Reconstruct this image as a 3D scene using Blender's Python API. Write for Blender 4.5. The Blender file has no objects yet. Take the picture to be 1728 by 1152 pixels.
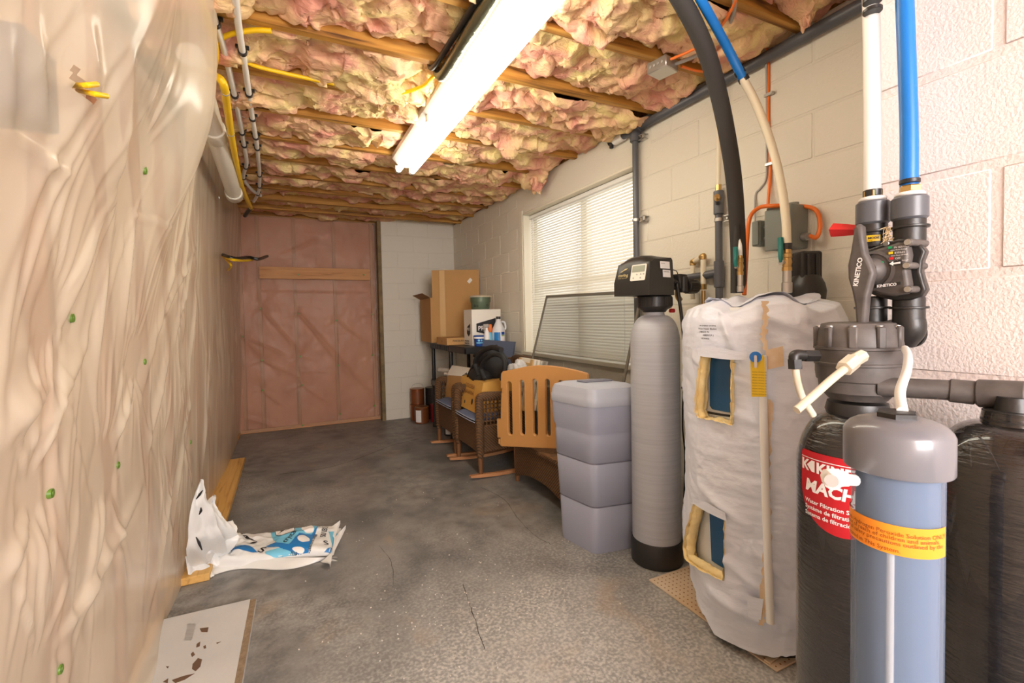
import bpy, bmesh, math, random
import numpy as np
from mathutils import Vector, Matrix

rng = random.Random(7)
S = bpy.context.scene
COL = S.collection
PI = math.pi

# ------------------------------------------------------------------ camera, world, lamps, exposure
F_PX, PITCH, ROLL, YAW, SHIFT, EYE = 780.0, math.radians(1.9), 0.02, math.atan(379/780.0), -17.0, 1.22
_fw = np.array([math.sin(YAW)*math.cos(PITCH), math.cos(YAW)*math.cos(PITCH), -math.sin(PITCH)])
_r = np.array([math.cos(YAW), -math.sin(YAW), 0.0]); _u = np.cross(_r, _fw)
CR = math.cos(ROLL)*_r - math.sin(ROLL)*_u
CU = math.sin(ROLL)*_r + math.cos(ROLL)*_u
CW = _fw
CAM = np.array([0, 0, EYE])
cam_d = bpy.data.cameras.new('camera'); cam = bpy.data.objects.new('camera', cam_d); COL.objects.link(cam)
cam_d.sensor_width = 36.0; cam_d.lens = F_PX/1728*36; cam_d.shift_y = SHIFT/1728; cam_d.clip_start = 0.02
cam.matrix_world = Matrix(((CR[0], CU[0], -CW[0], 0), (CR[1], CU[1], -CW[1], 0), (CR[2], CU[2], -CW[2], EYE), (0, 0, 0, 1)))
S.camera = cam

S.view_settings.view_transform = 'Standard'; S.view_settings.look = 'None'
S.view_settings.gamma = 1.0; S.view_settings.use_curve_mapping = False
S.view_settings.exposure = 0.42
w = bpy.data.worlds.new('sky'); S.world = w; w.use_nodes = True
w.node_tree.nodes['Background'].inputs[0].default_value = (0.95, 0.97, 1.0, 1)
w.node_tree.nodes['Background'].inputs[1].default_value = 1.6
TUBE_STRENGTH = 18.0
TUBE_COLOR = (1.0, 0.93, 0.76)

def area(name, loc, target, sx, sy, power, color):
    l = bpy.data.lights.new(name, 'AREA'); l.shape = 'RECTANGLE'; l.size = sx; l.size_y = sy
    l.energy = power; l.color = color
    o = bpy.data.objects.new(name, l); COL.objects.link(o); o.location = loc
    o.rotation_euler = (Vector(target)-Vector(loc)).to_track_quat('-Z', 'Y').to_euler()
    return o
area('room_light_behind', (0.0, -2.3, 1.75), (0.8, 3.0, 1.0), 2.0, 1.4, 150, (1.0, 0.97, 0.97))
try:
    S.cycles.max_bounces = 8; S.cycles.diffuse_bounces = 4; S.cycles.glossy_bounces = 3
    S.cycles.transparent_max_bounces = 10; S.cycles.caustics_reflective = False; S.cycles.caustics_refractive = False
    S.cycles.sample_clamp_indirect = 6.0
except Exception:
    pass

def P(x, y, X=None, Y=None, Z=None, D=None):
    """the point of the room seen at photo pixel (x, y) on the plane X=, Y=, Z= or at depth D"""
    d = CW + CR*(x-864)/F_PX - CU*(y-576-SHIFT)/F_PX
    if X is not None: t = X/d[0]
    elif Y is not None: t = Y/d[1]
    elif Z is not None: t = (Z-EYE)/d[2]
    else: t = D
    return CAM + d*t

# ------------------------------------------------------------------ materials
MATS = {}
def sr(r, g, b):
    f = lambda c: ((c/255)/12.92 if c <= 10 else (((c/255)+0.055)/1.055)**2.4)
    return (f(r), f(g), f(b), 1)
def pm(name, col, rough=0.5, metal=0.0, col2=None, vscale=8.0, vamt=1.0, bump=0.0, bscale=60.0, stretch=None, spec=0.5, coat=0.0, trans=0.0, sss=0.0, detail=4.0):
    m = bpy.data.materials.new(name); m.use_nodes = True; nt = m.node_tree
    b = nt.nodes['Principled BSDF']
    b.inputs['Base Color'].default_value = col; b.inputs['Roughness'].default_value = rough
    b.inputs['Metallic'].default_value = metal; b.inputs['Specular IOR Level'].default_value = spec
    b.inputs['Coat Weight'].default_value = coat
    if trans: b.inputs['Transmission Weight'].default_value = trans
    if col2 is not None or bump:
        tc = nt.nodes.new('ShaderNodeTexCoord'); mp = nt.nodes.new('ShaderNodeMapping')
        nt.links.new(tc.outputs['Object'], mp.inputs[0])
        if stretch: mp.inputs['Scale'].default_value = stretch
    if col2 is not None:
        n = nt.nodes.new('ShaderNodeTexNoise'); n.inputs['Scale'].default_value = vscale; n.inputs['Detail'].default_value = detail
        nt.links.new(mp.outputs[0], n.inputs['Vector'])
        rp = nt.nodes.new('ShaderNodeValToRGB'); rp.color_ramp.elements[0].position = 0.5-0.25/vamt; rp.color_ramp.elements[1].position = 0.5+0.25/vamt
        rp.color_ramp.elements[0].color = col; rp.color_ramp.elements[1].color = col2
        nt.links.new(n.outputs['Fac'], rp.inputs[0]); nt.links.new(rp.outputs[0], b.inputs['Base Color'])
    if bump:
        n2 = nt.nodes.new('ShaderNodeTexNoise'); n2.inputs['Scale'].default_value = bscale; n2.inputs['Detail'].default_value = 4
        nt.links.new(mp.outputs[0], n2.inputs['Vector'])
        bp = nt.nodes.new('ShaderNodeBump'); bp.inputs['Strength'].default_value = bump; bp.inputs['Distance'].default_value = 0.01
        nt.links.new(n2.outputs['Fac'], bp.inputs['Height']); nt.links.new(bp.outputs[0], b.inputs['Normal'])
    return m
def film(name, col, alpha, rough=0.25, transl=0.3, bump=0.0, bscale=30.0):
    """a thin translucent plastic sheet: part clear, part milky"""
    m = bpy.data.materials.new(name); m.use_nodes = True; nt = m.node_tree; N = nt.nodes; L = nt.links
    out = N['Material Output']; b = N['Principled BSDF']
    b.inputs['Base Color'].default_value = col; b.inputs['Roughness'].default_value = rough
    t = N.new('ShaderNodeBsdfTransparent'); tl = N.new('ShaderNodeBsdfTranslucent'); tl.inputs[0].default_value = col
    m1 = N.new('ShaderNodeMixShader'); m1.inputs[0].default_value = transl
    m2 = N.new('ShaderNodeMixShader'); m2.inputs[0].default_value = alpha
    L.new(b.outputs[0], m1.inputs[1]); L.new(tl.outputs[0], m1.inputs[2])
    L.new(t.outputs[0], m2.inputs[1]); L.new(m1.outputs[0], m2.inputs[2]); L.new(m2.outputs[0], out.inputs[0])
    if bump:
        tc = N.new('ShaderNodeTexCoord'); n2 = N.new('ShaderNodeTexNoise'); n2.inputs['Scale'].default_value = bscale; n2.inputs['Detail'].default_value = 5
        mp = N.new('ShaderNodeMapping'); mp.inputs['Scale'].default_value = (1, 1, 0.25)
        L.new(tc.outputs['Object'], mp.inputs[0]); L.new(mp.outputs[0], n2.inputs['Vector'])
        bp = N.new('ShaderNodeBump'); bp.inputs['Strength'].default_value = bump; bp.inputs['Distance'].default_value = 0.02
        L.new(n2.outputs['Fac'], bp.inputs['Height']); L.new(bp.outputs[0], b.inputs['Normal'])
    return m
def emit(name, col, st):
    m = bpy.data.materials.new(name); m.use_nodes = True; nt = m.node_tree
    nt.nodes.remove(nt.nodes['Principled BSDF']); e = nt.nodes.new('ShaderNodeEmission')
    e.inputs[0].default_value = col; e.inputs[1].default_value = st
    nt.links.new(e.outputs[0], nt.nodes['Material Output'].inputs[0]); return m
def weave(name, c1, c2, sc=64.0):
    m = bpy.data.materials.new(name); m.use_nodes = True; nt = m.node_tree; N = nt.nodes; L = nt.links
    b = N['Principled BSDF']; b.inputs['Roughness'].default_value = 0.55
    tc = N.new('ShaderNodeTexCoord')
    outs = []
    for d in ('X', 'Z'):
        wv = N.new('ShaderNodeTexWave'); wv.bands_direction = d if d == 'Z' else 'DIAGONAL'; wv.inputs['Scale'].default_value = sc if d == 'Z' else sc*0.45
        wv.inputs['Distortion'].default_value = 1.5; wv.inputs['Detail'].default_value = 1; wv.inputs['Detail Scale'].default_value = 3
        L.new(tc.outputs['Object'], wv.inputs[0]); outs.append(wv.outputs['Fac'])
    mu = N.new('ShaderNodeMath'); mu.operation = 'MULTIPLY'; L.new(outs[0], mu.inputs[0]); L.new(outs[1], mu.inputs[1])
    rp = N.new('ShaderNodeValToRGB'); rp.color_ramp.elements[0].color = c2; rp.color_ramp.elements[1].color = c1; rp.color_ramp.elements[1].position = 0.7
    L.new(mu.outputs[0], rp.inputs[0]); L.new(rp.outputs[0], b.inputs['Base Color'])
    bp = N.new('ShaderNodeBump'); bp.inputs['Strength'].default_value = 0.9; bp.inputs['Distance'].default_value = 0.008
    L.new(mu.outputs[0], bp.inputs['Height']); L.new(bp.outputs[0], b.inputs['Normal'])
    return m
def cotton(name, ca, cb, cc):
    m = bpy.data.materials.new(name); m.use_nodes = True; nt = m.node_tree; N = nt.nodes; L = nt.links
    b = N['Principled BSDF']; b.inputs['Roughness'].default_value = 0.95; b.inputs['Specular IOR Level'].default_value = 0.1
    tc = N.new('ShaderNodeTexCoord')
    n = N.new('ShaderNodeTexNoise'); n.inputs['Scale'].default_value = 5.5; n.inputs['Detail'].default_value = 6; n.inputs['Distortion'].default_value = 0.8
    L.new(tc.outputs['Object'], n.inputs['Vector'])
    rp = N.new('ShaderNodeValToRGB'); e = rp.color_ramp.elements
    e[0].position = 0.36; e[0].color = ca; e[1].position = 0.66; e[1].color = cc
    k = e.new(0.5); k.color = cb
    L.new(n.outputs['Fac'], rp.inputs[0]); L.new(rp.outputs[0], b.inputs['Base Color'])
    n2 = N.new('ShaderNodeTexNoise'); n2.inputs['Scale'].default_value = 30; n2.inputs['Detail'].default_value = 6; n2.inputs['Distortion'].default_value = 1.8; n2.inputs['Roughness'].default_value = 0.55
    mp = N.new('ShaderNodeMapping'); mp.inputs['Scale'].default_value = (0.6, 1.3, 1.0)
    L.new(tc.outputs['Object'], mp.inputs[0]); L.new(mp.outputs[0], n2.inputs['Vector'])
    bp = N.new('ShaderNodeBump'); bp.inputs['Strength'].default_value = 0.55; bp.inputs['Distance'].default_value = 0.02
    L.new(n2.outputs['Fac'], bp.inputs['Height']); L.new(bp.outputs[0], b.inputs['Normal'])
    return m
def concrete(name):
    m = bpy.data.materials.new(name); m.use_nodes = True; nt = m.node_tree; N = nt.nodes; L = nt.links
    b = N['Principled BSDF']; tc = N.new('ShaderNodeTexCoord')
    def noise(sc, det, dist=0.0):
        n = N.new('ShaderNodeTexNoise'); n.inputs['Scale'].default_value = sc; n.inputs['Detail'].default_value = det; n.inputs['Distortion'].default_value = dist
        L.new(tc.outputs['Object'], n.inputs['Vector']); return n.outputs['Fac']
    def ramp(f, p0, p1, c0, c1):
        r = N.new('ShaderNodeValToRGB'); r.color_ramp.elements[0].position = p0; r.color_ramp.elements[1].position = p1
        r.color_ramp.elements[0].color = c0; r.color_ramp.elements[1].color = c1; L.new(f, r.inputs[0]); return r.outputs[0]
    def mix(fac, a, bb):
        mx = N.new('ShaderNodeMix'); mx.data_type = 'RGBA'; L.new(fac, mx.inputs[0]); L.new(a, mx.inputs[6]); L.new(bb, mx.inputs[7]); return mx.outputs[2]
    W1, B1 = (1, 1, 1, 1), (0, 0, 0, 1)
    base = ramp(noise(3.4, 12, 0.2), 0.36, 0.64, sr(98, 98, 98), sr(140, 139, 137))
    warm = ramp(noise(12, 12, 0.15), 0.34, 0.66, sr(104, 102, 100), sr(148, 145, 141))
    c = mix(ramp(noise(0.9, 4), 0.4, 0.62, B1, W1), base, warm)
    dust = ramp(noise(80, 12, 0.0), 0.42, 0.70, B1, (0.85, 0.85, 0.85, 1))
    where = ramp(noise(1.6, 9, 0.3), 0.48, 0.68, B1, (0.6, 0.6, 0.6, 1))
    # pale salt and lime dust trodden around the softener corner, fading into the room
    vd = N.new('ShaderNodeVectorMath'); vd.operation = 'DISTANCE'; L.new(tc.outputs['Object'], vd.inputs[0]); vd.inputs[1].default_value = (0.25, -0.55, 0.0)
    nd = N.new('ShaderNodeMath'); nd.operation = 'MULTIPLY_ADD'; L.new(noise(2.6, 8, 0.2), nd.inputs[0]); nd.inputs[1].default_value = 1.3; L.new(vd.outputs['Value'], nd.inputs[2])
    zone = ramp(nd.outputs[0], 0.40, 0.80, W1, B1); zr = zone.node; zr.color_ramp.elements[0].position = 0.0; zr.color_ramp.elements[1].position = 1.0
    mr = N.new('ShaderNodeMapRange'); L.new(nd.outputs[0], mr.inputs[0]); mr.inputs[1].default_value = 1.15; mr.inputs[2].default_value = 2.1; L.new(mr.outputs[0], zr.inputs[0])
    mx_ = N.new('ShaderNodeMath'); mx_.operation = 'MAXIMUM'; L.new(where, mx_.inputs[0]); L.new(zone, mx_.inputs[1])
    dd = N.new('ShaderNodeMath'); dd.operation = 'MULTIPLY_ADD'; L.new(zone, dd.inputs[0]); dd.inputs[1].default_value = 0.35; L.new(dust, dd.inputs[2]); dd.use_clamp = True
    mm = N.new('ShaderNodeMath'); mm.operation = 'MULTIPLY'; L.new(dd.outputs[0], mm.inputs[0]); L.new(mx_.outputs[0], mm.inputs[1])
    pale = N.new('ShaderNodeRGB'); pale.outputs[0].default_value = sr(196, 193, 187)
    c = mix(mm.outputs[0], c, pale.outputs[0])
    speck = ramp(noise(190, 3), 0.66, 0.72, B1, (0.5, 0.5, 0.5, 1)); dk = N.new('ShaderNodeRGB'); dk.outputs[0].default_value = sr(60, 56, 52)
    c = mix(speck, c, dk.outputs[0])
    tan = ramp(noise(3.1, 6, 0.5), 0.60, 0.72, B1, (0.35, 0.35, 0.35, 1)); tn = N.new('ShaderNodeRGB'); tn.outputs[0].default_value = sr(176, 150, 120)
    c = mix(tan, c, tn.outputs[0])
    L.new(c, b.inputs['Base Color'])
    rr = ramp(noise(1.3, 5), 0.35, 0.65, (0.32, 0.32, 0.32, 1), (0.62, 0.62, 0.62, 1)); L.new(rr, b.inputs['Roughness'])
    bp = N.new('ShaderNodeBump'); bp.inputs['Strength'].default_value = 0.25; bp.inputs['Distance'].default_value = 0.006
    L.new(noise(70, 8), bp.inputs['Height']); L.new(bp.outputs[0], b.inputs['Normal'])
    return m
def wood(name, c1, c2, c3, axis='X', sc=1.0):
    m = bpy.data.materials.new(name); m.use_nodes = True; nt = m.node_tree; N = nt.nodes; L = nt.links
    b = N['Principled BSDF']; b.inputs['Roughness'].default_value = 0.65
    tc = N.new('ShaderNodeTexCoord'); mp = N.new('ShaderNodeMapping')
    s = {'X': (1.2, 22, 22), 'Y': (22, 1.2, 22), 'Z': (22, 22, 1.2)}[axis]
    mp.inputs['Scale'].default_value = tuple(v*sc for v in s)
    L.new(tc.outputs['Object'], mp.inputs[0])
    n = N.new('ShaderNodeTexNoise'); n.inputs['Scale'].default_value = 1.6; n.inputs['Detail'].default_value = 5; n.inputs['Distortion'].default_value = 0.7
    L.new(mp.outputs[0], n.inputs['Vector'])
    rp = N.new('ShaderNodeValToRGB'); e = rp.color_ramp.elements
    e[0].position = 0.28; e[0].color = c3; e[1].position = 0.68; e[1].color = c1; k = e.new(0.45); k.color = c2
    L.new(n.outputs['Fac'], rp.inputs[0]); L.new(rp.outputs[0], b.inputs['Base Color'])
    return m

M = dict(
    concrete=concrete('concrete'),
    block=pm('painted_block', sr(226, 220, 206), 0.6, bump=0.25, bscale=90),
    block_rough=pm('rough_painted_block', sr(240, 228, 224), 0.6, bump=0.26, bscale=170),
    mortar=pm('painted_mortar', sr(223, 217, 203), 0.7, bump=0.2, bscale=120),
    mortar_rough=pm('rough_painted_mortar', sr(236, 220, 214), 0.7, bump=0.25, bscale=130),
    trimpaint=pm('cream_trim_paint', sr(232, 226, 208), 0.45),
    joist=wood('joist_wood', sr(206, 156, 74), sr(180, 126, 52), sr(84, 50, 22), 'X'),
    stud=wood('stud_wood', sr(190, 140, 100), sr(178, 126, 88), sr(140, 94, 62), 'Z'),
    plank=wood('plank_wood', sr(230, 184, 110), sr(222, 174, 98), sr(192, 138, 70), 'Y'),
    board=wood('board_wood', sr(214, 160, 108), sr(204, 148, 96), sr(160, 104, 62), 'X'),
    subfloor=pm('subfloor', sr(150, 104, 60), 0.8),
    cotton=cotton('ceiling_insulation', sr(228, 162, 142), sr(238, 194, 154), sr(246, 222, 158)),
    batt=pm('pink_batt', sr(196, 130, 102), 0.9, col2=sr(214, 156, 124), vscale=3.0, bump=0.3, bscale=20),
    batt_pale=pm('pale_batt', sr(240, 212, 192), 0.9, col2=sr(246, 230, 210), vscale=2.0),
    poly=film('poly_sheet', sr(250, 240, 221), 0.60, 0.22, 0.12, 0.03, 9),
    poly_clear=film('thin_poly_sheet', sr(216, 178, 152), 0.36, 0.36, 0.1, 0.06, 10),
    cap=pm('green_cap', sr(104, 140, 52), 0.4),
    black=pm('black_plastic', sr(38, 36, 35), 0.38, bump=0.05, bscale=80),
    black_dusty=pm('dusty_black_plastic', sr(54, 50, 49), 0.5, col2=sr(106, 99, 95), vscale=22, vamt=0.8, detail=8),
    shelfblack=pm('shelf_black_plastic', sr(30, 29, 30), 0.4),
    wrap=pm('film_wrapped_black', sr(20, 18, 18), 0.22, col2=sr(36, 33, 32), vscale=9, stretch=(1, 1, 6), bump=0.5, bscale=24, coat=0.6),
    foam=pm('black_foam', sr(50, 47, 45), 0.75),
    pvcgrey=pm('grey_pvc', sr(88, 90, 96), 0.35),
    pvccap=pm('grey_cap_pvc', sr(112, 112, 118), 0.3, coat=0.3),
    pvcwhite=pm('white_pvc', sr(228, 222, 210), 0.35),
    cream=pm('cream_pipe', sr(232, 222, 198), 0.4),
    whitepipe=pm('white_pipe', sr(240, 238, 234), 0.35),
    tubemilk=pm('milky_tubing', sr(226, 214, 192), 0.35),
    blue=pm('blue_pipe', sr(22, 116, 200), 0.35),
    brass=pm('brass', sr(206, 172, 112), 0.3, 0.85),
    steel=pm('galvanised_steel', sr(196, 194, 190), 0.35, 0.9),
    teal=pm('teal_handle', sr(20, 116, 112), 0.4),
    red=pm('red_plastic', sr(216, 40, 44), 0.4),
    redlabel=pm('red_label', sr(190, 26, 38), 0.35),
    white=pm('white_paint', sr(242, 240, 236), 0.4),
    print_white=pm('white_print', sr(244, 240, 238), 0.5),
    print_black=pm('black_print', sr(30, 30, 34), 0.5),
    yellow=pm('yellow_jacket', sr(244, 200, 20), 0.4),
    yellowtag=pm('yellow_tag', sr(240, 200, 30), 0.4),
    orange=pm('orange_jacket', sr(240, 120, 40), 0.4),
    orangelabel=pm('orange_label', sr(250, 150, 40), 0.4),
    greybox=pm('grey_box_paint', sr(128, 134, 128), 0.45),
    greywire=pm('grey_wire', sr(170, 165, 160), 0.5),
    tank=pm('grey_tank', sr(172, 174, 182), 0.36, col2=sr(188, 190, 197), vscale=8, stretch=(0.3, 0.3, 14), bump=0.2, bscale=40),
    bin=pm('grey_bin', sr(158, 162, 180), 0.42, bump=0.04, bscale=120),
    binlid=pm('grey_bin_lid', sr(176, 180, 192), 0.4),
    binline=pm('grey_bin_groove', sr(112, 112, 126), 0.5),
    heaterwrap=pm('white_blanket_vinyl', sr(232, 237, 252), 0.42, bump=0.25, bscale=26, stretch=(1, 1, 2.2)),
    fibre=pm('yellow_fibreglass', sr(250, 232, 182), 0.95, col2=sr(246, 218, 150), vscale=20, bump=0.6, bscale=60),
    heaterblue=pm('heater_blue', sr(28, 82, 128), 0.35),
    heaterwhite=pm('heater_white', sr(226, 228, 230), 0.3),
    tapebrown=pm('aged_tape', sr(222, 188, 146), 0.5, col2=sr(234, 214, 186), vscale=30),
    pegboard=pm('stained_hardboard', sr(228, 216, 196), 0.6, col2=sr(200, 158, 110), vscale=5, vamt=0.7),
    hole=pm('hole_stain', sr(150, 104, 62), 0.8),
    gate=pm('orange_tan_plastic', sr(196, 142, 82), 0.45),
    wicker=weave('brown_wicker', sr(176, 128, 82), sr(62, 42, 26)),
    rocker=wood('rocker_wood', sr(206, 150, 104), sr(196, 138, 92), sr(170, 112, 72), 'X'),
    footwood=pm('stained_leg_wood', sr(124, 84, 52), 0.4),
    cushion=pm('blue_cushion_cloth', sr(100, 112, 144), 0.85, bump=0.3, bscale=300),
    piping=pm('pale_piping', sr(170, 178, 198), 0.8),
    card=pm('cardboard', sr(188, 144, 88), 0.8, col2=sr(196, 152, 96), vscale=3),
    card_dark=pm('inner_cardboard', sr(166, 124, 78), 0.85),
    card_yellow=pm('yellow_cardboard', sr(206, 156, 76), 0.6),
    tapeclear=pm('packing_tape', sr(206, 166, 106), 0.2),
    whitecard=pm('white_card', sr(234, 228, 218), 0.6),
    foamwhite=pm('white_foam', sr(238, 236, 230), 0.7),
    canvas=pm('canvas', sr(236, 228, 212), 0.8), framewood=pm('frame_wood', sr(206, 170, 116), 0.6),
    bagplastic=film('thin_carrier_bag', sr(232, 232, 232), 0.85, 0.3, 0.2, 0.3, 40),
    nylon=pm('black_nylon', sr(30, 29, 29), 0.7, bump=0.2, bscale=200),
    slate=pm('slate_blue_board', sr(86, 94, 116), 0.6),
    bowl=pm('green_tin', sr(92, 108, 86), 0.45, metal=0.2), bowldark=pm('dark_green_print', sr(52, 62, 50), 0.5),
    bowllid=pm('pale_lid', sr(214, 202, 178), 0.5),
    jug=pm('milky_jug', sr(226, 228, 232), 0.35), labelblue=pm('label_blue', sr(36, 128, 200), 0.4), labeldeep=pm('label_deep_blue', sr(30, 72, 150), 0.4),
    labelgreen=pm('label_green', sr(130, 176, 50), 0.4), labelsky=pm('label_sky', sr(120, 200, 232), 0.45),
    copper=pm('copper_can', sr(150, 84, 48), 0.3, metal=0.5), candark=pm('dark_can', sr(44, 40, 40), 0.35), canred=pm('red_can', sr(160, 34, 38), 0.35),
    canlid=pm('tin_lid', sr(190, 170, 130), 0.35, metal=0.7), canbrown=pm('brown_can_label', sr(128, 72, 34), 0.4), cansilver=pm('can_silver', sr(190, 190, 186), 0.3, metal=0.8),
    blind=film('blind_slat_vinyl', sr(236, 230, 214), 0.99, 0.4, 0.18),
    glass=film('window_glass', sr(230, 240, 240), 0.06, 0.05, 0.0),
    screenmesh=film('insect_mesh', sr(70, 68, 58), 0.45, 0.6, 0.0), screenframe=pm('screen_frame', sr(120, 116, 106), 0.4, metal=0.3),
    lampwhite=pm('fixture_white', sr(196, 190, 184), 0.4),
    tube=emit('lit_tube', TUBE_COLOR+(1,), TUBE_STRENGTH),
    foil=pm('foil_wrap', sr(120, 120, 100), 0.25, metal=0.8, bump=0.4, bscale=30),
    drywall=pm('drywall_paper', sr(190, 189, 188), 0.75, col2=sr(206, 204, 202), vscale=4, bump=0.1, bscale=60),
    gypsum=pm('crumbled_core', sr(128, 106, 82), 0.9, col2=sr(160, 138, 112), vscale=60, bump=0.6, bscale=120), tear=pm('torn_brown_paper', sr(104, 78, 58), 0.9),
    saltbag=pm('white_salt_bag', sr(236, 236, 234), 0.35, bump=0.2, bscale=14),
    canister=pm('canister_body', sr(132, 152, 180), 0.18, coat=0.5), canister_film=film('canister_wall', sr(148, 164, 186), 0.5, 0.12, 0.3),
    liquid=pm('canister_liquid', sr(92, 114, 146), 0.3), greylid=pm('lcd', sr(150, 156, 140), 0.3), button=pm('button_white', sr(222, 218, 206), 0.4),
    goldprint=pm('gold_print', sr(190, 172, 120), 0.45), bluewire=pm('dark_blue_box', sr(40, 44, 78), 0.5), greenled=pm('green_mark', sr(20, 150, 90), 0.4),
    crackdark=pm('crack_dark', sr(62, 58, 54), 0.9), chip=pm('pale_chip', sr(214, 208, 200), 0.9), grass=pm('dry_straw', sr(196, 170, 130), 0.9),
)

# ------------------------------------------------------------------ geometry
def hashnoise(ix, iy, iz, seed):
    h = (ix.astype(np.int64)*374761393 + iy.astype(np.int64)*668265263 + iz.astype(np.int64)*2147483647 + seed*1274126177) & 0xffffffff
    h = ((h ^ (h >> 13))*1274126177) & 0xffffffff
    h = (h ^ (h >> 16)) & 0xffff
    return h/32767.5-1.0
def vnoise(x, y, z=0.0, seed=0):
    x = np.asarray(x, float); y = np.asarray(y, float); z = np.zeros_like(x)+z
    ix, iy, iz = np.floor(x), np.floor(y), np.floor(z); fx, fy, fz = x-ix, y-iy, z-iz
    q = lambda t: t*t*t*(t*(t*6-15)+10)
    ux, uy, uz = q(fx), q(fy), q(fz)
    def c(a, b, d): return hashnoise(ix+a, iy+b, iz+d, seed)
    l = lambda a, b, t: a+(b-a)*t
    return l(l(l(c(0, 0, 0), c(1, 0, 0), ux), l(c(0, 1, 0), c(1, 1, 0), ux), uy), l(l(c(0, 0, 1), c(1, 0, 1), ux), l(c(0, 1, 1), c(1, 1, 1), ux), uy), uz)
def fbm(x, y, z=0.0, seed=0, octs=4):
    a, s, f = 1.0, 0.0, 1.0
    for k in range(octs):
        s = s + a*vnoise(np.asarray(x)*f+k*7.3, np.asarray(y)*f-k*3.1, np.asarray(z)*f, seed+k); a *= 0.5; f *= 2.03
    return s
def sstep(a, b, t):
    t = np.clip((np.asarray(t, float)-a)/(b-a), 0, 1); return t*t*(3-2*t)

def norm(v): v = np.asarray(v, float); return v/(np.linalg.norm(v)+1e-12)
def frame_from(z, up=(0, 0, 1)):
    z = norm(z); up = np.asarray(up, float)
    if abs(z@up) > 0.98: up = np.array([1.0, 0, 0]) if abs(z[0]) < 0.9 else np.array([0, 1.0, 0])
    x = norm(np.cross(up, z)); y = np.cross(z, x); return x, y, z
def spline(pts, per=6):
    p = [np.asarray(q, float) for q in pts]
    if len(p) < 3: return p
    out = []
    for i in range(len(p)-1):
        p0 = p[i-1] if i else 2*p[0]-p[1]; p1, p2 = p[i], p[i+1]; p3 = p[i+2] if i+2 < len(p) else 2*p[-1]-p[-2]
        for k in range(per):
            t = k/per
            out.append(0.5*((2*p1)+(-p0+p2)*t+(2*p0-5*p1+4*p2-p3)*t*t+(-p0+3*p1-3*p2+p3)*t**3))
    out.append(p[-1]); return out

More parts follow.
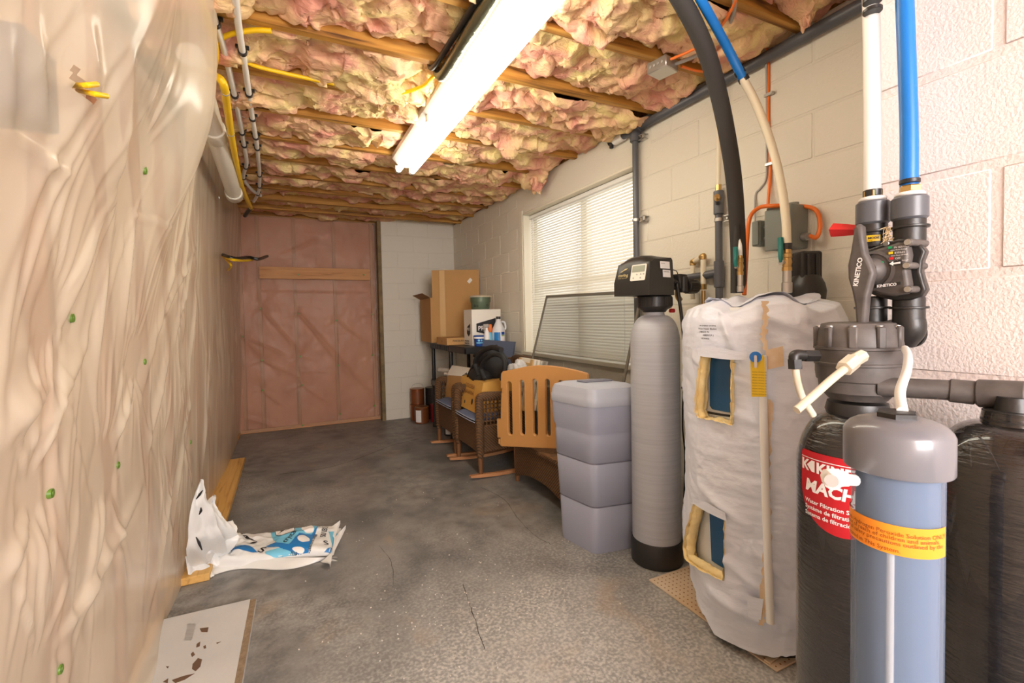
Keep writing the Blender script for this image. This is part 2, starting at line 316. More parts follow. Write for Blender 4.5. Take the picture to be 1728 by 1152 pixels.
class G:
    def __init__(s): s.v = []; s.f = []; s.ang = 38
    def add(s, V, Fc):
        n = len(s.v); s.v.extend([tuple(map(float, q)) for q in V]); s.f.extend([tuple(int(i)+n for i in q) for q in Fc]); return s
    def box(s, x0, x1, y0, y1, z0, z1, bev=0.0, seg=1):
        c = ((x0+x1)/2, (y0+y1)/2, (z0+z1)/2); return s.obox(c, (abs(x1-x0), abs(y1-y0), abs(z1-z0)), None, bev, seg)
    def obox(s, c, size, R=None, bev=0.0, seg=1):
        bm = bmesh.new(); bmesh.ops.create_cube(bm, size=1.0)
        for q in bm.verts: q.co = Vector((q.co.x*size[0], q.co.y*size[1], q.co.z*size[2]))
        if bev > 0: bmesh.ops.bevel(bm, geom=list(bm.edges), offset=min(bev, min(size)*0.45), segments=seg, affect='EDGES', profile=0.5)
        R = np.eye(3) if R is None else np.asarray(R, float)
        bm.verts.index_update()
        V = [R@np.array(q.co)+np.asarray(c, float) for q in bm.verts]; Fc = [[q.index for q in f.verts] for f in bm.faces]; bm.free(); return s.add(V, Fc)
    def lathe(s, prof, c=(0, 0, 0), n=32, axis=(0, 0, 1), caps=True, a0=0.0):
        x, y, z = frame_from(axis); c = np.asarray(c, float); V = []; Fc = []
        for r, h in prof:
            for k in range(n):
                a = a0+2*PI*k/n; V.append(c+x*(r*math.cos(a))+y*(r*math.sin(a))+z*h)
        m = len(prof)
        for i in range(m-1):
            for k in range(n):
                k2 = (k+1) % n; Fc.append((i*n+k, i*n+k2, (i+1)*n+k2, (i+1)*n+k))
        if caps: Fc.append(tuple(range(n-1, -1, -1))); Fc.append(tuple((m-1)*n+k for k in range(n)))
        return s.add(V, Fc)
    def cyl(s, p0, p1, r0, r1=None, n=20, bev=0.0):
        p0 = np.asarray(p0, float); p1 = np.asarray(p1, float); h = np.linalg.norm(p1-p0); r1 = r0 if r1 is None else r1
        pr = [(r0, 0), (r1, h)] if bev <= 0 else [(r0-bev, 0), (r0, bev), (r1, h-bev), (r1-bev, h)]
        return s.lathe(pr, p0, n, p1-p0)
    def tube(s, pts, r, n=12, per=6, smooth=True, caps=True):
        p = spline(pts, per) if smooth else [np.asarray(q, float) for q in pts]
        m = len(p)
        rr = [r]*m if not hasattr(r, '__len__') else list(np.interp(np.linspace(0, 1, m), np.linspace(0, 1, len(r)), r))
        T = [norm((p[min(i+1, m-1)]-p[max(i-1, 0)])) for i in range(m)]
        x, y, _ = frame_from(T[0]); V = []; Fc = []
        for i in range(m):
            x = norm(x-T[i]*(x@T[i])); y = np.cross(T[i], x)
            for k in range(n):
                a = 2*PI*k/n; V.append(p[i]+x*(rr[i]*math.cos(a))+y*(rr[i]*math.sin(a)))
        for i in range(m-1):
            for k in range(n):
                k2 = (k+1) % n; Fc.append((i*n+k, i*n+k2, (i+1)*n+k2, (i+1)*n+k))
        if caps: Fc.append(tuple(range(n-1, -1, -1))); Fc.append(tuple((m-1)*n+k for k in range(n)))
        return s.add(V, Fc)
    def hexa(s, p0, p1, r): return s.cyl(p0, p1, r, n=6)
    def grid(s, Pn, keep=None):
        """Pn: array (nu, nv, 3)"""
        nu, nv, _ = Pn.shape; idx = np.arange(nu*nv).reshape(nu, nv)
        q = np.stack([idx[:-1, :-1], idx[1:, :-1], idx[1:, 1:], idx[:-1, 1:]], -1).reshape(-1, 4)
        if keep is not None: q = q[keep.reshape(-1)]
        return s.add(Pn.reshape(-1, 3), q)
    def shape(s, g2, o, ux, uy, uz=None):
        o = np.asarray(o, float); ux = np.asarray(ux, float); uy = np.asarray(uy, float); uz = np.cross(ux, uy) if uz is None else np.asarray(uz, float)
        return s.add([o+ux*a+uy*b+uz*c for a, b, c in g2[0]], g2[1])
    def mapped(s, g2, fn): return s.add([fn(a, b, c) for a, b, c in g2[0]], g2[1])
    def ball(s, c, r, nu=20, nv=12, fn=None):
        V = []; Fc = []; c = np.asarray(c, float); r = np.asarray(r if hasattr(r, '__len__') else (r, r, r), float)
        for j in range(1, nv):
            t = PI*j/nv
            for k in range(nu):
                a = 2*PI*k/nu; V.append([math.sin(t)*math.cos(a), math.sin(t)*math.sin(a), math.cos(t)])
        V.append([0, 0, 1]); V.append([0, 0, -1]); V = np.array(V)
        if fn is not None: V = fn(V)
        V = V*r+c; nn = nu*(nv-1)
        for j in range(nv-2):
            for k in range(nu): Fc.append((j*nu+k, (j+1)*nu+k, (j+1)*nu+(k+1) % nu, j*nu+(k+1) % nu))
        for k in range(nu):
            Fc.append((nn, k, (k+1) % nu)); Fc.append((nn+1, (nv-2)*nu+(k+1) % nu, (nv-2)*nu+k))
        return s.add(V, Fc)

def curve_geo(cv):
    o = bpy.data.objects.new('tmp', cv); COL.objects.link(o)
    dg = bpy.context.evaluated_depsgraph_get(); dg.update()
    me = bpy.data.meshes.new_from_object(o.evaluated_get(dg))
    V = [tuple(q.co) for q in me.vertices]; Fc = [tuple(p.vertices) for p in me.polygons]
    bpy.data.meshes.remove(me); bpy.data.objects.remove(o); bpy.data.curves.remove(cv); return V, Fc
def slice_geo(g, step, stepv=None):
    """cut flat geometry into strips so that it can bend"""
    V, Fc = g
    bm = bmesh.new(); vs = [bm.verts.new(q) for q in V]
    for q in Fc:
        try: bm.faces.new([vs[i] for i in q])
        except ValueError: pass
    for ax, st in ((0, step), (1, stepv)):
        if not st or not V: continue
        a = min(q[ax] for q in V); b = max(q[ax] for q in V); x = a+st
        while x < b-1e-6:
            co = [0, 0, 0]; co[ax] = x; no = [0, 0, 0]; no[ax] = 1
            bmesh.ops.bisect_plane(bm, geom=list(bm.verts)+list(bm.edges)+list(bm.faces), plane_co=co, plane_no=no); x += st
    bm.verts.index_update(); out = ([tuple(q.co) for q in bm.verts], [tuple(q.index for q in f.verts) for f in bm.faces]); bm.free(); return out
def text_geo(t, size, align='LEFT', sx=1.0, shear=0.0, bold=0.0, ext=0.0):
    cv = bpy.data.curves.new('t', 'FONT'); cv.body = t; cv.size = size; cv.align_x = align; cv.resolution_u = 2; cv.shear = shear; cv.offset = bold; cv.extrude = ext
    V, Fc = curve_geo(cv); return [(a*sx, b, c) for a, b, c in V], Fc
def flat_geo(outlines, thick=0.0, bev=0.0, res=2):
    cv = bpy.data.curves.new('s', 'CURVE'); cv.dimensions = '2D'; cv.fill_mode = 'BOTH'; cv.extrude = max(thick/2-bev, 0); cv.bevel_depth = bev; cv.bevel_resolution = res; cv.offset = -bev
    for pl in outlines:
        sp = cv.splines.new('POLY'); sp.points.add(len(pl)-1); sp.use_cyclic_u = True
        for q, (a, b) in zip(sp.points, pl): q.co = (a, b, 0, 1)
    return curve_geo(cv)
def rrect(x0, x1, y0, y1, r, n=5):
    out = []
    for cx, cy, a0 in ((x1-r, y1-r, 0), (x0+r, y1-r, 90), (x0+r, y0+r, 180), (x1-r, y0+r, 270)):
        for k in range(n+1):
            a = math.radians(a0+90*k/n); out.append((cx+r*math.cos(a), cy+r*math.sin(a)))
    return out
def disc(cx, cy, r, n=20, ry=None): return [(cx+r*math.cos(2*PI*k/n), cy+(ry or r)*math.sin(2*PI*k/n)) for k in range(n)]
def inside(pl, x, y):
    x = np.asarray(x); y = np.asarray(y); r = np.zeros(x.shape, bool); n = len(pl)
    for i in range(n):
        x0, y0 = pl[i]; x1, y1 = pl[(i+1) % n]
        c = ((y0 > y) != (y1 > y)) & (x < (x1-x0)*(y-y0)/((y1-y0) or 1e-9)+x0); r ^= c
    return r
def oncyl(c, r, ang):
    """maps (u, v, w): u along the skin to the viewer's right of angle ang, v up from height c[2]"""
    def f(u, v, wv): a = ang+u/r; return (c[0]+(r+wv)*math.cos(a), c[1]+(r+wv)*math.sin(a), c[2]+v)
    return f

# ------------------------------------------------------------------ objects
def mesh_of(g, mat, name):
    me = bpy.data.meshes.new(name); me.from_pydata(g.v, [], g.f); me.validate()
    me.polygons.foreach_set('use_smooth', [True]*len(me.polygons))
    if g.ang < 179: me.set_sharp_from_angle(angle=math.radians(g.ang))
    me.materials.append(mat); me.update(); return me
def wloc(o):
    v = Vector((0, 0, 0))
    while o is not None: v = v+o.location; o = o.parent
    return v
def thing(name, label, cat, loc=(0, 0, 0), group=None):
    o = bpy.data.objects.new(name, None); COL.objects.link(o); o.location = tuple(map(float, loc)); o.empty_display_size = 0.05
    o['label'] = label; o['category'] = cat
    if group: o['group'] = group
    return o
def structure(name, label=None, loc=(0, 0, 0)):
    o = bpy.data.objects.new(name, None); COL.objects.link(o); o.location = loc; o['kind'] = 'structure'
    if label: o['label'] = label; o['category'] = 'wall' if name.startswith('wall') else name.split('_')[0]
    return o
def part(name, g, mat, parent, label=None, kind=None):
    L = wloc(parent); g.v = [(a-L.x, b-L.y, c-L.z) for a, b, c in g.v]
    o = bpy.data.objects.new(name, mesh_of(g, mat, name)); COL.objects.link(o); o.parent = parent
    if label: o['label'] = label
    if kind: o['kind'] = kind
    return o
def solo(name, g, mat, label, cat, group=None, kind=None):
    A = np.array(g.v); c = (A.min(0)+A.max(0))/2; c[2] = A[:, 2].min()
    g.v = [tuple(q) for q in (A-c)]
    o = bpy.data.objects.new(name, mesh_of(g, mat, name)); COL.objects.link(o); o.location = c
    if label: o['label'] = label
    if cat: o['category'] = cat
    if group: o['group'] = group
    if kind: o['kind'] = kind
    return o
def shared(name, me, parent, loc):
    o = bpy.data.objects.new(name, me); COL.objects.link(o); o.parent = parent; o.location = Vector(loc)-wloc(parent); return o
def copy_tree(o, parent=None):
    c = o.copy(); COL.objects.link(c)
    if parent is not None: c.parent = parent
    for ch in [q for q in o.children]: copy_tree(ch, c)
    return c
# ------------------------------------------------------------------ the room
XR, XP, YB, YI, H = 1.93, 1.20, 5.62, 5.74, 2.35
g = G(); g.box(-0.75, 2.15, -2.7, 5.95, -0.06, 0.0)
floor = solo('floor', g, M['concrete'], None, None, kind='structure')
def crack(pts, wd):
    p = spline([P(x, y, Z=0.0) for x, y in pts], 6); V = []; Fc = []
    for i, q in enumerate(p):
        t = norm(p[min(i+1, len(p)-1)]-p[max(i-1, 0)]); nn = np.array([-t[1], t[0], 0]); wd2 = wd*(0.5+0.9*rng.random())
        j = nn*(rng.random()-0.5)*0.006
        for sx, zz in ((-1, 0.0002), (0, 0.0012), (1, 0.0002)): V.append(q+j+nn*wd2*sx+np.array([0, 0, zz]))
    for i in range(len(p)-1):
        for k in (0, 1): Fc.append((i*3+k, i*3+k+1, i*3+k+4, i*3+k+3))
    gg = G().add(V, Fc); return part('crack', gg, M['crackdark'], floor)
crack([(782, 985), (792, 1018), (800, 1040), (812, 1078), (818, 1095)], 0.0016)
crack([(812, 822), (850, 842), (872, 872), (905, 905), (930, 918)], 0.0014)
crack([(640, 920), (660, 948), (664, 990)], 0.001)
crack([(708, 740), (660, 752), (600, 775), (545, 790), (470, 800)], 0.0016)
gc = G()
for k in range(260):
    x, y = rng.uniform(0.0, 1.35), rng.uniform(1.0, 3.2)
    if rng.random() < 0.6: x, y = rng.gauss(0.62, 0.22), rng.gauss(1.78, 0.22)
    if x > 1.4 or x < -0.1: continue
    r = rng.uniform(0.001, 0.0032)
    gc.obox((x, y, r*0.4), (r*2, r*1.4, r), np.array(Matrix.Rotation(rng.uniform(0, 6), 3, 'Z')))
part('grit', gc, M['chip'], floor, kind='stuff')

# ceiling: subfloor, joists and the insulation between them
g = G(); g.box(-0.75, 2.15, -2.7, 5.95, 2.585, 2.61)
ceiling = solo('ceiling', g, M['subfloor'], None, None, kind='structure')
JY = [1.61+0.413*k for k in range(-8, 11)]
for k, y in enumerate(JY):
    if y > YI-0.02: continue
    g = G()
    g.box(-0.52, XR-0.01+0.10, y-0.019, y+0.019, H+rng.uniform(-0.003, 0.003), 2.584, 0.002)
    part('joist', g, M['joist'], ceiling)
g = G(); g.box(XR+0.02, XR+0.058, -1.0, YI, 2.38, 2.584); part('rim_board', g, M['joist'], ceiling)
def fluff(y0, y1, seed, base, amp, x0=-0.46, x1=1.925, fine=0.009):
    nu = int((x1-x0)/fine); nv = max(int((y1-y0)/fine), 6)
    X, Yv = np.meshgrid(np.linspace(x0, x1, nu), np.linspace(y0, y1, nv), indexing='ij')
    wx = X+0.05*fbm(X*7, Yv*7, seed, 11, 3); wy = Yv+0.05*fbm(X*7, Yv*7, seed+4.2, 23, 3)
    sa = lambda n: np.sqrt(n*n+0.012); b1 = sa(vnoise(wx*4.4, wy*6.2, seed*1.7, 3)); b2 = sa(vnoise(wx*11, wy*14, seed*2.3, 5)); b3 = sa(vnoise(wx*27, wy*31, seed*0.7, 8)); b4 = sa(vnoise(wx*60, wy*66, seed*0.3, 9))
    low = fbm(X*2.1, Yv*3.0, seed*3.1, 17, 2)
    t = (Yv-y0)/(y1-y0); e = np.abs(2*t-1)**7
    Z = base-amp*(0.95*b1+0.42*b2+0.17*b3+0.07*b4)-0.022*low+0.03*e
    # ragged tufts that hang down
    tuft = np.clip(fbm(wx*9, wy*9, seed*5.5, 31, 3)-0.8, 0, 1); Z = Z-0.06*tuft
    dX = 0.02*fbm(X*22, Yv*22, seed, 41, 3); dY = 0.018*fbm(X*22, Yv*22, seed, 43, 3)*(1-e)
    Z = np.minimum(Z, 2.55)
    return np.stack([X+dX*(1-np.abs(2*(X-x0)/(x1-x0)-1)**9), np.clip(Yv+dY, y0, y1), Z], -1)
for k in range(len(JY)-1):
    y0, y1 = JY[k]+0.0195, JY[k+1]-0.0195
    if y1 < 0.35 or y1 > YI+0.02: continue
    far = sstep(3.6, 4.6, y0)
    g = G(); g.grid(fluff(y0, y1, 3+k*1.37, 2.412+0.010*float(far), 0.095-0.03*float(far), fine=0.0085 if y0 < 3.6 else 0.012)); g.ang = 180
    part('insulation_batt', g, M['cotton'], ceiling)
def clump(c, r, seed, name='loose_tuft'):
    def fn(V):
        d = 1+0.35*fbm(V[:, 0]*1.6+seed, V[:, 1]*1.6, V[:, 2]*1.6, 5, 4)+0.16*np.abs(vnoise(V[:, 0]*5, V[:, 1]*5, V[:, 2]*5+seed, 9))
        return V*d[:, None]
    g = G(); g.ball(c, r, 48, 36, fn); g.ang = 180; return part(name, g, M['cotton'], ceiling)
c = P(903, 292, X=1.83); clump(c, (0.09, 0.15, 0.10), 2.0)
clump(c+np.array([0.01, -0.03, -0.085]), (0.05, 0.06, 0.07), 5.5)
clump(P(850, 272, X=1.68), (0.13, 0.17, 0.06), 8.1)
clump(P(725, 132, Z=2.36)+np.array([0.12, 0.42, 0.0]), (0.05, 0.12, 0.05), 9.7)
clump(P(1192, 100, X=1.84), (0.06, 0.10, 0.05), 12.2)
clump(P(1362, 12, X=1.82), (0.02, 0.03, 0.08), 15.2)
clump(P(1250, 48, X=1.74), (0.12, 0.16, 0.08), 17.2)

# block walls
BL = {}
def blocks(parent, rows, spans_of_row, place, mat, key, depth=0.03, joint=0.007, bev=0.0035):
    for i in range(len(rows)-1):
        z0, z1 = rows[i]+joint/2, rows[i+1]-joint/2
        for a0, a1 in spans_of_row(i, rows[i], rows[i+1]):
            ln = a1-a0-joint
            if ln < 0.02 or z1-z0 < 0.02: continue
            kk = (key, round(ln, 3), round(z1-z0, 3))
            if kk not in BL:
                gg = G(); sz = (depth, ln, z1-z0) if key[0] == 'x' else (ln, depth, z1-z0)
                gg.obox((0, 0, 0), sz, None, bev); BL[kk] = mesh_of(gg, mat, 'block')
            shared('block', BL[kk], parent, place((a0+a1)/2, (z0+z1)/2))
def course(i, a_start, a_end, ln, holes):
    out = []; a = a_start-(ln/2 if i % 2 else 0); edges = []
    while a < a_end: edges.append((max(a, a_start), min(a+ln, a_end))); a += ln
    for h0, h1 in holes:
        nxt = []
        for p, q in edges:
            if q <= h0 or p >= h1: nxt.append((p, q)); continue
            if p < h0: nxt.append((p, h0))
            if q > h1: nxt.append((h1, q))
        edges = nxt
    return [(p, q) for p, q in edges if q-p > 0.03]
WY0, WY1, WZ0, WZ1 = 2.20, 3.70, 0.89, 2.13
wall_right = structure('wall_right')
rows = [0.0]+[round(2.21-0.19*k, 3) for k in range(11, -1, -1)]+[2.38]
g = G()
g.box(XR+0.0025, XR+0.2, 0.45, WY0, 0, 2.38); g.box(XR+0.0025, XR+0.2, WY1, YB+0.2, 0, 2.38)
g.box(XR+0.0025, XR+0.2, WY0, WY1, 0, WZ0); g.box(XR+0.0025, XR+0.2, WY0, WY1, WZ1, 2.38)
part('mortar', g, M['mortar'], wall_right)
def spans_right(i, z0, z1):
    hol = []
    if z1 > WZ0+0.01 and z0 < WZ1-0.01: hol = [(WY0, WY1)]
    elif z0 >= WZ1-0.09: hol = [(WY0-0.12, WY1+0.12)]
    return course(i, 0.40, YB, 0.38, hol)
rows2 = sorted(set(rows+[]))
blocks(wall_right, rows2, spans_right, lambda a, z: (XR+0.015, a, z), M['block'], 'x')
g = G(); g.box(XR-0.001, XR+0.03, WY0-0.118, WY1+0.118, WZ1+0.001, 2.377, 0.003); part('lintel', g, M['block'], wall_right)

wall_back = structure('wall_back')
g = G(); g.box(1.03, XR+0.2, YB+0.0025, YB+0.2, 0, 2.584); part('mortar', g, M['mortar'], wall_back)
g = G(); g.box(-0.6, 1.03, YI+0.03, YI+0.09, 2.36, 2.584); part('top_plate', g, M['joist'], wall_back)
blocks(wall_back, rows2, lambda i, z0, z1: course(i+1, 1.03, XR, 0.38, []), lambda a, z: (a, YB+0.015, z), M['block'], 'y', joint=0.005)
def pl(x, y, off=0.0): return P(x, y, Y=YI-off)
# insulated half of the back wall: studs, batts, plastic sheet
for x in (440, 501, 568, 631, 409):
    a = pl(x, 560)[0]; g = G(); g.box(a-0.019, a+0.019, YI+0.006, YI+0.09, 0.04, 2.36, 0.002); part('stud', g, M['stud'], wall_back)
g = G(); g.box(-0.5, 1.0, YI+0.004, YI+0.09, 0.0, 0.038, 0.002); part('sole_plate', g, M['board'], wall_back)
g = G(); g.box(0.985, 1.028, YI-0.14, YI+0.09, 0.0, 2.37, 0.003); part('edge_stud', g, pm('weathered_stud', sr(110, 92, 66), 0.8, col2=sr(150, 128, 90), vscale=14), wall_back)
nail_px = [(412, 357), (727, 358), (232, 520), (417, 545), (598, 577), (768, 548), (424, 752), (237, 770), (605, 795), (772, 745), (430, 890), (240, 915), (614, 1030), (781, 990), (433, 1085), (145, 655)]
bn = [pl(360+x/2.88, 340+y/2.88) for x, y in nail_px]
def seg_field(A, B, segs):
    out = np.zeros_like(A)
    for a, b, h, wd in segs:
        a = np.asarray(a, float); b = np.asarray(b, float); d = b-a; L2 = d@d
        t = np.clip(((A-a[0])*d[0]+(B-a[1])*d[1])/L2, 0, 1); dist = np.hypot(A-a[0]-t*d[0], B-a[1]-t*d[1])
        out = out+h*np.exp(-(dist/wd)**2)*(0.35+0.65*np.sin(PI*np.clip(t*0.9+0.1, 0, 1)))
    return out
def star(A, B, c, n, seed, amp, rad):
    r = np.hypot(A-c[0], B-c[1]); th = np.arctan2(B-c[1], A-c[0])
    s = np.zeros_like(A)
    for k in range(3): s = s+np.cos((n+3*k)*th+seed*2.1+k*1.7)*(0.6**k)
    return amp*s*np.exp(-r/rad)*np.clip(r/0.03, 0, 1)
def bp2(x, y): q = pl(360+x/2.88, 340+y/2.88); return (q[0], q[2])
X, Z = np.meshgrid(np.linspace(-0.50, 0.992, 190), np.linspace(0.012, 2.365, 300), indexing='ij')
segs = [(bp2(417, 545), bp2(790, 960), 0.022, 0.016), (bp2(417, 545), bp2(700, 900), 0.014, 0.012), (bp2(232, 520), bp2(415, 725), 0.018, 0.014), (bp2(145, 655), bp2(340, 740), 0.02, 0.014), (bp2(145, 655), bp2(240, 760), 0.02, 0.014),
        (bp2(237, 770), bp2(410, 850), 0.016, 0.012), (bp2(430, 890), bp2(570, 985), 0.014, 0.012), (bp2(598, 577), bp2(745, 690), 0.012, 0.012), (bp2(240, 915), bp2(330, 990), 0.014, 0.012), (bp2(170, 1050), bp2(300, 1090), 0.02, 0.02),
        (bp2(790, 560), bp2(840, 440), 0.016, 0.018), (bp2(800, 300), bp2(830, 700), 0.02, 0.02), (bp2(500, 190), bp2(340, 260), 0.01, 0.02), (bp2(230, 437), bp2(760, 443), 0.008, 0.006), (bp2(420, 825), bp2(580, 828), 0.008, 0.006)]
d = seg_field(X, Z, segs)+0.008*fbm(X*3, Z*2, 1, 3, 2)+0.002*fbm(X*14, Z*9, 2, 5, 3)
for k, q in enumerate(bn): d = d-0.006*np.exp(-(np.hypot(X-q[0], Z-q[2])/0.06)**2)+star(X, Z, (q[0], q[2]), 5, k, 0.004, 0.09)
g = G(); g.grid(np.stack([X, YI-0.012-np.clip(d+0.008, -0.008, 0.08), Z], -1)); g.ang = 180
part('vapor_barrier', g, M['poly_clear'], wall_back)
xs = [-0.52]+sorted(pl(x, 560)[0] for x in (409, 440, 501, 568, 631))+[0.985]
for a, b in zip(xs[:-1], xs[1:]):
    if b-a < 0.06: continue
    A, B = np.meshgrid(np.linspace(a+0.02, b-0.02, 16), np.linspace(0.04, 2.36, 70), indexing='ij')
    g = G(); g.grid(np.stack([A, YI+0.035-0.022*np.clip(fbm(A*5, B*4, a, 7, 3), -1, 1)-0.008, B], -1)); g.ang = 180
    part('insulation_batt', g, M['batt'], wall_back)
g = G(); g.box(-0.6, 1.03, YI+0.09, YI+0.12, 0, 2.584); part('backing', g, M['batt'], wall_back)
q0, q1 = pl(437, 453, 0.05), pl(625, 472, 0.05)
g = G(); g.box(q0[0], q1[0], YI-0.058, YI-0.038, q1[2]-0.005, q1[2]+0.125, 0.002); part('nailer_board', g, M['board'], wall_back)
gcap = G(); gcap.cyl((0, 0, 0), (0, -0.004, 0), 0.011, 0.009, 12); mcap = mesh_of(gcap, M['cap'], 'cap_nail')
for k, q in enumerate(bn): shared('cap_nail', mcap, wall_back, (q[0], YI-(0.062 if k < 2 else 0.026), q[2]))

# left wall: studs, batts, wires and the plastic sheet draped over them
wall_left = structure('wall_left')
def xbase(Y): return -0.50+0.0*np.asarray(Y, float)
LN = [(87, 830), (100, 1130), (120, 540), (246, 287), (244, 608), (200, 786), (322, 746)]
def bulge(Y, Z): return (0.165-0.02*np.sin(Y*9))*sstep(2.55, 1.92, Y)*sstep(0.9, 2.02, Z)**1.4+0.06*sstep(2.9, 2.4, Y)*sstep(1.4, 2.2, Z)
def onsheet(x, y):
    q = P(x, y, X=-0.40)
    for _ in range(12):
        xs_ = float(xbase(q[1])+0.03*q[2]+0.03+bulge(q[1], q[2])); q = P(x, y, X=0.5*q[0]+0.5*xs_)
    return q
ln = [onsheet(x, y) for x, y in LN]
Ya = np.concatenate([np.linspace(-1.4, 0.75, 40, endpoint=False), np.linspace(0.75, 3.0, 300, endpoint=False), np.linspace(3.0, YI, 200)])
Yg, Zg = np.meshgrid(Ya, np.linspace(0.0, 2.37, 220), indexing='ij')
def lp(x, y): q = onsheet(x, y); return (q[1], q[2])
LS = []
def rays(A, B, segs):
    out = np.zeros_like(A)
    for a, b, h, wd, kind in segs:
        a = np.asarray(a, float); b = np.asarray(b, float); d = b-a; L2 = d@d; n_ = np.array([-d[1], d[0]])/math.sqrt(L2)
        t = ((A-a[0])*d[0]+(B-a[1])*d[1])/L2; sd = (A-a[0])*n_[0]+(B-a[1])*n_[1]; tt = np.clip(t, 0, 1)
        if kind == 0: env = np.sin(PI*tt)**1.5; w_ = wd*(0.7+0.6*tt)
        else: env = sstep(0, 0.28, tt)*(1-tt)**1.3; w_ = wd*(0.35+1.6*tt)
        env = env*((t > 0) & (t < 1)); x = sd/w_
        out = out+h*env*(np.exp(-np.where(x > 0, x*1.8, x*0.8)**2)-0.35*np.exp(-((x-1.5)/0.8)**2))
    return out
def fold(a, b, h, wd): LS.append((lp(*a), lp(*b), h*0.58, wd*0.9, 0))
# long folds read off the photograph: from the bulge at the ceiling down to the lower left, and out of each cap nail
fold((355, 140), (235, 760), 0.030, 0.030); fold((345, 160), (300, 640), 0.022, 0.025); fold((250, 60), (215, 420), 0.035, 0.05)
fold((215, 330), (110, 640), 0.030, 0.035); fold((230, 350), (180, 700), 0.026, 0.028); fold((265, 310), (225, 590), 0.022, 0.02)
fold((110, 640), (15, 760), 0.032, 0.04); fold((180, 560), (60, 790), 0.026, 0.03); fold((120, 660), (90, 800), 0.02, 0.02)
fold((335, 420), (262, 590), 0.024, 0.02); fold((340, 400), (300, 600), 0.022, 0.02); fold((345, 420), (322, 700), 0.02, 0.025)
fold((250, 620), (205, 770), 0.024, 0.02); fold((300, 560), (255, 800), 0.026, 0.03); fold((88, 850), (20, 1000), 0.024, 0.025); fold((90, 850), (95, 1010), 0.016, 0.018)
fold((205, 800), (150, 1090), 0.028, 0.03); fold((200, 800), (230, 1000), 0.018, 0.02); fold((260, 800), (150, 1050), 0.026, 0.03); fold((105, 1120), (215, 900), 0.022, 0.025)
fold((330, 640), (290, 960), 0.026, 0.03); fold((360, 560), (345, 860), 0.02, 0.03); fold((310, 760), (250, 1090), 0.024, 0.03); fold((60, 20), (45, 300), 0.02, 0.05); fold((100, 10), (115, 260), 0.02, 0.03); fold((180, 20), (190, 200), 0.02, 0.04)
fold((5, 190), (160, 300), 0.012, 0.012); fold((90, 265), (160, 305), 0.014, 0.01); fold((170, 320), (300, 400), 0.008, 0.008)
dl = rays(Yg, Zg, LS)
wY = Yg+0.035*fbm(Yg*1.2, Zg*0.8, 3, 9, 2)+0.16*(Zg-1.2)*0.5
dl = dl+0.0055*fbm(wY*4.2, Zg*0.45, 1.5, 21, 2)+0.0008*fbm(wY*15, Zg*0.5, 4.5, 25, 2)+0.02*fbm(Yg*1.1, Zg*1.3, 0.3, 29, 2)
CS = []
for k in range(60):
    y = 1.0+4.6*rng.random()**1.1; z = rng.uniform(0.5, 2.2); L_ = rng.uniform(0.5, 1.2); a_ = rng.gauss(0.14, 0.10)
    CS.append(((y, z), (y-L_*math.sin(a_), z-L_*math.cos(a_)), rng.uniform(0.002, 0.005), rng.uniform(0.010, 0.022), 0))
for q in ln:
    for k in range(8):
        a_ = (-0.5+1.0*(k//2)/3+rng.uniform(-0.12, 0.12))+(PI if k % 2 else 0); L_ = rng.uniform(0.4, 0.9); CS.append(((q[1], q[2]), (q[1]-L_*math.sin(a_), q[2]-L_*math.cos(a_)), rng.uniform(0.003, 0.0075), rng.uniform(0.009, 0.015), 1))
dl = dl+rays(Yg, Zg, CS)
for k, q in enumerate(ln): dl = dl-0.022*np.exp(-(np.hypot(Yg-q[1], Zg-q[2])/0.09)**2)+star(Yg, Zg, (q[1], q[2]), 6, k, 0.0020, 0.14)
for k in range(3, 12):
    c = (1.07+0.406*k+0.05*rng.random(), 0.72+0.35*(k % 3)); dl = dl-0.012*np.exp(-(np.hypot(Yg-c[0], Zg-c[1])/0.08)**2)
    dl = dl+rays(Yg, Zg, [(c, (c[0]-l_*math.sin(b_), c[1]-l_*math.cos(b_)), rng.uniform(0.003, 0.006), 0.012, 1) for l_, b_ in [(rng.uniform(0.4, 0.8), (-0.4+0.8*(m_//2)/3+rng.uniform(-0.1, 0.1))+(PI if m_ % 2 else 0)) for m_ in range(8)]])
bul = bulge(Yg, Zg)
dl = dl*(0.6+0.4*sstep(0.0, 0.4, Zg))
Xs = xbase(Yg)+0.010+0.03*Zg+np.clip(dl, -0.012, 0.2)+bul+0.05*sstep(0.10, 0.0, Zg)*sstep(2.3, 1.9, Yg)
GP = np.stack([Xs, Yg, Zg+0.002], -1)
_d = GP-CAM; _z = np.maximum(_d@CW, 0.05); GPX = 864+F_PX*(_d@CR)/_z; GPY = 576+SHIFT-F_PX*(_d@CU)/_z
def near_sheet(x, y):
    k = np.argmin(np.where(_d@CW > 0.1, (GPX-x)**2+(GPY-y)**2, 1e12)); return GP.reshape(-1, 3)[k]
hol_px = [(120, 112), (119, 152), (150, 170), (163, 178), (158, 158), (138, 136)]
hol = [(q[1], q[2]) for q in (near_sheet(x, y) for x, y in hol_px)]
cy = (GP[:-1, :-1, 1]+GP[1:, 1:, 1])/2; cz = (GP[:-1, :-1, 2]+GP[1:, 1:, 2])/2
keep = ~inside(hol, cy, cz)
g = G(); g.grid(GP, keep); g.ang = 180; part('vapor_barrier', g, M['poly'], wall_left)
g = G(); g.box(-0.70, -0.66, -2.7, YI+0.1, 0, 2.585); part('backing', g, M['batt_pale'], wall_left)
ysd = [1.07+0.406*k for k in range(-6, 12)]
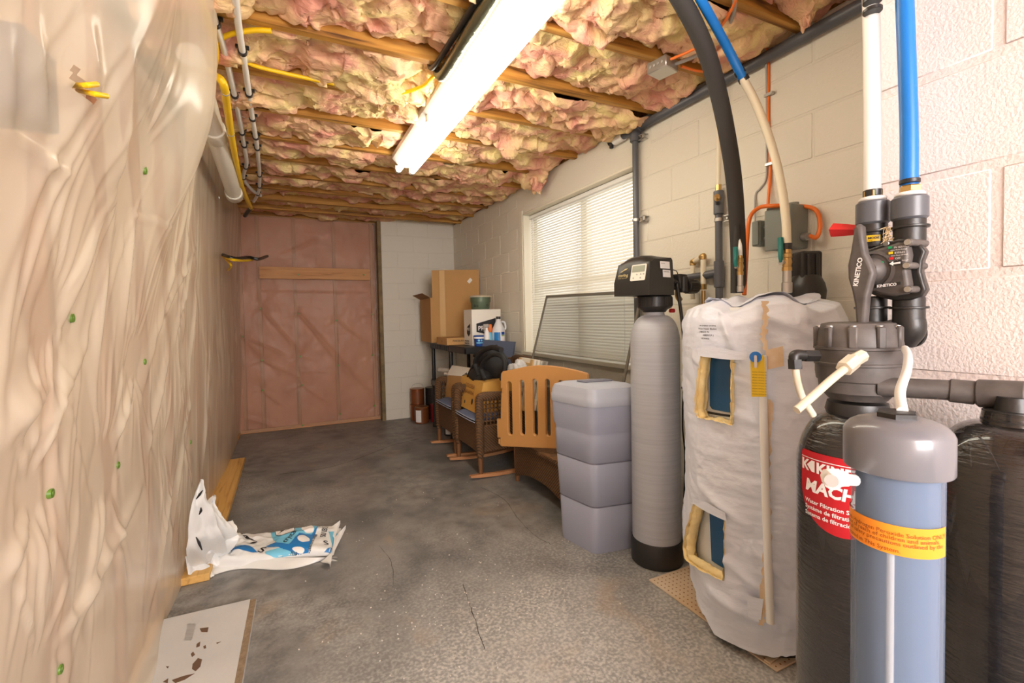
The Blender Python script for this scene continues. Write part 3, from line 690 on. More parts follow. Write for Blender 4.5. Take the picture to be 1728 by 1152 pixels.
for y in ysd:
    if y > YI-0.05: continue
    a = float(xbase(y)); g = G(); g.box(a-0.09, a-0.004, y-0.019, y+0.019, 0.04, 2.34, 0.002); part('stud', g, M['stud'], wall_left)
    A, B = np.meshgrid(np.linspace(y+0.02, min(y+0.386, YI-0.01), 16), np.linspace(0.04, 2.34, 60), indexing='ij')
    gg = G(); gg.grid(np.stack([xbase(A)-0.03+0.018*fbm(A*4, B*3, y, 3, 3), A, B], -1)); gg.ang = 180
    part('insulation_batt', gg, M['batt_pale'], wall_left)
g = G(); g.box(-0.58, -0.49, -2.7, YI, 0, 0.038, 0.002); part('sole_plate', g, M['plank'], wall_left)
iy = lambda y, z: (int(np.argmin(abs(Ya-y))), int(round(z/2.37*219)))
for q in [near_sheet(*p_) for p_ in LN]:
    x = q[0]; g = G(); g.cyl((x-0.004, q[1], q[2]), (x+0.0035, q[1], q[2]), 0.0115, 0.010, 16); g.cyl((x+0.0035, q[1], q[2]), (x+0.005, q[1], q[2]), 0.004, 0.003, 8)
    part('cap_nail', g, M['cap'], wall_left)
# electrical box behind the hole in the sheet, with two yellow cables poking out
q = near_sheet(140, 145); xq = q[0]
g = G(); g.box(xq-0.15, xq-0.055, q[1]-0.05, q[1]+0.07, q[2]-0.07, q[2]+0.07, 0.004); part('outlet_box', g, M['bluewire'], wall_left)
for a, b, cx in (((123, 144), (163, 142), 0.02), ((132, 152), (180, 162), 0.03)):
    p0 = P(*a, X=xq-0.03); p1 = P((a[0]+b[0])/2, (a[1]+b[1])/2+1, X=xq+cx*0.6); p2 = P(*b, X=xq+cx)
    g = G(); g.tube([p0, p1, p2], 0.0048, 10); part('cable_end', g, M['yellow'], wall_left)
# cables sticking out of the sheet near the back corner
p = [P(376, 430, X=-0.44), P(388, 434, X=-0.37), P(400, 436, X=-0.33), P(420, 434, X=-0.27), P(436, 437, X=-0.2), P(451, 432, X=-0.15)]
wires = thing('cable_stub', 'black and yellow cable ends sticking out of the plastic sheet near the back corner', 'cable', p[0])
g = G(); g.tube(p, 0.013, 10); part('black_cable', g, M['black'], wires)
p = [P(376, 432, X=-0.44), P(388, 437, X=-0.37), P(398, 439, X=-0.33), P(413, 440, X=-0.29), P(426, 438, X=-0.25)]
g = G(); g.tube(p, 0.010, 10); part('yellow_cable', g, M['yellow'], wires)
g = G(); g.tube([P(380, 436, X=-0.43), P(390, 448, X=-0.36), P(384, 456, X=-0.42)], 0.008, 8); part('yellow_loop', g, M['yellow'], wires)

# near right wall (rough, pinkish) in front of the white one
wall_near = structure('wall_near')
g = G(); g.box(XP+0.0022, XR+0.1, -2.7, 0.592, 0, 2.585); part('mortar', g, M['mortar_rough'], wall_near)
rows3 = [0.06]+[round(1.284-0.2035*k, 4) for k in range(6, -7, -1)]
rows3 = [r for r in rows3 if r < 2.5]+[2.58]
blocks(wall_near, rows3, lambda i, z0, z1: course(i, -1.43-0.4*0, 0.597, 0.4065, []) if False else [(p, q) for p, q in course(i+1, -1.24+0.0, 0.597, 0.4065, [])], lambda a, z: (XP+0.018, a, z), M['block_rough'], 'xr', depth=0.036, joint=0.011, bev=0.005)
g = G(); g.box(-0.75, XP+0.3, -2.75, -2.7, 0, 2.61); solo('wall_front', g, M['block'], None, None, kind='structure')

# window with casing, panes, blind
win = structure('window_1')
g = G(); xo = XR+0.115
g.box(xo, xo+0.05, WY0, WY0+0.05, WZ0, WZ1, 0.004); g.box(xo, xo+0.05, WY1-0.05, WY1, WZ0, WZ1, 0.004)
g.box(xo, xo+0.05, WY0, WY1, WZ1-0.05, WZ1, 0.004); g.box(xo, xo+0.05, WY0, WY1, WZ0, WZ0+0.05, 0.004); part('window_frame', g, M['white'], win)
ym = 2.93
g = G(); g.box(xo, xo+0.05, ym-0.04, ym+0.04, WZ0+0.05, WZ1-0.05, 0.004); part('mullion', g, M['white'], win)
g = G(); g.box(xo+0.01, xo+0.04, WY0+0.05, WY1-0.05, 1.46, 1.50, 0.003); part('meeting_rail', g, M['white'], win)
for a, b in ((WY0+0.05, ym-0.04), (ym+0.04, WY1-0.05)):
    g = G(); g.box(xo+0.02, xo+0.026, a, b, WZ0+0.05, WZ1-0.05); part('pane', g, M['glass'], win)
g = G(); g.box(XR-0.006, xo, WY1-0.016, WY1+0.0, WZ0, WZ1, 0.002); g.box(XR-0.006, xo, WY0, WY0+0.016, WZ0, WZ1, 0.002); g.box(XR-0.006, xo, WY0, WY1, WZ1-0.016, WZ1, 0.002); part('jamb', g, M['trimpaint'], win)
g = G(); g.box(XR-0.03, xo, WY0-0.03, WY1+0.03, WZ0-0.02, WZ0+0.012, 0.004); part('sill', g, M['trimpaint'], win)
g = G(); g.box(XR-0.012, XR+0.002, WY1, WY1+0.05, WZ0-0.02, WZ1+0.03, 0.003); part('casing', g, M['trimpaint'], win)
blind = thing('window_blind', 'closed cream horizontal slat blind hanging in the window', 'blind', (XR+0.06, 2.95, WZ1-0.02))
xb = XR+0.07
g = G(); g.box(xb-0.02, xb+0.02, WY0+0.02, WY1-0.02, WZ1-0.05, WZ1-0.018, 0.004); part('headrail', g, M['white'], blind)
gs = G(); hw = 0.0135; tilt = math.radians(54); V = []; ns = 4
for k in range(ns+1):
    s_ = -1+2*k/ns; bow = 0.0022*(1-s_*s_)
    V.append((s_*hw*math.cos(tilt)-bow*math.sin(tilt), s_*hw*math.sin(tilt)+bow*math.cos(tilt)))
Vv = [(a, WY0+0.025-2.95, b) for a, b in V]+[(a, WY1-0.025-2.95, b) for a, b in V]
gs.add(Vv, [(k, k+1, k+ns+2, k+ns+1) for k in range(ns)]); gs.ang = 180; ms = mesh_of(gs, M['blind'], 'slat')
zz = WZ1-0.062
while zz > WZ0+0.03: shared('slat', ms, blind, (xb, 2.95, zz)); zz -= 0.0212
g = G(); g.box(xb-0.012, xb+0.012, WY0+0.025, WY1-0.025, WZ0+0.012, WZ0+0.028, 0.004); part('bottom_rail', g, M['white'], blind)
for y in (WY0+0.2, ym, WY1-0.2):
    g = G(); g.cyl((xb-0.013, y, WZ0+0.02), (xb-0.013, y, WZ1-0.05), 0.0012, n=6); part('ladder_cord', g, M['white'], blind)
g = G(); g.cyl((xb-0.03, WY1-0.10, 1.36), (xb-0.025, WY1-0.10, WZ1-0.05), 0.004, n=8); part('wand', g, M['white'], blind)
# ------------------------------------------------------------------ ceiling fixture and overhead lines
lamp = thing('fluorescent_light', 'long white twin tube fluorescent light on the ceiling joists', 'light', (0.77, 2.02, 2.25))
g = G(); V = []; prof = [(0.685, 2.345), (0.685, 2.315), (0.735, 2.262), (0.805, 2.262), (0.855, 2.315), (0.855, 2.345)]
for y in (0.80, 3.235): V += [(a, y, b) for a, b in prof]
n = len(prof); Fc = [(k, (k+1) % n, (k+1) % n+n, k+n) for k in range(n)]+[tuple(range(n-1, -1, -1)), tuple(range(n, 2*n))]
g.add(V, Fc); part('housing', g, M['lampwhite'], lamp)
for x in (0.722, 0.818):
    g = G(); g.cyl((x, 0.84, 2.240), (x, 3.21, 2.240), 0.019, n=20); part('tube', g, M['tube'], lamp)
    for y0, y1 in ((0.80, 0.84), (3.21, 3.25)):
        g = G(); g.cyl((x, y0, 2.240), (x, y1, 2.240), 0.0195, n=20, bev=0.003); g.box(x-0.02, x+0.02, (y0+y1)/2-0.012, (y0+y1)/2+0.012, 2.240, 2.268, 0.002); part('end_socket', g, M['lampwhite'], lamp)
g = G(); g.box(0.700, 0.716, 2.42, 2.45, 2.26, 2.30, 0.002); part('clip', g, M['steel'], lamp)

g = G(); pts = [(0.672, 0.9, 2.315), (0.674, 1.2, 2.312), (0.672, 1.5, 2.315), (0.668, 1.75, 2.31), (0.672, 1.95, 2.312), (0.67, 2.05, 2.318), (0.665, 2.085, 2.36), (0.66, 2.09, 2.45)]
g.tube(pts, [0.026, 0.029, 0.024, 0.03, 0.026, 0.029, 0.027, 0.029, 0.028, 0.026], 14, 10)
duct = solo('foil_wrapped_line', g, M['foil'], 'dark foil wrapped line running beside the fluorescent light', 'pipe')
g = G(); g.tube([(0.635, 0.9, 2.335), (0.636, 1.4, 2.33), (0.633, 1.8, 2.335), (0.625, 2.06, 2.345), (0.622, 2.09, 2.44)], 0.012, 10)
solo('black_line', g, M['black'], 'thin black line between the foil wrapped line and the insulation', 'pipe')

def line_with_clips(name, label, cat, pts, r, mat, clips, clipmat, group=None, per=8):
    p = spline(pts, per); t = thing(name, label, cat, p[0], group)
    g = G(); g.tube(pts, r, 12, per); part('pipe', g, mat, t)
    for f in clips:
        i = min(int(f*(len(p)-1)), len(p)-2); d = norm(p[i+1]-p[i]); g = G(); g.cyl(p[i]-d*0.010, p[i]+d*0.010, r+0.005, n=12, bev=0.002)
        x, y, _ = frame_from(d); g.obox(p[i]+np.array([0, 0, r+0.006]), (0.05, 0.018, 0.012), np.stack([norm(np.array([1, 0, 0])), norm(np.array([0, 1, 0])), np.array([0, 0, 1])], 1), 0.002)
        part('clip', g, clipmat, t)
    return t
zz = 2.322
line_with_clips('water_line', 'left white water pipe with black clips under the joists', 'pipe', [P(340, -60, Z=zz), P(358, 20, Z=zz), P(382, 100, Z=zz), P(402, 190, Z=zz), P(411, 240, Z=zz), P(416, 275, Z=zz-0.01), P(411, 300, Z=zz), P(425, 320, Z=zz), P(440, 330, Z=zz+0.01)], 0.0125, M['whitepipe'], [0.17, 0.33, 0.46, 0.53, 0.66, 0.76], M['black'])
line_with_clips('water_line', 'right white water pipe with black clips under the joists', 'pipe', [P(392, -60, Z=zz), P(402, 40, Z=zz), P(416, 130, Z=zz), P(426, 200, Z=zz), P(434, 250, Z=zz), P(438, 300, Z=zz), P(436, 325, Z=zz), P(428, 340, Z=zz)], 0.0125, M['whitepipe'], [0.22, 0.34, 0.44, 0.52, 0.58, 0.7, 0.8, 0.88], M['black'])
g = G(); g.tube([P(365, 165, Z=2.36), P(395, 188, Z=2.345), P(425, 200, Z=2.335)], 0.009, 10); solo('branch_line', g, M['whitepipe'], 'short white branch pipe crossing between the two clipped water pipes', 'pipe')
def gas(name, label, pts, r, rings=()):
    t = thing(name, label, 'pipe', pts[0]); p = spline(pts, 8)
    g = G(); g.tube(pts, r, 14, 8); part('hose', g, M['yellow'], t)
    for f in rings:
        i = int(f*(len(p)-2)); d = norm(p[i+1]-p[i]); g = G(); g.cyl(p[i]-d*0.004, p[i]+d*0.004, r+0.0015, n=14); part('ring', g, M['greywire'], t)
    return t
gas('gas_line', 'yellow flexible gas line dropping along the white drain pipe', [P(348, 118, Z=2.24), P(362, 128, Z=2.22), P(377, 142, Z=2.18), P(384, 185, Z=2.17), P(394, 250, Z=2.16), P(408, 315, Z=2.16), P(424, 352, Z=2.19)], 0.016, (0.42, 0.62))
g = G(); g.cyl(P(424, 350, Z=2.19), P(413, 364, Z=2.16), 0.017, n=12, bev=0.003); solo('line_end', g, M['black'], 'black rubber end on the yellow gas line by the back wall', 'cap')
gas('gas_line', 'yellow flexible gas line looping down from the first joist at upper left', [P(330, -30, Z=2.29), P(345, 20, Z=2.28), P(357, 55, Z=2.28), P(363, 90, Z=2.28), P(358, 125, Z=2.28)], 0.014)
gas('gas_line', 'yellow cable passing behind the white pipes into the joist bay', [P(341, 108, Z=2.30), P(352, 88, Z=2.31), P(372, 66, Z=2.325), P(395, 56, Z=2.33), P(430, 51, Z=2.335), P(458, 52, Z=2.34)], 0.010)
gas('electric_cable', 'yellow cable stapled along the second joist toward the light', [P(415, 105, Z=2.335), P(440, 114, Z=2.335), P(500, 128, Z=2.335), P(560, 141, Z=2.335), P(620, 152, Z=2.335), P(668, 158, Z=2.335), P(712, 146, Z=2.34), P(728, 132, Z=2.34), P(745, 117, Z=2.345)], 0.0085)
# white drain pipe
drain = thing('drain_pipe', 'thick white drain pipe sloping along the top of the left wall', 'pipe', (-0.30, 2.2, 2.24))
a, b = np.array([-0.30, 2.15, 2.245]), np.array([-0.30, 3.72, 2.10]); d = norm(b-a)
g = G(); g.cyl(a, b, 0.046, n=28); part('pipe', g, M['pvcwhite'], drain)
c1 = P(357, 205, X=-0.30)
for c, l, r in ((a+d*0.60, 0.11, 0.054), (b-d*0.04, 0.08, 0.054)):
    g = G(); g.lathe([(r-0.004, 0), (r, 0.004), (r, l-0.004), (r-0.003, l), (r-0.016, l), (r-0.016, l-0.05)], c, 28, d); part('coupling', g, M['pvcwhite'], drain)
# grey vent pipe along the top of the right wall, tee and drop pipe at the window
xg = XR-0.032
vent = thing('grey_pipe_run', 'grey plastic pipe run along the wall top with a drop beside the window', 'pipe', (xg, 2.2, 2.31))
zt = 2.315
g = G(); g.cyl((xg, 2.30, zt), (xg, 0.60, zt), 0.024, n=20); part('pipe', g, M['pvcgrey'], vent)
ty = P(1072, 240, X=xg)[1]
g = G(); g.cyl((xg, ty-0.055, zt), (xg, ty+0.055, zt), 0.031, n=20, bev=0.003); g.cyl((xg, ty, zt), (xg, ty, zt-0.075), 0.031, n=20, bev=0.003); part('tee', g, M['pvcgrey'], vent)
g = G(); g.cyl((xg, ty, zt-0.05), (xg, ty, 0.15), 0.018, n=18); part('drop_pipe', g, M['pvcgrey'], vent)
g = G(); g.cyl((xg, 2.28, zt), (xg, 2.37, zt), 0.030, n=20, bev=0.004); part('bushing', g, M['whitepipe'], vent, 'white bushing')
g = G(); g.cyl((xg, 2.36, zt), (xg, 2.42, zt-0.002), 0.016, n=14); g.box(xg-0.012, xg+0.012, 2.39, 2.41, zt-0.04, zt+0.04, 0.004); part('shut_off', g, M['black'], vent)
def clamp(x, y, z, parent, r):
    g = G(); g.cyl((x, y, z-0.008), (x, y, z+0.008), r+0.004, n=18); part('clamp', g, M['steel'], parent)
    g = G(); g.box(x-0.004, XR+0.002, y-0.075, y-0.030, z-0.016, z-0.010, 0.001); g.box(x-0.004, XR+0.002, y-0.075, y-0.030, z+0.010, z+0.016, 0.001); g.box(x-0.004, x+0.004, y-0.075, y-0.06, z-0.016, z+0.016, 0.001); g.cyl((x-0.006, y-0.05, z), (x+0.03, y-0.05, z), 0.005, n=8); part('strut', g, M['steel'], parent)
for py in (236, 372, 500): clamp(xg, ty, P(1072, py, X=xg)[2], vent, 0.018)
# grey drop pipe behind the heater with the brass valve and cream pipe above
x2 = XR-0.035; y2 = P(1213, 400, X=x2)[1]
zc = lambda py: P(1213, py, X=x2)[2]
drop = thing('grey_riser_pipe', 'grey plastic riser pipe behind the white water heater, with cream pipe above it', 'pipe', (x2, y2, 0.9))
g = G(); g.cyl((x2, y2, 0.60), (x2, y2, zc(345)), 0.017, n=18); part('pipe', g, M['pvcgrey'], drop)
g = G(); g.cyl((x2, y2, zc(362)), (x2, y2, zc(322)), 0.0235, n=18, bev=0.003); part('coupling', g, M['pvcgrey'], drop)
g = G(); d2 = norm(np.array([-0.75, -0.5, 0.35])); o = np.array([x2, y2, zc(345)]); g.cyl(o, o+d2*0.05, 0.016, n=14); part('side_outlet', g, M['pvcgrey'], drop)
g = G(); g.cyl(o+d2*0.035, o+d2*0.075, 0.012, n=14, bev=0.002); g.cyl(o+d2*0.05, o+d2*0.056, 0.014, n=14); part('drain_cock', g, M['brass'], drop, 'brass drain cock')
g = G(); g.cyl((x2, y2, zc(324)), (x2, y2, zc(312)), 0.015, n=14); part('brass_collar', g, M['brass'], drop)
g = G(); q0 = np.array([x2, y2, zc(318)]); g.tube([q0, P(1213, 200, X=x2), P(1215, 110, X=x2-0.01), P(1219, 30, X=x2-0.05), P(1224, -30, X=x2-0.09)], 0.0105, 12); part('cream_pipe', g, M['cream'], drop, 'cream coloured pipe')
g = G(); g.cyl((x2, y2, zc(485)), (x2, y2, zc(440)), 0.0235, n=18, bev=0.003); g.cyl((x2, y2, zc(460)), (x2-0.0, y2+0.09, zc(462)), 0.0215, n=16, bev=0.003); part('tee', g, M['pvcgrey'], drop)
g = G(); g.cyl((x2, y2+0.06, zc(461)), (x2, y2+0.36, zc(463)), 0.0165, n=16); part('side_pipe', g, M['pvcgrey'], drop)
clamp(x2, y2, zc(371), drop, 0.017)
# cream loop with copper coloured rings
lo = thing('cream_pipe_loop', 'cream pipe loop with copper rings beside the grey riser pipe', 'pipe', P(1188, 490, D=2.22))
A0, A1, A2, A3 = P(1169, 505, D=2.40), P(1169, 442, D=2.40), P(1187, 432, D=2.32), P(1187, 480, D=2.32)
g = G(); g.cyl(A0, A1, 0.0125, n=14); g.cyl(A1, A2, 0.0125, n=14); g.cyl(A2, A3, 0.0135, n=14); part('pipe', g, M['cream'], lo)
for c, d in ((A1, (0, 0, 1)), (A2, (0, 0, 1))):
    g = G(); g.ball(c, 0.0155, 16, 10); g.cyl(c-np.array([0, 0, 0.018]), c, 0.0155, n=14, bev=0.002); e = norm((A2-A1) if c is A1 else (A1-A2)); g.cyl(c, c+e*0.02, 0.0155, n=14, bev=0.002); part('elbow', g, M['brass'], lo)
g = G(); g.cyl(A3-np.array([0, 0, 0.025]), A3+np.array([0, 0, 0.003]), 0.017, n=8); g.cyl(A3-np.array([0, 0, 0.03]), A3-np.array([0, 0, 0.2]), 0.01, n=12); part('union', g, M['brass'], lo)

# ceiling junction box with orange cables
jb = P(1118, 114, Z=2.33)
jbox = thing('junction_box', 'grey metal junction box under a joist with orange cables', 'box', jb)
g = G(); R = np.array(Matrix.Rotation(math.radians(12), 3, 'Z')); g.obox(jb, (0.095, 0.10, 0.052), R, 0.004); part('body', g, M['steel'], jbox)
for k in range(4):
    g = G(); g.cyl(jb+R@np.array([-0.048, -0.03+0.02*k, 0]), jb+R@np.array([-0.0495, -0.03+0.02*k, 0]), 0.006, n=10); part('knockout', g, M['greywire'], jbox)
for a, pts, m in ((0, [(1132, 100), (1160, 88), (1190, 72), (1220, 40), (1240, 5), (1246, -20)], 'orange'), (1, [(1150, 112), (1180, 120), (1215, 118), (1240, 100)], 'orange'), (2, [(1140, 108), (1165, 98), (1200, 80), (1225, 50), (1238, 20), (1240, -15)], 'greywire')):
    g = G(); g.tube([P(x, y, Z=2.325+0.004*a) for x, y in pts], 0.006 if m == 'orange' else 0.008, 10); part('cable', g, M[m], jbox)

# ------------------------------------------------------------------ electrics on the right wall
xw = XR-0.004
q0, q1 = P(1291, 350, X=XR-0.12), P(1333, 420, X=XR-0.12)
by0, by1, bz0, bz1 = q1[1], q0[1], P(1310, 420, X=XR-0.12)[2], P(1310, 347, X=XR-0.12)[2]
dis = thing('disconnect_box', 'large grey green electrical disconnect box on the block wall above the heater', 'box', (XR-0.06, (by0+by1)/2, bz0))
g = G(); g.box(XR-0.115, XR-0.003, by0, by1, bz0, bz1, 0.004); part('body', g, M['greybox'], dis)
g = G(); g.box(XR-0.122, XR-0.112, by0-0.002, by1+0.002, bz0-0.004, bz1-0.012, 0.003); part('cover', g, M['greybox'], dis)
g = G(); g.cyl((XR-0.05, (by0+by1)/2-0.02, bz1-0.002), (XR-0.05, (by0+by1)/2-0.02, bz1+0.012), 0.022, n=14); part('hub', g, M['greybox'], dis)
g = G(); cn = np.array([XR-0.04, by0, P(1349, 401, X=XR-0.04)[2]]); g.cyl(cn, cn+np.array([0, -0.02, 0]), 0.016, n=12); g.cyl(cn+np.array([0, -0.02, 0]), cn+np.array([0, -0.03, 0]), 0.012, n=8); part('cable_connector', g, M['steel'], dis)
oc = [cn+np.array([0, -0.03, 0]), P(1378, 400, X=XR-0.045), P(1384, 380, X=XR-0.03), P(1376, 354, X=XR-0.03), P(1345, 347, X=XR-0.03), P(1310, 347, X=XR-0.135), P(1282, 350, X=XR-0.12), P(1266, 366, X=XR-0.11), P(1261, 400, X=XR-0.14), P(1259, 440, X=XR-0.2), P(1257, 475, X=XR-0.25), P(1256, 497, X=XR-0.27)]
g = G(); g.tube(oc, 0.0085, 12, 8); part('orange_cable', g, M['orange'], dis)
sb = thing('switch_box', 'small grey electrical box left of the large disconnect box', 'box', (XR-0.03, P(1276, 390, X=XR-0.05)[1], P(1276, 414, X=XR-0.05)[2]))
s0, s1 = P(1268, 374, X=XR-0.06), P(1282, 414, X=XR-0.06)
g = G(); g.box(XR-0.058, XR-0.003, s1[1], s0[1], s1[2], s0[2], 0.003); part('body', g, M['greybox'], sb)
g = G(); g.box(XR-0.064, XR-0.056, s1[1]+0.004, s0[1]-0.004, s1[2]+0.004, s0[2]-0.004, 0.002); part('cover', g, M['greybox'], sb)
for z in (s1[2]+0.03, s0[2]-0.03):
    g = G(); g.cyl((XR-0.03, s1[1], z), (XR-0.03, s1[1]-0.014, z), 0.008, n=10); part('side_screw', g, M['greybox'], sb)
cab = thing('wall_cable', 'orange and white cables clipped down the block wall to the boxes', 'cable', P(1297, 85, X=xw))
g = G(); g.tube([P(1294, 75, X=xw-0.02), P(1297, 120, X=xw), P(1297, 200, X=xw), P(1300, 280, X=xw), P(1296, 345, X=xw-0.02)], 0.0065, 10, 8); part('orange_cable', g, M['orange'], cab)
g = G(); g.tube([P(1292, 75, X=xw-0.02), P(1294, 160, X=xw), P(1294, 250, X=xw), P(1293, 300, X=xw), P(1283, 318, X=xw), P(1275, 330, X=xw), P(1274, 375, X=xw-0.02)], 0.0045, 10, 8); part('white_cable', g, M['greywire'], cab)
for x, y in ((1298, 160), (1300, 277)):
    q = P(x, y, X=xw); g = G(); g.box(XR-0.016, XR-0.001, q[1]-0.024, q[1]+0.018, q[2]-0.007, q[2]+0.007, 0.002); g.cyl((XR-0.016, q[1]-0.02, q[2]), (XR-0.022, q[1]-0.02, q[2]), 0.006, n=8); part('clip', g, M['steel'], cab)
# ------------------------------------------------------------------ water heater
HX, HY, HR, HT = 1.638, 1.185, 0.278, 1.272
heater = thing('water_heater', 'water heater wrapped in a wrinkled white insulation blanket with two cut openings', 'water heater', (HX, HY, 0.0))
TR = 0.236
g = G(); g.lathe([(TR-0.02, 0.03), (TR, 0.05), (TR, 1.20), (TR-0.03, 1.235), (0.02, 1.25)], (HX, HY, 0), 48); part('tank', g, M['heaterwhite'], heater)
g = G(); g.lathe([(TR-0.03, 0.0), (TR-0.02, 0.05)], (HX, HY, 0), 36); part('base', g, M['black'], heater)
face = math.atan2(-HY, -HX)
def hang(px, py, R=HR):
    """angle and height on the blanket of a photo pixel"""
    d = CW+CR*(px-864)/F_PX-CU*(py-576-SHIFT)/F_PX
    dx, dy = d[0], d[1]; ox, oy = -HX, -HY
    A = dx*dx+dy*dy; B = 2*(ox*dx+oy*dy); Cc = ox*ox+oy*oy-R*R; disc_ = B*B-4*A*Cc
    t = (-B-math.sqrt(max(disc_, 0)))/(2*A); q = CAM+d*t
    a = math.atan2(q[1]-HY, q[0]-HX)-face
    while a > PI: a -= 2*PI
    while a < -PI: a += 2*PI
    return a, q[2]
open_hi = [hang(*p) for p in ((1186, 597), (1235, 604), (1237, 640), (1235, 700), (1236, 716), (1205, 708), (1180, 704), (1176, 690), (1180, 640))]
open_lo = [hang(*p) for p in ((1176, 845), (1200, 858), (1224, 872), (1224, 930), (1222, 978), (1190, 962), (1160, 942), (1157, 920), (1166, 880))]
nA, nZ = 300, 300
Ag, Zg2 = np.meshgrid(np.linspace(-PI, PI, nA), np.linspace(0.0, 1.0, nZ), indexing='ij')
zbot = 0.10-0.065*sstep(-1.3, -0.4, Ag)*sstep(1.0, 0.4, Ag)-0.03*np.cos(Ag*3+1)+0.012*fbm(Ag*4, Ag*0, 1, 3, 3)
zbot = np.clip(zbot, 0.028, 0.16)
ztop = HT-0.012+0.018*np.sin(Ag*5+0.6)*0.6+0.010*fbm(Ag*3, Ag*0, 2, 5, 3)
Zh = zbot+(ztop-zbot)*Zg2
rad = HR+0.010*fbm(Ag*2.2, Zh*3, 3, 7, 2)+0.0035*np.abs(fbm(Ag*5+Zh*4, Zh*13, 1, 9, 3))+0.0016*fbm(Ag*2, Zh*38, 1, 11, 2)
diag = seg_field(Ag, Zh, [((-0.9, 1.05), (0.1, 0.95), 0.012, 0.02), ((-0.8, 0.92), (0.0, 0.84), 0.010, 0.018), ((-0.8, 0.58), (-0.1, 0.48), 0.012, 0.02), ((-0.1, 0.42), (0.35, 0.30), 0.012, 0.02), ((-0.5, 0.36), (0.2, 0.24), 0.014, 0.02), ((-0.6, 0.20), (0.2, 0.14), 0.012, 0.02), ((0.1, 1.20), (0.7, 1.12), 0.014, 0.02), ((-0.5, 1.22), (-0.2, 1.05), 0.014, 0.03), ((0.4, 1.2), (0.9, 1.24), 0.014, 0.03)])
rad = rad+diag-0.05*sstep(0.16, 0.02, Zg2)*0.6-0.075*sstep(0.975, 1.0, Zg2)-0.02*sstep(0.93, 0.98, Zg2)
def ringpt(A, Zz, R): return np.stack([HX+R*np.cos(face+A), HY+R*np.sin(face+A), Zz], -1)
ca = (Ag[:-1, :-1]+Ag[1:, 1:])/2; cz = (Zh[:-1, :-1]+Zh[1:, 1:])/2
keep = ~(inside(open_hi, ca, cz) | inside(open_lo, ca, cz))
g = G(); g.grid(ringpt(Ag, Zh, rad), keep); g.ang = 180; part('blanket', g, M['heaterwrap'], heater)
# top of the blanket folded in over the tank
A1_, R1_ = np.meshgrid(np.linspace(-PI, PI, 120), np.linspace(0, 1, 12), indexing='ij')
zt_ = HT-0.012+0.018*np.sin(A1_*5+0.6)*0.6+0.010*fbm(A1_*3, A1_*0, 2, 5, 3)
g = G(); g.grid(ringpt(A1_, zt_+0.008*np.sin(R1_*9+A1_*4)+0.004, (HR-0.085)*(1-R1_)+0.03*R1_+0.003)); g.ang = 180; part('blanket_top', g, M['heaterwrap'], heater)
def opening(poly):
    n = len(poly)
    P2 = []
    for i in range(n):
        a, b = np.array(poly[i]), np.array(poly[(i+1) % n])
        for k in range(6): P2.append(a+(b-a)*k/6)
    P2 = np.array(P2); c = P2.mean(0); m = len(P2); V = []; Fc = []
    lay = 5
    for L in range(lay):
        f = L/(lay-1); R = HR+0.012-(HR+0.012-TR-0.004)*f
        for k, q in enumerate(P2):
            jag = 0.004*rng.uniform(-1, 1)+0.006*f*(0.6+0.5*math.sin(k*0.9))
            dv = c-q; dv = dv/(np.linalg.norm(dv)+1e-9); qq = q+dv*np.array([jag/HR, jag])
            V.append(ringpt(qq[0], qq[1], R))
    for L in range(lay-1):
        for k in range(m): Fc.append((L*m+k, L*m+(k+1) % m, (L+1)*m+(k+1) % m, (L+1)*m+k))
    g = G(); g.add(V, Fc); g.ang = 180; part('cut_fibreglass_edge', g, M['fibre'], heater)
opening(open_hi); opening(open_lo)
# yellow fibreglass turned out at the cut edges
def strip(pxs, wd, mat, name, r0=0.012, lift=0.0):
    pts = [hang(*p) for p in pxs]; g = G(); pp = spline([ringpt(a, z, HR+r0+lift) for a, z in pts], 8)
    g.tube(pp, [wd*(0.8+0.3*rng.random()) for _ in range(len(pp))], 10, 1, smooth=False); g.ang = 180; return part(name, g, mat, heater)
strip([(1187, 600), (1183, 625), (1180, 660), (1178, 690), (1183, 706)], 0.014, M['fibre'], 'fibreglass_roll', -0.010)
strip([(1237, 612), (1235, 650), (1236, 690), (1233, 716)], 0.006, M['fibre'], 'fibreglass_roll', -0.002)
strip([(1178, 850), (1169, 880), (1162, 910), (1162, 938)], 0.017, M['fibre'], 'fibreglass_roll', -0.010)
strip([(1162, 940), (1180, 952), (1200, 964), (1222, 976)], 0.016, M['fibre'], 'fibreglass_roll', -0.010)
strip([(1235, 990), (1215, 1020), (1240, 1045), (1268, 1062)], 0.007, M['fibre'], 'fibreglass_roll', -0.03)
def skin(poly, mat, name, R, label=None, w0=0.0, parent=heater, step=0.015):
    g2 = slice_geo(flat_geo([[(a*R, z) for a, z in poly]]), step, 0.03); g = G(); g.mapped(g2, lambda u, v, wv: ringpt(np.float64(u/R), np.float64(v), R+w0)); g.ang = 180; return part(name, g, mat, parent, label)
def tpoly(pxs): return [hang(x, y, TR) for x, y in pxs]
skin(tpoly([(1199, 590), (1240, 590), (1240, 697), (1203, 690), (1199, 684)]), M['heaterblue'], 'upper_cover', TR+0.004, 'dark blue cover seen through the upper opening')
skin(tpoly([(1196, 693), (1240, 700), (1240, 704), (1196, 697)]), M['print_black'], 'dark_line', TR+0.005)
skin(tpoly([(1198, 850), (1226, 850), (1226, 960), (1202, 945)]), M['heaterblue'], 'lower_cover', TR+0.004, 'dark blue cover seen through the lower opening')
gt = G()
for k, py in enumerate((702, 705, 708)):
    a, z = hang(1202, py, TR); gt.mapped(slice_geo(text_geo(':::.::..:::.::', 0.012), 0.02), lambda u, v, wv, z=z, a=a: ringpt(np.float64(a+u/TR), np.float64(z+v), TR+0.006))
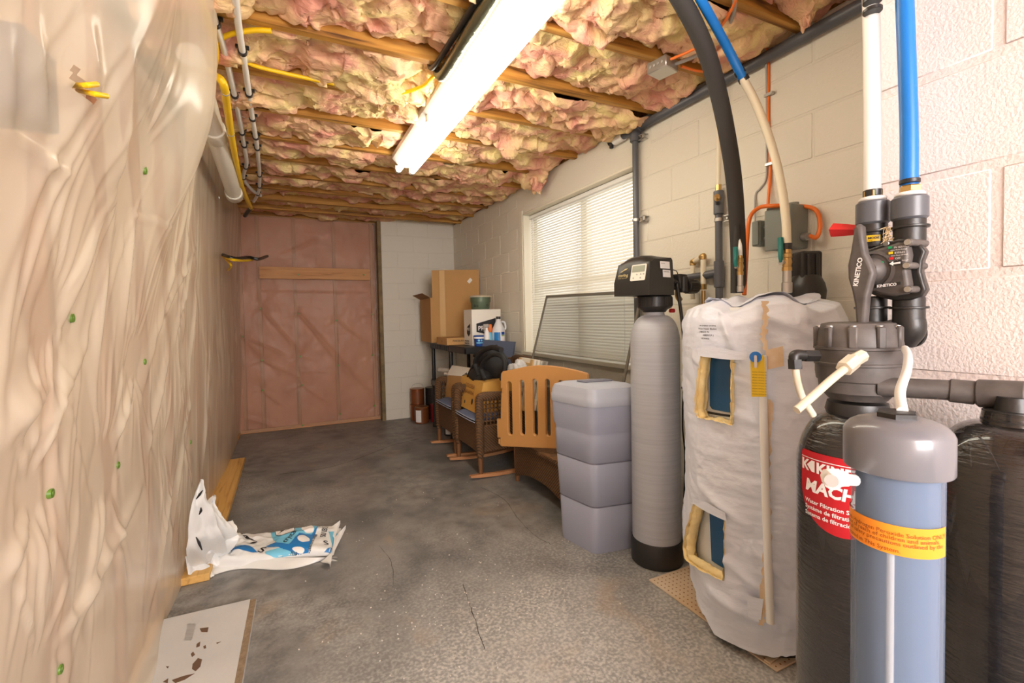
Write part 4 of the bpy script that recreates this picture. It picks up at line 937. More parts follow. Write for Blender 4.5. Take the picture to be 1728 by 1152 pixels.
part('rating_print', gt, M['print_black'], heater)
# white flap above the upper opening, brown seam tape
skin([hang(*p) for p in ((1184, 588), (1200, 582), (1262, 594), (1260, 606), (1236, 606), (1187, 600))], M['heaterwrap'], 'flap', HR+0.022)
skin([hang(*p) for p in ((1176, 838), (1200, 846), (1228, 862), (1230, 876), (1200, 862), (1177, 848))], M['heaterwrap'], 'flap', HR+0.02)
def seam(pxs, w0):
    pts = [hang(*p) for p in pxs]; L = []; Rr = []
    pp = spline([np.array([a, z, 0]) for a, z in pts], 8)
    for q in pp: L.append((q[0]-(0.004+0.008*rng.random())/HR, q[1])); Rr.append((q[0]+(0.003+0.010*rng.random())/HR, q[1]))
    skin(L+Rr[::-1], M['tapebrown'], 'torn_seam', HR+w0)
seam([(1289, 508), (1291, 535), (1288, 560), (1291, 590)], 0.017); seam([(1296, 672), (1297, 720), (1294, 800), (1296, 880), (1290, 960), (1287, 1020), (1284, 1050)], 0.016)
skin([hang(*p) for p in ((1291, 590), (1318, 583), (1320, 616), (1294, 622))], M['tapebrown'], 'tape_patch', HR+0.02, 'brown tape patch')
skin([hang(*p) for p in ((1262, 1000), (1288, 1005), (1284, 1040), (1264, 1035))], M['heaterwrap'], 'tape_patch', HR+0.02)
a, z = hang(1185, 550); gt = G()
for k, (t, sz, du) in enumerate((('AN ENERGY SAVING', 0.007, 0.006), ('Water Heater Blanket', 0.008, 0.0), ('( MADE IN', 0.009, 0.004), ('   AMERICA )', 0.009, 0.012), ('REUSABLE', 0.007, 0.014))):
    gt.mapped(slice_geo(text_geo(t, sz, bold=0.0002), 0.015), lambda u, v, wv, k=k, du=du: ringpt(np.float64(a+(u+du)/HR), np.float64(z-0.0115*k+v), HR+0.018))
part('printed_note', gt, M['print_black'], heater)
# relief valve pipe with yellow tag
ra, rz = hang(1288, 672); rp = lambda py, off=0.03: None
def hp(px, py, off): a, z = hang(px, py, HR+off); return ringpt(np.float64(a), np.float64(z), HR+off)
relief = thing('discharge_pipe', 'white discharge pipe with a yellow tag running down the front of the heater blanket', 'pipe', hp(1300, 1052, 0.03))
g = G(); g.tube([hp(1288, 600, 0.026), hp(1288, 680, 0.028), hp(1291, 800, 0.028), hp(1296, 950, 0.028), hp(1300, 1050, 0.022)], 0.0125, 14); part('pipe', g, M['whitepipe'], relief)
c0 = hp(1280, 640, 0.05); nrm = norm(np.array([math.cos(face), math.sin(face), 0])); rt = np.array([-nrm[1], nrm[0], 0]); up = np.array([0, 0, 1.0])
def tagpt(px, py): # flat tag plane standing off the blanket
    d = CW+CR*(px-864)/F_PX-CU*(py-576-SHIFT)/F_PX; t = ((c0-CAM)@nrm)/(d@nrm); q = CAM+d*t; return ((q-c0)@rt, (q-c0)@up)
g = G(); g.shape(flat_geo([[tagpt(*p) for p in ((1266, 601), (1270, 596), (1286, 598), (1290, 603), (1293, 669), (1268, 669))]], 0.003), c0, rt, up, nrm); part('tag', g, M['yellowtag'], relief, 'yellow warning tag')
g = G(); cc = tagpt(1275, 602); g.shape(flat_geo([disc(cc[0], cc[1], 0.018, 18)], 0.006), c0+nrm*0.005, rt, up, nrm); part('round_knob', g, M['blue'], relief, 'round blue knob')
g = G(); g.shape(flat_geo([rrect(cc[0]-0.004, cc[0]+0.004, cc[1]-0.034, cc[1]+0.006, 0.003)], 0.004), c0+nrm*0.011, rt, up, nrm); part('lever', g, M['steel'], relief, 'steel test lever')
g = G(); t0 = tagpt(1269, 628)
for k in range(9): g.shape(text_geo('wiuns mrtou in', 0.0068), c0+nrm*0.0022+rt*t0[0]+up*(t0[1]-0.009*k), rt, up, nrm)
part('small_print', g, pm('tag_print', sr(150, 112, 20), 0.6), relief)
# hot and cold stubs with brass ball valves
def ballvalve(name, label, px, pys, D, r, hx):
    zs = [P(px, y, D=D) for y in pys]; t = thing(name, label, 'valve', zs[-1]); c = zs[0]; U = np.array([0, 0, 1.0])
    col = lambda y0, y1: (np.array([c[0], c[1], P(px, y1, D=D)[2]]), np.array([c[0], c[1], P(px, y0, D=D)[2]]))
    a, b = col(pys[3], pys[4]); g = G(); g.cyl(a, b, r*1.0, n=16); part('nipple', g, M['steel'], t)
    a, b = col(pys[4]-2, pys[5]); g = G(); g.cyl(a, b, r*1.22, n=16, bev=0.002); part('coupling', g, M['steel'], t)
    a, b = col(pys[1], pys[3]); h = b[2]-a[2]; g = G(); g.lathe([(r*1.15, 0), (r*1.15, h*0.22), (r*0.95, h*0.25), (r*1.25, h*0.5), (r*0.95, h*0.75), (r*1.15, h*0.78), (r*1.15, h)], a, 8, U); part('body', g, M['brass'], t)
    a, b = col(pys[0], pys[1]); g = G(); g.cyl(a, b, r*0.95, n=14, bev=0.002); part('crimp_adapter', g, M['brass'], t)
    mid = np.array([c[0], c[1], P(px, (pys[1]+pys[3])/2, D=D)[2]]); left = -CR*0.9-np.array([0, 0, 0]); left = norm(left+np.array([-0.3, -0.3, 0]))
    g = G(); g.cyl(mid, mid+left*(r*2.0), r*0.45, n=12); g.cyl(mid+left*(r*1.8), mid+left*(r*2.2), r*0.75, n=6); part('stem', g, M['steel'], t)
    h0 = mid+left*(r*1.9); top = P(hx, pys[0]-14, D=D); g = G(); g.tube([h0, h0+np.array([0, 0, 0.02])+left*0.004, h0*0.35+top*0.65, top], [0.007, 0.008, 0.0095, 0.009], 8); g2 = part('handle', g, M['teal'], t, 'teal lever handle')
    return t
ballvalve('ball_valve', 'brass ball valve with teal handle at the foot of the black insulated hose', 1249, (431, 436, 0, 464, 484, 492), 1.79, 0.0105, 1241)
ballvalve('ball_valve', 'brass ball valve with teal handle at the foot of the cream hose', 1328, (415, 428, 0, 457, 478, 494), 1.66, 0.0145, 1317)
hose = thing('insulated_hose', 'thick black foam insulated pipe curving from the ceiling to the heater', 'pipe', P(1248, 492, D=1.9))
g = G(); g.tube([P(1246, 494, D=1.89), P(1246, 440, D=1.88), P(1245, 400, D=1.86), P(1240, 320, D=1.82), P(1231, 250, D=1.77), P(1213, 160, D=1.70), P(1189, 80, D=1.62), P(1152, 5, D=1.54), P(1110, -60, D=1.48)], 0.0295, 18, 8); part('foam_sleeve', g, M['foam'], hose)
g = G(); g.tube([P(1239, 494, D=1.84), P(1241, 460, D=1.84), P(1243, 420, D=1.83), P(1243, 380, D=1.82)], [0.011, 0.012, 0.013, 0.010], 10); part('split_foam_end', g, M['foam'], hose)
g = G(); g.tube([P(1249, 436, D=1.795), P(1249, 415, D=1.80), P(1248, 404, D=1.82)], [0.009, 0.007, 0.003], 10); part('inner_pipe', g, M['whitepipe'], hose)
pex = thing('blue_cream_hose', 'hose curving from the ceiling to the heater, blue above and cream below', 'pipe', P(1328, 414, D=1.66))
g = G(); g.tube([P(1328, 416, D=1.66), P(1326, 370, D=1.66), P(1318, 310, D=1.67), P(1302, 245, D=1.68), P(1277, 178, D=1.68), P(1251, 128, D=1.67)], 0.0145, 14, 8); part('cream_length', g, M['cream'], pex)
g = G(); g.tube([P(1253, 131, D=1.67), P(1228, 82, D=1.64), P(1204, 38, D=1.58), P(1180, -5, D=1.52), P(1155, -50, D=1.48)], 0.0155, 14, 8); part('blue_length', g, M['blue'], pex)
a, b = P(1246, 119, D=1.67), P(1257, 137, D=1.675); d = norm(b-a)
g = G(); g.cyl(a, a+(b-a)*0.38, 0.0195, n=14); g.cyl(a+(b-a)*0.62, b, 0.0185, n=14); part('crimp_ring', g, M['black'], pex)
g = G(); g.cyl(P(1328, 421, D=1.66), P(1328, 411, D=1.66), 0.0175, n=14); part('crimp_ring', g, M['black'], pex)
hs = thing('filter_sump', 'black plastic ribbed housing standing behind the heater top', 'housing', P(1360, 500, D=1.78))
hc = P(1361, 500, D=1.78); zt_ = P(1361, 425, D=1.78)[2]; zb_ = P(1361, 470, D=1.78)[2]
g = G(); g.shape(flat_geo([rrect(-0.040, 0.040, zb_-hc[2]-0.01, zt_-hc[2], 0.012)], 0.07, 0.008), hc, norm(np.array([CR[0], CR[1], 0])), np.array([0, 0, 1.0])); part('upper_block', g, M['black'], hs)
for k in (-1, 1):
    g = G(); g.shape(flat_geo([rrect(k*0.016-0.006, k*0.016+0.006, zb_-hc[2], zt_-hc[2]-0.012, 0.005)], 0.012, 0.003), hc-np.array([CW[0], CW[1], 0])*0.037, norm(np.array([CR[0], CR[1], 0])), np.array([0, 0, 1.0])); part('rib', g, M['black'], hs)
g = G(); hgt = zb_-hc[2]+0.012; g.lathe([(0.062, -0.02), (0.066, 0.02), (0.060, hgt*0.6), (0.045, hgt)], hc, 28); part('lower_bell', g, M['black'], hs)
# stained hardboard under the heater
bd = [P(1101, 984, Z=0.006), P(1302, 1130, Z=0.006)]
board = thing('perforated_board', 'rust stained perforated hardboard lying under the water heater', 'board', (1.66, 1.25, 0.0))
g = G(); x0b = 1.446; g.box(x0b, XR-0.01, 0.985, 1.60, 0.001, 0.0075, 0.0015); part('sheet', g, M['pegboard'], board)
gh = G()
for i in range(22):
    for j in range(28):
        x, y = x0b+0.016+0.0235*i, 1.0+0.0215*j
        if y < 1.59 and x < XR-0.02: gh.cyl((x, y, 0.0072), (x, y, 0.0080), 0.0036, n=6)
part('hole_pattern', gh, M['hole'], board, kind='stuff')
g = G(); g.obox((1.50, 1.03, 0.011), (0.10, 0.022, 0.006), np.array(Matrix.Rotation(0.12, 3, 'Z')), 0.001); part('broken_strip', g, M['tapebrown'], board)
g = G(); g.tube([hp(1190, 1008, -0.06), hp(1203, 1022, -0.055), hp(1222, 1036, -0.055)], 0.008, 10); solo('rubber_scrap', g, M['black'], 'black rubber scrap under the ragged hem of the blanket', 'scrap')
# white flat pipe / trim strip standing behind the softener
# ------------------------------------------------------------------ water softener and brine bin
SX, SY = 1.615, 1.727
soft = thing('water_softener', 'tall grey water softener tank with black control head in front of the window', 'water softener', (SX, SY, 0))
g = G(); g.lathe([(0.118, 0.0), (0.123, 0.006), (0.123, 0.11), (0.120, 0.118), (0.110, 0.118)], (SX, SY, 0), 44); part('base_boot', g, M['black'], soft, 'black rubber boot')
pr = [(0.112, 0.10), (0.1165, 0.12), (0.1165, 1.08)]+[(0.048+0.0685*math.cos(t), 1.08+0.130*math.sin(t)) for t in np.linspace(0.1, PI/2, 10)]+[(0.046, 1.218), (0.046, 1.232)]
g = G(); g.lathe(pr, (SX, SY, 0), 48); part('tank', g, M['tank'], soft)
g = G(); g.lathe([(0.052, 1.225), (0.060, 1.236), (0.078, 1.246), (0.083, 1.252), (0.083, 1.298), (0.074, 1.308)], (SX, SY, 0), 40); part('collar', g, M['black'], soft)
for k in range(18):
    a = 2*PI*k/18; g = G(); g.obox((SX+0.0835*math.cos(a), SY+0.0835*math.sin(a), 1.275), (0.004, 0.006, 0.040), np.array(Matrix.Rotation(a, 3, 'Z')), 0.001)
    part('collar_rib', g, M['black'], soft)
# control head: local frame, front looks to -f
hd = math.radians(190); fx = np.array([math.cos(hd), math.sin(hd), 0]); rx = np.array([-fx[1], fx[0], 0]); uz = np.array([0, 0, 1.0])
ho = np.array([SX, SY, 1.304])+fx*0.075
secs = []  # side profile: (depth forward, height)
prof = [(0.105, 0.0), (0.105, 0.062), (0.083, 0.150), (0.070, 0.172), (0.045, 0.186), (0.0, 0.190), (-0.095, 0.176), (-0.105, 0.165), (-0.105, 0.0)]
Vv, Fc = [], []
widths = {0: 0.112, 1: 0.112, 2: 0.100, 3: 0.098, 4: 0.096, 5: 0.095, 6: 0.095, 7: 0.096, 8: 0.106}
n = len(prof)
nx = 9
def headpt(k, s):
    d, h = prof[k]; w_ = widths[k]; arch = (1-abs(s)**2.4) if k in (3, 4, 5) else 0
    drop = 0.0 if k not in (3, 4, 5) else -0.022*(abs(s)**3)
    return ho+fx*d*0.92+rx*(s*w_*0.92)+uz*(h+drop)
for k in range(n):
    for s in np.linspace(-1, 1, nx): Vv.append(headpt(k, s))
for k in range(n):
    k2 = (k+1) % n
    for j in range(nx-1): Fc.append((k*nx+j, k*nx+j+1, k2*nx+j+1, k2*nx+j))
Fc.append(tuple(k*nx for k in range(n-1, -1, -1))); Fc.append(tuple(k*nx+nx-1 for k in range(n)))
g = G().add(Vv, Fc); g.ang = 30
head = part('control_head', g, M['black'], soft)
# front plane frame (between profile points 1 and 2)
A_ = ho+fx*0.105*0.92+uz*0.062; B_ = ho+fx*0.083*0.92+uz*0.150; vv = norm(B_-A_); nn = norm(np.cross(rx, vv)); fo = A_
if nn@fx < 0: nn = -nn
def onface(name, pls, th, mat, off=0.0): g = G(); g.shape(flat_geo(pls, th), fo+nn*off, rx, vv, nn); return part(name, g, mat, head)
onface('display_panel', [rrect(-0.006, 0.078, 0.005, 0.082, 0.006)], 0.003, M['button'], 0.001)
onface('lcd_window', [rrect(0.000, 0.071, 0.046, 0.076, 0.002)], 0.003, M['greylid'], 0.0025)
onface('buttons', [disc(0.012, 0.018, 0.004, 10), disc(0.030, 0.034, 0.004, 10), disc(0.052, 0.034, 0.004, 10), disc(0.052, 0.017, 0.004, 10), disc(0.068, 0.034, 0.004, 10)], 0.003, M['greywire'], 0.0027)
g = G(); g.shape(text_geo('sterling', 0.020, bold=0.0003), fo+nn*0.0015-rx*0.082+vv*0.030, rx, vv, nn); g.shape(text_geo('WATER TREATMENT', 0.006), fo+nn*0.0015-rx*0.082+vv*0.020, rx, vv, nn)
g.shape(flat_geo([[(-0.075, 0.052), (-0.058, 0.060), (-0.045, 0.068), (-0.030, 0.070), (-0.034, 0.064), (-0.050, 0.060), (-0.062, 0.053)]], 0.001), fo+nn*0.0015, rx, vv, nn); part('maker_print', g, M['goldprint'], head)
sd = ho+rx*0.1005
for (d0, d1, h0, h1) in ((0.010, -0.060, 0.122, 0.155), (-0.006, -0.062, 0.082, 0.116)):
    g = G()
    q = [ho+fx*d+uz*h+rx*(0.1055-0.010*h/0.17) for d, h in ((d0, h0), (d1, h0), (d1, h1), (d0, h1))]
    q2 = [p_+rx*0.0015 for p_ in q]; g.add(q+q2, [(4, 5, 6, 7), (0, 1, 5, 4), (1, 2, 6, 5), (2, 3, 7, 6), (3, 0, 4, 7)]); st = part('sticker', g, M['print_white'], head, 'white sticker')
    g = G(); b0 = ho+fx*(d0-0.004)+uz*(h1-0.012)+rx*(0.1055-0.010*h1/0.17+0.0022)
    g.shape(text_geo('WARNING', 0.010 if h0 < 0.1 else 0.007, sx=0.9), b0, -fx, uz, rx); g.shape(text_geo('model 2510 rev', 0.006), b0-uz*0.011, -fx, uz, rx); part('sticker_print', g, M['print_black'], head)
# bypass body and fittings behind the head (towards the wall)
bk = ho-fx*0.092+uz*0.06
g = G(); g.cyl(bk, bk-fx*0.09, 0.024, n=16, bev=0.003); g.cyl(bk+rx*0.05, bk+rx*0.05-fx*0.09, 0.024, n=16, bev=0.003); g.obox(bk-fx*0.11+rx*0.02+uz*0.008, (0.06, 0.12, 0.075), np.stack([fx, rx, uz], 1), 0.006); part('bypass_body', g, M['black'], soft)
g = G(); q = bk-fx*0.115+rx*0.072+uz*0.0; g.cyl(q-uz*0.045, q+uz*0.035, 0.022, n=16, bev=0.004); part('bypass_knob', g, M['black'], soft)
g = G(); q = bk-fx*0.135+rx*0.070-uz*0.015; g.cyl(q, q-fx*0.085, 0.034, n=22, bev=0.004); part('union_nut', g, M['black'], soft)
for k in range(14):
    a = 2*PI*k/14; gg = G(); x_, y_, _ = frame_from(fx); o_ = q-fx*0.035+x_*(0.034*math.cos(a))+y_*(0.034*math.sin(a)); gg.obox(o_, (0.05, 0.004, 0.004), np.stack([fx, rx, uz], 1)); part('nut_rib', gg, M['black'], soft)
g = G(); q2 = bk-fx*0.13+rx*0.03-uz*0.06; g.tube([q2+uz*0.03, q2, q2-fx*0.018-uz*0.02], 0.014, 12); part('brass_elbow', g, M['brass'], soft)
g = G(); g.tube([bk-fx*0.04+rx*0.07, bk-fx*0.055+rx*0.075+uz*0.005, bk-fx*0.06+rx*0.078-uz*0.03, P(1153, 560, D=2.2), P(1157, 640, D=2.2), P(1152, 655, D=2.22)], 0.008, 10, 8); part('drain_hose', g, M['black'], soft)
g = G(); g.tube([ho-fx*0.10+rx*0.09+uz*0.12, ho-fx*0.13+rx*0.09+uz*0.11, ho-fx*0.15+rx*0.09+uz*0.06], 0.0022, 8); part('sensor_wire', g, M['black'], soft)
g = G(); g.obox(P(1134, 524, D=2.3), (0.03, 0.022, 0.02), None, 0.005); part('red_clip', g, M['red'], soft, 'red clip')
g = G(); g.tube([P(1153, 655, D=2.23), P(1152, 720, D=2.3), P(1156, 770, D=2.32), P(1154, 850, D=2.35)], 0.004, 8); solo('power_cord', g, M['black'], 'thin black power cord hanging between softener and heater', 'cord')
# brine bin
binT = thing('brine_bin', 'lavender grey lidded brine bin between the gate panel and the softener', 'bin', (1.47, 2.05, 0))
# horizontal outline, slightly rotated: corners measured on the floor
BA, BB, BC = np.array([1.329, 2.150]), np.array([1.371, 1.910]), np.array([1.590, 1.872]); BD = BA+BC-BB
bc = (BA+BC)/2
def binring(s, z, rnd=0.040, n=5):
    s = s*1.075
    P4 = [bc+(q-bc)*s for q in (BA, BB, BC, BD)]; out = []
    for i in range(4):
        p, a, b = P4[i], P4[i-1], P4[(i+1) % 4]; e0 = (a-p)/np.linalg.norm(a-p); e1 = (b-p)/np.linalg.norm(b-p)
        for k in range(n+1):
            t = k/n; q0_ = p+e0*rnd*(1-t); q1_ = p+e1*rnd*t; q = (1-t)**2*(p+e0*rnd)+2*t*(1-t)*p+t*t*(p+e1*rnd); out.append((q[0], q[1], z))
    return out
def binbody(rings):
    V = []; Fc = []; m = None
    for r in rings: V += r; m = len(r)
    for i in range(len(rings)-1):
        for k in range(m): Fc.append((i*m+k, i*m+(k+1) % m, (i+1)*m+(k+1) % m, (i+1)*m+k))
    Fc.append(tuple(range(m-1, -1, -1))); Fc.append(tuple((len(rings)-1)*m+k for k in range(m))); return V, Fc
S0 = 1.0
prof = [(0.98, 0.0), (1.0, 0.012), (1.045, 0.235), (1.030, 0.238), (1.032, 0.244), (1.058, 0.247), (1.115, 0.46), (1.10, 0.463), (1.102, 0.469), (1.128, 0.472), (1.150, 0.60), (1.135, 0.61), (1.14, 0.618), (1.20, 0.645), (1.225, 0.70), (1.225, 0.755)]
g = G(); g.add(*binbody([binring(s, z) for s, z in prof])); g.ang = 50; part('body', g, M['bin'], binT)
for k, zc_ in ((0, 0.241), (1, 0.466)):
    g = G(); s_ = 1.036 if k == 0 else 1.106; g.add(*binbody([binring(s_, zc_-0.0035), binring(s_+0.006, zc_), binring(s_, zc_+0.0035)])); part('groove', g, M['binline'], binT)
lid = [(1.245, 0.755), (1.26, 0.762), (1.26, 0.795), (1.235, 0.802), (1.23, 0.822), (1.16, 0.846), (0.9, 0.862), (0.5, 0.866)]
g = G(); g.add(*binbody([binring(s, z, 0.042) for s, z in lid])); g.ang = 40; part('lid', g, M['binlid'], binT)
e0 = BB-BA; e0 = e0/np.linalg.norm(e0); e1 = BC-BB; e1 = e1/np.linalg.norm(e1)
g = G(); Rr = np.array([[e1[0], e0[0], 0], [e1[1], e0[1], 0], [0, 0, 1]]); g.obox((bc[0], bc[1], 0.869), (0.16, 0.07, 0.008), Rr, 0.004); part('lid_handle', g, M['binline'], binT)

# ------------------------------------------------------------------ twin filter tanks, valve head, bypass, canister
TLc, TRc, TRAD = np.array([1.056, 0.545]), np.array([1.078, 0.322]), 0.108
def ftank(c, label, zs=0.882, rn=0.056, name='filter_tank'):
    t = thing(name, label, 'tank', (c[0], c[1], 0))
    pr = [(TRAD-0.015, 0.0), (TRAD, 0.02), (TRAD, zs)]+[(0.040+(TRAD-0.040)*math.cos(a), zs+0.125*math.sin(a)) for a in np.linspace(0.12, PI/2, 10)]+[(0.038, zs+0.145)]
    g = G(); g.lathe(pr, (c[0], c[1], 0), 56); part('shell', g, M['wrap'], t)
    g = G(); g.lathe([(rn-0.004, zs+0.118), (rn, zs+0.130), (rn-0.004, zs+0.147)], (c[0], c[1], 0), 32); part('neck_ring', g, M['black'], t)
    return t
ftl = ftank(TLc, 'black filter tank with a red printed label under the valve head')
ftr = ftank(TRc, 'black filter tank at the right edge behind the clear blue canister', 0.900, 0.040)
fa = math.atan2(-TLc[1], -TLc[0]); cyl = oncyl((TLc[0], TLc[1], 0), TRAD, fa)
def tl(px, py):
    d = CW+CR*(px-864)/F_PX-CU*(py-576-SHIFT)/F_PX; ox, oy = -TLc[0], -TLc[1]; A = d[0]**2+d[1]**2; B = 2*(ox*d[0]+oy*d[1]); Cc = ox*ox+oy*oy-TRAD**2
    t = (-B-math.sqrt(max(B*B-4*A*Cc, 0)))/(2*A); q = CAM+d*t; a = math.atan2(q[1]-TLc[1], q[0]-TLc[0])-fa
    a = (a+PI) % (2*PI)-PI; return a*TRAD, q[2]
lu, lz = tl(1354, 768); _, lzb = tl(1432, 911); u0 = lu; u1 = 0.055; lz = lz+0.010
ul = u0; uc = (u0+u1)/2
ol = [(ul, lz), (ul+0.006, lz+0.007)]+[(u1-0.006, lz+0.007), (u1, lz)]
hh = lz-lzb
bot = [(uc+(u1-uc)*math.cos(t), lz-hh*0.42-hh*0.58*math.sin(t)) for t in np.linspace(0, PI, 18)]
lab = part('label', (lambda g: (g.mapped(slice_geo(flat_geo([ol+bot]), 0.01), lambda u, v, w_: cyl(u, v, 0.0012)), g)[1])(G()), M['redlabel'], ftl, 'red rounded label')
tu, tz = tl(1357, 783)
def lettering(items, mat, name, parent, fn, off=0.0022):
    g = G()
    for t, u, v, size, kw in items: g.mapped(slice_geo(text_geo(t, size, **kw), 0.012), lambda a, b, c_, u=u, v=v: fn(u+a, v+b, off))
    return part(name, g, mat, parent)
W_ = 1.0
lettering([('KINETICO', ul+0.040, lz-0.033, 0.030, dict(bold=0.0011)), ('MACH', ul+0.014, lz-0.074, 0.033, dict(bold=0.0013, shear=0.15)), ('Series', ul+0.100, lz-0.085, 0.018, dict(bold=0.0005)),
           ('Water Filtration System', ul+0.014, lz-0.099, 0.0115, dict(bold=0.0002)), ("Système de filtration d'eau", ul+0.014, lz-0.112, 0.0115, dict(bold=0.0002)), ('Sistema de filtración del agua', ul+0.014, lz-0.125, 0.0115, dict(bold=0.0002))], M['print_white'], 'label_print', lab, cyl)
g = G()
for pl_ in ([(0.004, 0), (0.010, 0), (0.010, 0.009), (0.018, 0), (0.024, 0), (0.014, 0.0115), (0.024, 0.023), (0.018, 0.023), (0.010, 0.014), (0.010, 0.023), (0.004, 0.023)], [(0.037, 0), (0.037, 0.023), (0.030, 0.023), (0.018, 0.0115), (0.030, 0)], [(0.003, 0.026), (0.13, 0.026), (0.13, 0.0275), (0.003, 0.0275)]):
    g.mapped(slice_geo(flat_geo([pl_]), 0.01), lambda u, v, w_: cyl(ul+u, lz-0.034+v, 0.0022))
part('maker_mark', g, M['print_white'], lab)

# valve head
hz = lambda py: P(1455, py, D=0.95)[2]
vh = thing('valve_head', 'dusty black ribbed valve head on top of the labelled filter tank', 'valve', (TLc[0], TLc[1], 1.0))
b0, t0_ = hz(663), hz(543); Hh = t0_-b0; rH = 0.0735
pr = [(0.050, b0-0.012), (0.060, b0), (0.066, b0+0.004), (0.068, b0+Hh*0.18), (rH-0.002, b0+Hh*0.20), (rH, b0+Hh*0.30), (rH, b0+Hh*0.40), (rH+0.002, b0+Hh*0.41), (rH+0.002, b0+Hh*0.44), (rH, b0+Hh*0.45), (rH, b0+Hh*0.62), (rH+0.003, b0+Hh*0.63), (rH+0.003, b0+Hh*0.66), (rH-0.001, b0+Hh*0.67), (rH-0.003, b0+Hh*0.90), (rH-0.012, b0+Hh*0.985), (0.05, b0+Hh), (0.03, b0+Hh)]
g = G(); g.lathe(pr, (TLc[0], TLc[1], 0), 48); part('body', g, M['black_dusty'], vh)
for k in range(10):
    a = fa-1.35+k*2*PI/10; d = np.array([math.cos(a), math.sin(a), 0]); c = np.array([TLc[0], TLc[1], b0+Hh*0.80])+d*(rH-0.002)
    g = G(); g.obox(c, (0.010, 0.016, Hh*0.30), np.array(Matrix.Rotation(a, 3, 'Z')), 0.003); part('rib', g, M['black_dusty'], vh)
    g = G(); c2 = np.array([TLc[0], TLc[1], b0+Hh*0.90])+d*(rH-0.006); g.cyl(c2, c2+np.array([0, 0, Hh*0.06]), 0.006, n=10); part('cover_screw', g, M['steel'], vh)
def vlocal(px, py, D): return P(px, py, D=D)
# side elbow port at the back right, joining the bypass
rD = 0.955
g = G(); e0_ = np.array([TLc[0], TLc[1], b0+Hh*0.72]); e1_ = P(1540, 556, D=0.97); g.tube([e0_, (e0_+e1_)/2, e1_], 0.030, 20, 6); part('side_port', g, M['black_dusty'], vh)
g = G(); dd = norm(e1_-e0_); g.cyl(e1_-dd*0.014, e1_-dd*0.004, 0.036, n=24, bev=0.002); part('port_flange', g, M['black'], vh)
# manifold to the second tank
m0, m1, m2 = P(1480, 652, D=0.90), P(1600, 658, D=0.84), P(1648, 663, D=0.815)
m3 = P(1735, 668, D=0.765)
g = G(); g.tube([m0, (m0+m1)/2, m1, m2, m3], 0.0185, 20, 4); part('manifold', g, M['black_dusty'], vh)
for a, b, r in ((m1, m2, 0.021), (m2, m3, 0.0245)):
    g = G(); g.cyl(a, b, r, n=22, bev=0.003); part('manifold_sleeve', g, M['black_dusty'], vh)
g = G(); q = np.array([TRc[0], TRc[1], 0]); qz = (m2[2]+m3[2])/2; g.lathe([(0.034, 0.985), (0.030, 1.01), (0.020, qz)], (TRc[0], TRc[1], 0), 24); part('second_adapter', g, M['black'], vh)
# elbow on the left with cream tube
L0, L1, L2 = P(1386, 598, D=0.93), P(1352, 600, D=0.925), P(1340, 612, D=0.92)
g = G(); g.cyl(P(1378, 600, D=0.93), P(1356, 600, D=0.925), 0.0125, n=6); g.tube([P(1362, 600, D=0.925), P(1342, 599, D=0.922), P(1341, 612, D=0.92)], 0.0105, 12); g.cyl(P(1341, 606, D=0.92), P(1342, 622, D=0.92), 0.0135, n=6); part('elbow_fitting', g, M['black'], vh)
g = G(); g.tube([P(1342, 618, D=0.92), P(1346, 645, D=0.92), P(1355, 672, D=0.925), P(1372, 700, D=0.94)], 0.0068, 10); part('drain_tube', g, M['tubemilk'], vh)
n0, n1 = P(1448, 604, D=0.862), P(1420, 626, D=0.845)
g = G(); g.cyl(P(1455, 600, D=0.87), P(1438, 610, D=0.858), 0.012, n=8); g.cyl(P(1441, 608, D=0.86), P(1424, 622, D=0.848), 0.0145, n=6); part('nut', g, M['tubemilk'], vh, 'milky compression nut')
g = G(); g.tube([P(1428, 620, D=0.85), P(1400, 643, D=0.835), P(1372, 668, D=0.82), P(1344, 692, D=0.81)], 0.0072, 12); part('feed_tube', g, M['tubemilk'], vh)
# bypass valve assembly
bv = thing('bypass_valve', 'black twin port bypass valve with long handle and grey couplings on the pink block wall', 'valve', P(1500, 480, D=0.96))
DL, DR = 0.985, 0.925
def pipev(px, D, y0, y1, r, mat, name, label=None, bev=0.003, n=28, parent=bv):
    a, b = P(px, y0, D=D), P(px, y1, D=D); c = P(px, 450, D=D); a[:2] = c[:2]; b[:2] = c[:2]; g = G(); g.cyl(b, a, r, n=n, bev=bev); return part(name, g, mat, parent, label)
for px, D, yo in ((1472, DL, 8), (1534, DR, 0)):
    r = 0.0265
    pipev(px, D, 326+yo, 333+yo, r*0.92, M['whitepipe'], 'bushing', 'white threaded bushing')
    pipev(px, D, 333+yo, 372+yo, r*1.12, M['pvcgrey'], 'grey_coupling', 'grey plastic coupling', 0.004)
    pipev(px, D, 370+yo, 412+yo, r*0.98, M['black'], 'upper_port')
    pipev(px, D, 382+yo, 386+yo, r*1.2, M['black'], 'port_clip', bev=0.001)
    pipev(px, D, 500, 545, r*0.98, M['black'], 'lower_port')
    pipev(px, D, 517, 521, r*1.2, M['black'], 'port_clip', bev=0.001)
    pipev(px, D, 314+yo, 327+yo, r*0.68, M['brass'], 'brass_nut', n=6)
g = G(); a = P(1534, 540, D=DR); g.tube([a, P(1535, 556, D=DR), P(1522, 572, D=0.94)], 0.026, 18); part('lower_elbow', g, M['black'], bv)
